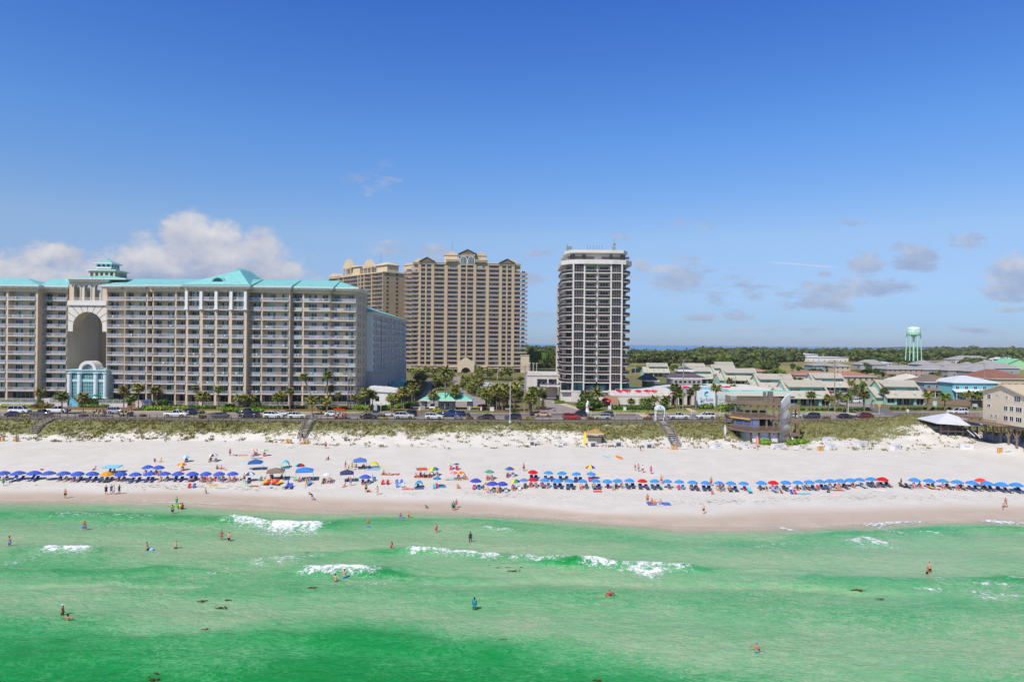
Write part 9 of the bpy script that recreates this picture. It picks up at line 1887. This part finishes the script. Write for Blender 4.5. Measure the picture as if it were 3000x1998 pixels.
def hut():
 p=GP(*b4(915,605));o=thing('thatched_hut','small thatched beach hut with grey plank walls on the dune edge','hut',p,.1);m=MB();m.box(-1.5,-1,-.5,1.5,1,1.25);m.build('wall',WOOD_G,o)
 for x in(-1.4,1.4):
  for y in(-.9,.9):m=MB();m.box(x-.07,y-.07,1.25,x+.07,y+.07,2.2);m.build('post',WOOD,o)
 m=MB();m.hip(-1.5,-1,1.5,1,2.15,3.15,.5,None,.2);m.build('roof_core',M('thatch',(178,140,84),.95,.3,8,bump=.5),o);rng=np.random.default_rng(2);m=MB()
 for i in range(260):
  t=rng.random();a=rng.uniform(0,2*PI);x,y=2.0*math.cos(a),1.5*math.sin(a);q=.25+.75*t;m.add([(x*q-.05,y*q,3.2-1.05*q),(x*q+.05,y*q,3.2-1.05*q),(x*(q+.22)+rng.normal()*.05,y*(q+.22),2.85-1.05*q)],[(0,1,2)])
 m.build('thatch',M('thatch_straw',(196,156,92),.95,.3,6),o);m=MB();m.box(-1.3,-1.03,1.26,1.3,-.9,1.35);m.build('counter',WOOD,o)
hut()
for i,(f_,x,y,c,l)in enumerate(((b4,945,672,(196,60,110),'pink and blue gear pile beside the open box'),(b4,1655,690,(60,140,210),'blue gear bag inside the open white box'),(b1,487,852,(206,40,90),'pink beach bag alone behind the royal row'),(b2,720,970,(70,84,110),'navy bag pile under the steel blue canopy'),(b3,1690,1285,(60,190,200),'turquoise sand toys before the royal blue pair'),(b2,975,1222,(120,170,220),'light blue cooler before the taupe canopy'),(b3,1130,1120,(226,160,70),'orange bag under the pink parasol'),(b3,90,1268,(196,40,60),'red bucket by the wading child'),(b5,1880,1300,(60,60,60),'dark wood branch on the sand'),(b4,1875,360,(110,180,230),'pale blue barrel on the upper gateway stairs'),(b4,1945,610,(110,180,230),'pale blue barrel at the lower gateway stairs'))):
 p=GP(*f_(x,y));rng=np.random.default_rng(i);m=MB();m.smooth=True
 if 'barrel' in l:m.lathe([(.28,0),(.32,.3),(.32,.7),(.27,.95)],12)
 else:[m.ball((rng.normal()*.16,rng.normal()*.12,.13),(.16+.1*rng.random(),.15,.15),8,6)for _ in range(3)]
 tag(m.build('barrel' if 'barrel' in l else 'beach_gear',cloth(c),None,p),l,'barrel' if 'barrel' in l else 'beach gear')
for i,(f_,x,y,c,l)in enumerate([(A_,190,1292,(40,100,190),'blue pool parasol, leftmost before the resort'),(A_,290,1292,(40,100,190),'blue pool parasol, second before the resort'),(A_,828,1298,(40,100,190),'blue pool parasol at the lobby steps'),(A_,1303,1290,(40,100,190),'blue pool parasol right of the archway'),(A_,852,1245,(30,130,90),'green parasol before the lobby door')]+[(D_,x,y,(206,28,40),'red pool parasol on the terrace, %s from the left'%ordw(j+1))for j,(x,y)in enumerate(((742,1232),(805,1230),(893,1232),(967,1230),(1022,1232),(1288,1200),(1562,1195),(1612,1230),(1622,1200)))]+[(E_,1478,808,(206,70,80),'faded red parasol on a townhouse patio')]):
 up=f_ is D_;y_=242 if up else 219;q=f_(x,y);p=DY(q[0],q[1]+3,y_)if f_ is not E_ else G(q[0],q[1]+14,ZG);o=thing('pool_parasol',l,'parasol',(p.x,p.y,p.z-2.3 if f_ is not E_ else ZG),0,'pool parasols');H=2.3;link('canopy',CAN[1],o,cloth(c),loc=(0,0,H-.3),scale=(1.45,1.45,1.2));link('pole',POLEM,o,scale=(1.5,1.5,H))
C1=dict(r=(200,40,56),n=(40,52,100),k=(34,34,38),w=(226,226,228),t=(50,150,160),b=(70,150,220),g=(60,210,60),p=(230,80,130),o=(236,120,60),y=(240,200,50),v=(110,70,170),e=(96,100,104))
GN=dict(s='shorts',t='shirt',h='rash_guard',f='brief',m='swimsuit',b='bikini',d='dress')
def folk(fr_,s,lst,water=None):
 for q in lst:
  x,y,ps,rz,sk,wr,hr,l=q[:8];sc=q[8]if len(q)>8 else 1.0;w=[(GN[a],C1[c])for a,c in(z.split('/')for z in wr.split())]
  px=fr_(x,y)
  if water is None:p=GP(*px)
  else:p=G(*px,0);p.z=-(q[9]if len(q)>9 else water)*sc;person(p,ps,R(rz),sk,w,l,hr,sc,'bathers in the sea');continue
  person(p,ps,R(rz),sk,w,l,hr,sc,'people on the beach')
folk(b1,3.925,[(38,1030,'walk',60,0,'d/t','long_hair:b','person in turquoise dress walking at the far left edge'),(750,1178,'stand',180,0,'s/k b/o','long_hair:y','person in orange top and dark shorts at the water line left'),(1220,1135,'stand',10,1,'t/k s/k','hair:k','person all in black, left of the standing group of four'),(1280,1128,'stand',40,0,'t/e s/b','long_hair:b','person in grey top and pale blue shorts in the group of four'),(1308,1132,'stand',-50,2,'d/w','long_hair:k','person in white dress in the group of four'),(1372,1128,'stand',-20,1,'t/k s/k','hair:b','tall person in black with bag, right of the group of four'),(2185,985,'sit',20,2,'b/r','long_hair:y','person in red bikini on a lounger of the royal row'),(1085,850,'sit',-60,1,'s/n','hair:k','person reclining alone behind the orange yellow parasol'),(1780,755,'sit',30,1,'m/v','hair:k','left one of two people seated far inland'),(1845,757,'sit',-20,0,'s/y','hair:b','right one of two people seated far inland'),(1265,870,'sit',0,1,'t/k s/k','hair:k','person seated under the pale blue flat sunshade'),(1310,872,'sit',0,0,'s/b','hair:b','second person seated under the pale blue flat sunshade'),(1870,1340,'stand',0,1,'s/k','hair:k','child in dark shorts by the royal row',.01)][:12])
folk(b2,4.529,[(425,795,'stand',20,1,'s/e','hair:b','shirtless person standing alone far inland'),(505,793,'lie',80,0,'s/k','hair:b','person lying on the sand far inland'),(1695,698,'stand',180,1,'s/k','hair:k','shirtless person walking below the dune in dark shorts'),(1728,845,'ground',-30,1,'m/k','long_hair:y','person sitting alone on the open sand'),(780,790,'ground',10,1,'s/k','hair:k','person seated under the orange and white parasol'),(740,795,'ground',-20,0,'s/b','hair:b','person seated left under the orange and white parasol'),(255,965,'ground',30,1,'s/n','hair:k','left one of three people sunbathing behind the royal row'),(310,968,'recline',30,0,'s/r','hair:b','middle one of three people sunbathing behind the royal row'),(360,980,'lie',40,2,'b/b','long_hair:b','right one of three people sunbathing behind the royal row'),(122,1170,'stand',160,0,'m/p','hair:b','person in pink standing before the royal row'),(318,1155,'stand',100,0,'s/t','hair:k','shirtless person in green shorts under the royal row'),(552,1125,'ground',-40,2,'t/w','hair:k','child in white shirt sitting beside a royal blue parasol',.8),(615,1140,'stand',10,1,'s/k','hair:k','person standing by the striped parasol'),(110,1295,'kneel',-60,0,'s/n','hair:b','child kneeling at the edge of the wet sand',.85),(970,1105,'kneel',0,1,'m/r','long_hair:r','person in red under the taupe canopy'),(985,1090,'sit',0,3,'s/k','hair:k','seated person behind the one in red'),(890,1120,'ground',20,0,'s/k b/k','hat:d8c8a0','person with straw hat left under the taupe canopy'),(1105,1090,'sit',-20,1,'t/t s/e','hair:k','person in teal shirt right under the taupe canopy'),(1345,1135,'ground',10,1,'s/n','hair:k','person seated left under the bright blue canopy'),(1395,1130,'lie',60,0,'s/v','hair:k','person lying under the bright blue canopy'),(1440,1165,'kneel',20,0,'s/y b/o','hair:b','person in yellow before the bright blue canopy'),(1480,1130,'ground',-10,1,'s/k','hair:k','person seated right under the bright blue canopy'),(1540,1110,'lie',70,0,'s/k','hair:k','person lying at the right of the bright blue canopy'),(1700,1150,'ground',0,2,'s/t b/t','hat:e0d4b0','person with hat seated left under the white parasol'),(1772,1150,'ground',0,0,'t/v s/n','hair:k','person in purple shirt right under the white parasol'),(1940,1205,'sit',-40,1,'b/p','hair:k','person in pink bikini before the navy canopy'),(2025,1190,'stand',0,1,'s/b','hair:k','shirtless person in turquoise shorts before the navy canopy'),(1992,1130,'sit',0,0,'s/k','hair:b','person seated under the navy canopy'),(1957,972,'walk',80,1,'s/o','hair:k','shirtless person walking behind the navy canopy'),(2045,980,'stand',0,0,'s/g','hair:k','person in green shorts behind the navy canopy'),(2000,975,'stand',20,0,'s/v','hair:b','child between two adults behind the navy canopy',.6),(2095,945,'sit',0,1,'s/k','hair:k','person seated left under the medium blue canopy'),(2190,955,'sit',0,3,'t/k','hair:k','person in dark shirt under the medium blue canopy'),(2205,965,'ground',-20,1,'s/r','hair:k','person in red shorts under the medium blue canopy'),(2230,1280,'stand',180,1,'b/k s/k','long_hair:b','person in black bikini standing near two small children'),(1515,1380,'bend',-70,2,'s/k t/n','cap:404a70','adult in navy bending over a toddler at the wet sand'),(1532,1388,'stand',90,0,'t/v','hair:b','toddler beside the bending adult',.5),(1385,580,'walk',180,1,'t/k s/k','hair:k','person in black on the central stairs foot'),(1355,628,'walk',190,0,'s/b','hair:b','person with towels at the central stairs foot'),(1530,305,'stand',0,1,'t/n s/n','cap:3050a0','person in blue at the head of the central stairs'),(1635,275,'stand',10,1,'t/n s/k','hair:k','person in dark blue on the boardwalk by the palm'),(2278,1275,'ground',40,0,'s/r','hair:k','toddler sitting with a red bucket',.6)])
folk(b3,4.529,[(205,1312,'walk',190,0,'b/w','long_hair:b','person in white bikini walking to the water'),(290,1040,'ground',10,1,'s/k','hair:k','person seated left on the red patterned blanket'),(330,1045,'lie',80,0,'b/r','hair:b','person lying on the red patterned blanket'),(410,1045,'lie',80,2,'s/e','hair:k','second person lying on the red patterned blanket'),(275,1168,'sit',0,1,'m/r','hair:k','person in red at the left of the central group'),(345,1168,'sit',0,0,'s/r','hair:b','person in the dark red chair of the central group'),(465,1160,'sit',0,2,'s/n','hair:b','person in the blue chair of the central group'),(528,1160,'sit',0,0,'b/b','long_hair:k','person in the bright blue chair of the central group'),(620,1235,'lie',70,0,'b/p','long_hair:y','person lying on the rose towel'),(745,1205,'sit',0,0,'s/e','hair:b','person seated at the striped half dome tent'),(735,1070,'recline',50,1,'s/r','hair:k','person left under the coral sunshade'),(780,1060,'ground',0,1,'m/r','hair:k','person in red under the coral sunshade'),(825,1075,'ground',-30,0,'s/k','hair:b','person right under the coral sunshade'),(905,1075,'ground',0,1,'s/e','hair:k','person seated between sunshade and rainbow parasol'),(1275,1225,'sit',10,1,'m/o','long_hair:r','person in orange sitting alone by the water side'),(1303,1228,'ground',-20,0,'t/b','hair:b','small child beside the person in orange',.55),(1285,1110,'ground',20,1,'s/r','hair:k','person seated under the orange and red parasol edge'),(1400,1110,'sit',0,2,'m/p','hair:y','child in pink right of the orange and red parasol',.7),(1612,1245,'bend',80,1,'s/e','hair:k','shirtless person bending between royal blue parasols'),(2148,998,'stand',150,1,'s/k','hair:k','shirtless person gesturing behind the red parasols'),(2000,1235,'sit',0,3,'s/v','hair:k','person seated under the front rainbow parasol')])
folk(b4,4.529,[(1450,988,'stand',30,0,'m/v','hair:b','child in purple, leftmost of four walking up the sand',.8),(1497,1003,'walk',180,0,'s/t','hair:k','person in teal shorts second of four walking up the sand'),(1553,1020,'walk',170,0,'t/w s/r','hair:b','person carrying a board third of four walking up the sand'),(1663,1032,'walk',190,1,'d/p','hair:k','person in pink and white carrying a turquoise bag'),(1520,725,'bend',60,1,'s/k t/e','hair:k','person bending over boards by the white boxes'),(1617,1425,'stand',-20,1,'s/r','hair:b','boy standing beside the blue blankets'),(1678,1425,'ground',10,1,'b/o','long_hair:r','person with red hair seated on the left blue blanket'),(1712,1440,'ground',-10,0,'m/o','hat:d8c070','person with straw hat on the left blue blanket'),(1790,1432,'ground',-30,0,'b/r','long_hair:b','person in red on the pale blanket'),(1160,1245,'ground',0,0,'b/t','long_hair:b','person seated before the sky blue row in teal bikini'),(1800,1165,'stand',0,0,'s/r','hair:b','shirtless person standing between two sky blue parasols'),(285,1225,'ground',10,0,'d/p','hair:y','child in pink at the left of the sky blue row',.8),(1620,310,'stand',0,1,'t/y s/k','hair:k','person in tan shirt on the boardwalk left of the gateway'),(1662,310,'stand',0,1,'t/n s/e','hair:k','person in blue shirt on the boardwalk left of the gateway')])
folk(b5,4.612,[(292,1215,'stand',0,1,'s/r','hair:k','shirtless person in red standing within the sky blue row'),(305,1325,'ground',0,1,'m/p','hair:k','person in pink seated before the standing one in red'),(412,1295,'stand',60,1,'t/k s/e','hair:k','person in black shirt leaning at a sky blue parasol'),(460,1255,'bend',-60,0,'s/o','hair:b','person bending beside the one in black shirt'),(1240,1310,'sit',30,1,'t/e s/n','hair:b','person in grey on a chair before the red parasol'),(2005,1260,'recline',30,0,'b/o','hair:b','person in orange bikini at the right sky blue parasols'),(1165,600,'stand',180,0,'t/w s/b','hair:b','person at the notice board of the beach bar'),(190,1590,'stand',0,2,'s/k','hair:b','boy in dark shorts alone at the water edge',.9)])
folk(b6,3.919,[(1828,1280,'walk',-60,1,'b/o','long_hair:b','person in bikini at the far right water line'),(1797,1305,'stand',60,1,'s/k','hair:k','child beside the adult at the far right water line',.66),(635,1035,'sit',10,1,'s/k','hair:k','person seated by the folded dark parasol'),(1350,1075,'sit',-20,1,'m/o','hair:k','person in orange before the right sky blue row'),(1050,1075,'lie',70,0,'s/n','hair:b','person lying before the right sky blue row'),(1722,1065,'ground',60,0,'s/o','hair:b','person crouched left of the far right parasols')])
folk(D_,2.8,[(75,1420,'walk',90,0,'t/w s/e','hair:b','pedestrian in white, leftmost by the tower driveway'),(115,1412,'walk',90,1,'t/e s/k','hair:k','pedestrian in grey by the tower driveway palms'),(155,1418,'walk',270,1,'t/o s/k','hair:k','pedestrian in coral top crossing the tower driveway'),(202,1428,'walk',90,0,'t/w s/n','hair:b','pedestrian in white and navy crossing the driveway'),(214,1430,'walk',90,0,'t/b s/e','hair:b','pedestrian in pale blue crossing the driveway')])
folk(w1,2.355,[(65,375,'stand',160,1,'s/b','hair:b','bather with light blue shorts at the far left',1,.35),(578,270,'stand',10,1,'s/b','cap:7fb4e0','bather in blue cap and light blue shorts, another close behind',1,.2),(588,262,'stand',10,0,'s/b','hair:y','bather half hidden behind the blue capped one',.95,.3),(1220,84,'stand',0,1,'h/g s/t','hair:k','child in bright green top nearest the left shore',.85,.25),(1190,148,'stand',180,1,'s/n','hair:k','bather in navy shorts below the green float',1,.35),(1245,122,'stand',0,0,'t/y','hair:k','bather in yellow shirt among three',.95,.6),(1258,122,'stand',10,3,'s/k','hair:k','dark bather right of the yellow shirted one',.95,.6),(1232,120,'stand',0,3,'s/k','hair:k','child bather left of the yellow shirted one',.6,.6),(1528,338,'hips',10,1,'b/r','hair:b','bather with hands on hips in a red bikini',1,.25),(1580,345,'stand',-10,0,'s/k','hair:k','bather in black shorts beside the one in red bikini',1,.35),(1213,388,'wave',0,0,'s/e','hair:b','bather wading with arms held out near the surf',1,.75),(1022,402,'kneel',-80,0,'s/k','hair:k','bather leaning on a blue float',1,.2),(430,852,'stand',100,1,'s/k','cap:e4e4ec','bather with white cap nearest the camera on the left',1,.6),(468,895,'wave',170,1,'s/k','hair:k','bather with both arms spread beside the white capped one',1,.95),(2315,615,'wave',150,0,'s/e','hair:k','bather left of the pair below the breaking wave',1,.85)],.5)
folk(w2,2.355,[(22,596,'stand',180,0,'s/b','hair:b','bather with pale shorts right of the pair at the breaking wave',1,.65),(183,222,'stand',0,1,'s/o','hair:b','child bather above the small blue float',.7,.45),(410,178,'kneel',0,1,'s/v','hair:k','bather in an inner tube, left of two near the shore',.9,.3),(465,180,'kneel',0,0,'m/o','hair:b','bather crouching right of the one in the tube',.95,.25),(585,118,'ground',90,1,'h/t','hair:k','child lying in the shallows on the shore line',.8,.0),(775,132,'stand',180,0,'h/t s/k','hair:k','adult in teal and black carrying a child at the shore',1,.1),(763,126,'stand',150,0,'h/g','hair:b','child in green at the side of the adult in teal',.75,.1),(793,118,'stand',0,0,'m/p','hair:b','person in pink swimsuit at the shore right of the adult in teal',.98,.0),(654,280,'stand',20,0,'m/p','cap:d83050','bather in coral swimsuit and red cap',1,.5),(890,352,'stand',10,3,'m/n','hair:k','dark skinned bather in blue swimsuit in shallow water',1.02,.2),(342,390,'kneel',60,1,'m/p','hair:k','bather in pink ducking in the surf',1,.3),(918,810,'stand',160,3,'h/t s/t','hair:k','bather in dark teal rash guard in the middle of the sea',1,.45),(1853,725,'wave',20,1,'h/r','hair:k','bather in red shirt in the middle right of the sea',1,.95)],.5)
folk(w3,2.355,[(143,180,'walk',90,2,'s/k','hair:b','x',.01,.0)][:0],.5)
folk(w3,2.355,[(1703,556,'stand',0,0,'s/k','hair:k','bather standing chest bare in the right part of the sea',1.02,.45),(1684,560,'kneel',30,1,'s/k','hair:k','child low in the water beside the right hand bather',.8,.3),(512,1115,'wave',150,1,'s/t','cap:6f96c8','bather in blue cap nearest the camera on the right',1,.7)],.5)
zf,bx0,bx1,bY=BARF
for i in range(7):
 w=WEAR[(i*5)%12];person((bx0+(bx1-bx0)*(.34+.09*i),bY+1.6+.3*(i%3),zf[0]),'stand',R(40*i),(0,1,2)[i%3],[('shirt',w[1]),('shorts',(60,60,70))],'bar guest at the middle deck rail, %s from the left'%ordw(i+1),('hair:k','hair:b','hair:y')[i%3],1,'guests of the beach bar')
def blob_thing(fr_,x,y,r,c,name,label,cat,water=True,flat=.3,n=5,group=None,z=.06):
 p=G(*fr_(x,y),z);rng=np.random.default_rng(int(x*7+y));m=MB();m.smooth=True
 for _ in range(n if n<7 else 26):
  s=r*rng.uniform(.3,.7)if n<7 else r*rng.uniform(.08,.24);m.ball((rng.normal()*r*(.5 if n<7 else.62),rng.normal()*r*.3,0),(s*1.5,s*(.6 if n<7 else.8),max(.04,s*flat)),7,4)
 tag(m.build(name,cloth(c),None,p),label,cat,group)
for f_,x,y,r,l in((w2,1120,515,1.25,'large dark seaweed mat off the breaking wave'),(w2,1190,545,.5,'loose seaweed strands right of the large mat'),(w1,2152,664,.55,'seaweed clump left of the surf bathers'),(w1,2050,692,.4,'small seaweed clump beside the longer one'),(w1,1530,798,.45,'seaweed streak in the left middle water'),(w1,1395,755,.4,'thin seaweed streak left of the middle ones'),(w1,1575,748,.35,'small seaweed streak right of the middle ones'),(w1,1426,948,.28,'tiny seaweed tuft in the pale water'),(w1,1052,1292,.4,'seaweed tuft at the bottom edge of the sea'),(w1,1075,1250,.22,'smaller tuft above the bottom seaweed'),(w3,1215,678,.55,'seaweed streak in the right part of the sea'),(w3,1360,738,.35,'seaweed tuft right of the long streak'),(w3,1045,615,.3,'small seaweed tuft in the dark right water'),(w3,1058,447,.25,'dark tuft in the right shallows'),(w2,342,552,.3,'seaweed tuft right of the breaking wave'),(w2,1770,1300,.3,'seaweed tuft at the bottom right of centre'),(w2,1110,1020,.3,'seaweed tuft in the lower centre'),(w1,2122,420,.3,'seaweed scrap in the upper pale water'),(w2,438,362,.3,'seaweed scrap near the ducking bather')):
 blob_thing(f_,x,y,r,(88,66,36),'seaweed',l,'seaweed',True,.18,7,'floating seaweed')
blob_thing(w1,1042,396,.55,(150,206,236),'swim_float','pale blue swim float held by a bather','float',True,.5,3);blob_thing(w1,1200,98,.45,(90,220,70),'swim_float','bright green float beside the left bathers','float',True,.6,3);blob_thing(w2,183,245,.4,(60,130,210),'swim_float','small blue float under the child bather','float',True,.8,3);blob_thing(w2,412,182,.45,(110,120,190),'swim_float','lilac inner tube around a bather','float',True,.6,4)
def haze():
 mb=MB();mb.box(-13000,-3000,-7,13000,13500,102);m=bpy.data.materials.new('haze_air');m.use_nodes=True;t=m.node_tree;t.nodes.clear()
 o=t.nodes.new('ShaderNodeOutputMaterial');v=t.nodes.new('ShaderNodeVolumePrincipled');v.inputs['Density'].default_value=6e-5;v.inputs['Color'].default_value=(.86,.92,1,1)
 t.links.new(v.outputs[0],o.inputs['Volume']);tag(mb.build('haze',m),kind='stuff')
haze()
SC.render.engine='CYCLES'
SC.view_settings.view_transform='Standard';SC.view_settings.look='None'
SC.view_settings.exposure=EXPOSURE;SC.view_settings.gamma=1.0
SC.cycles.max_bounces=4;SC.cycles.diffuse_bounces=2;SC.cycles.glossy_bounces=2
SC.cycles.transparent_max_bounces=8;SC.cycles.transmission_bounces=2
SC.cycles.caustics_reflective=False;SC.cycles.caustics_refractive=False
SC.cycles.use_denoising=True
for _l,_n in LABELS.items():
 if len(_n)>1:print('DUPLICATE LABEL',_l,len(_n),_n[:3])
for _l in LABELS:
 if not 4<=len(_l.split())<=16:print('LABEL LENGTH',len(_l.split()),_l)
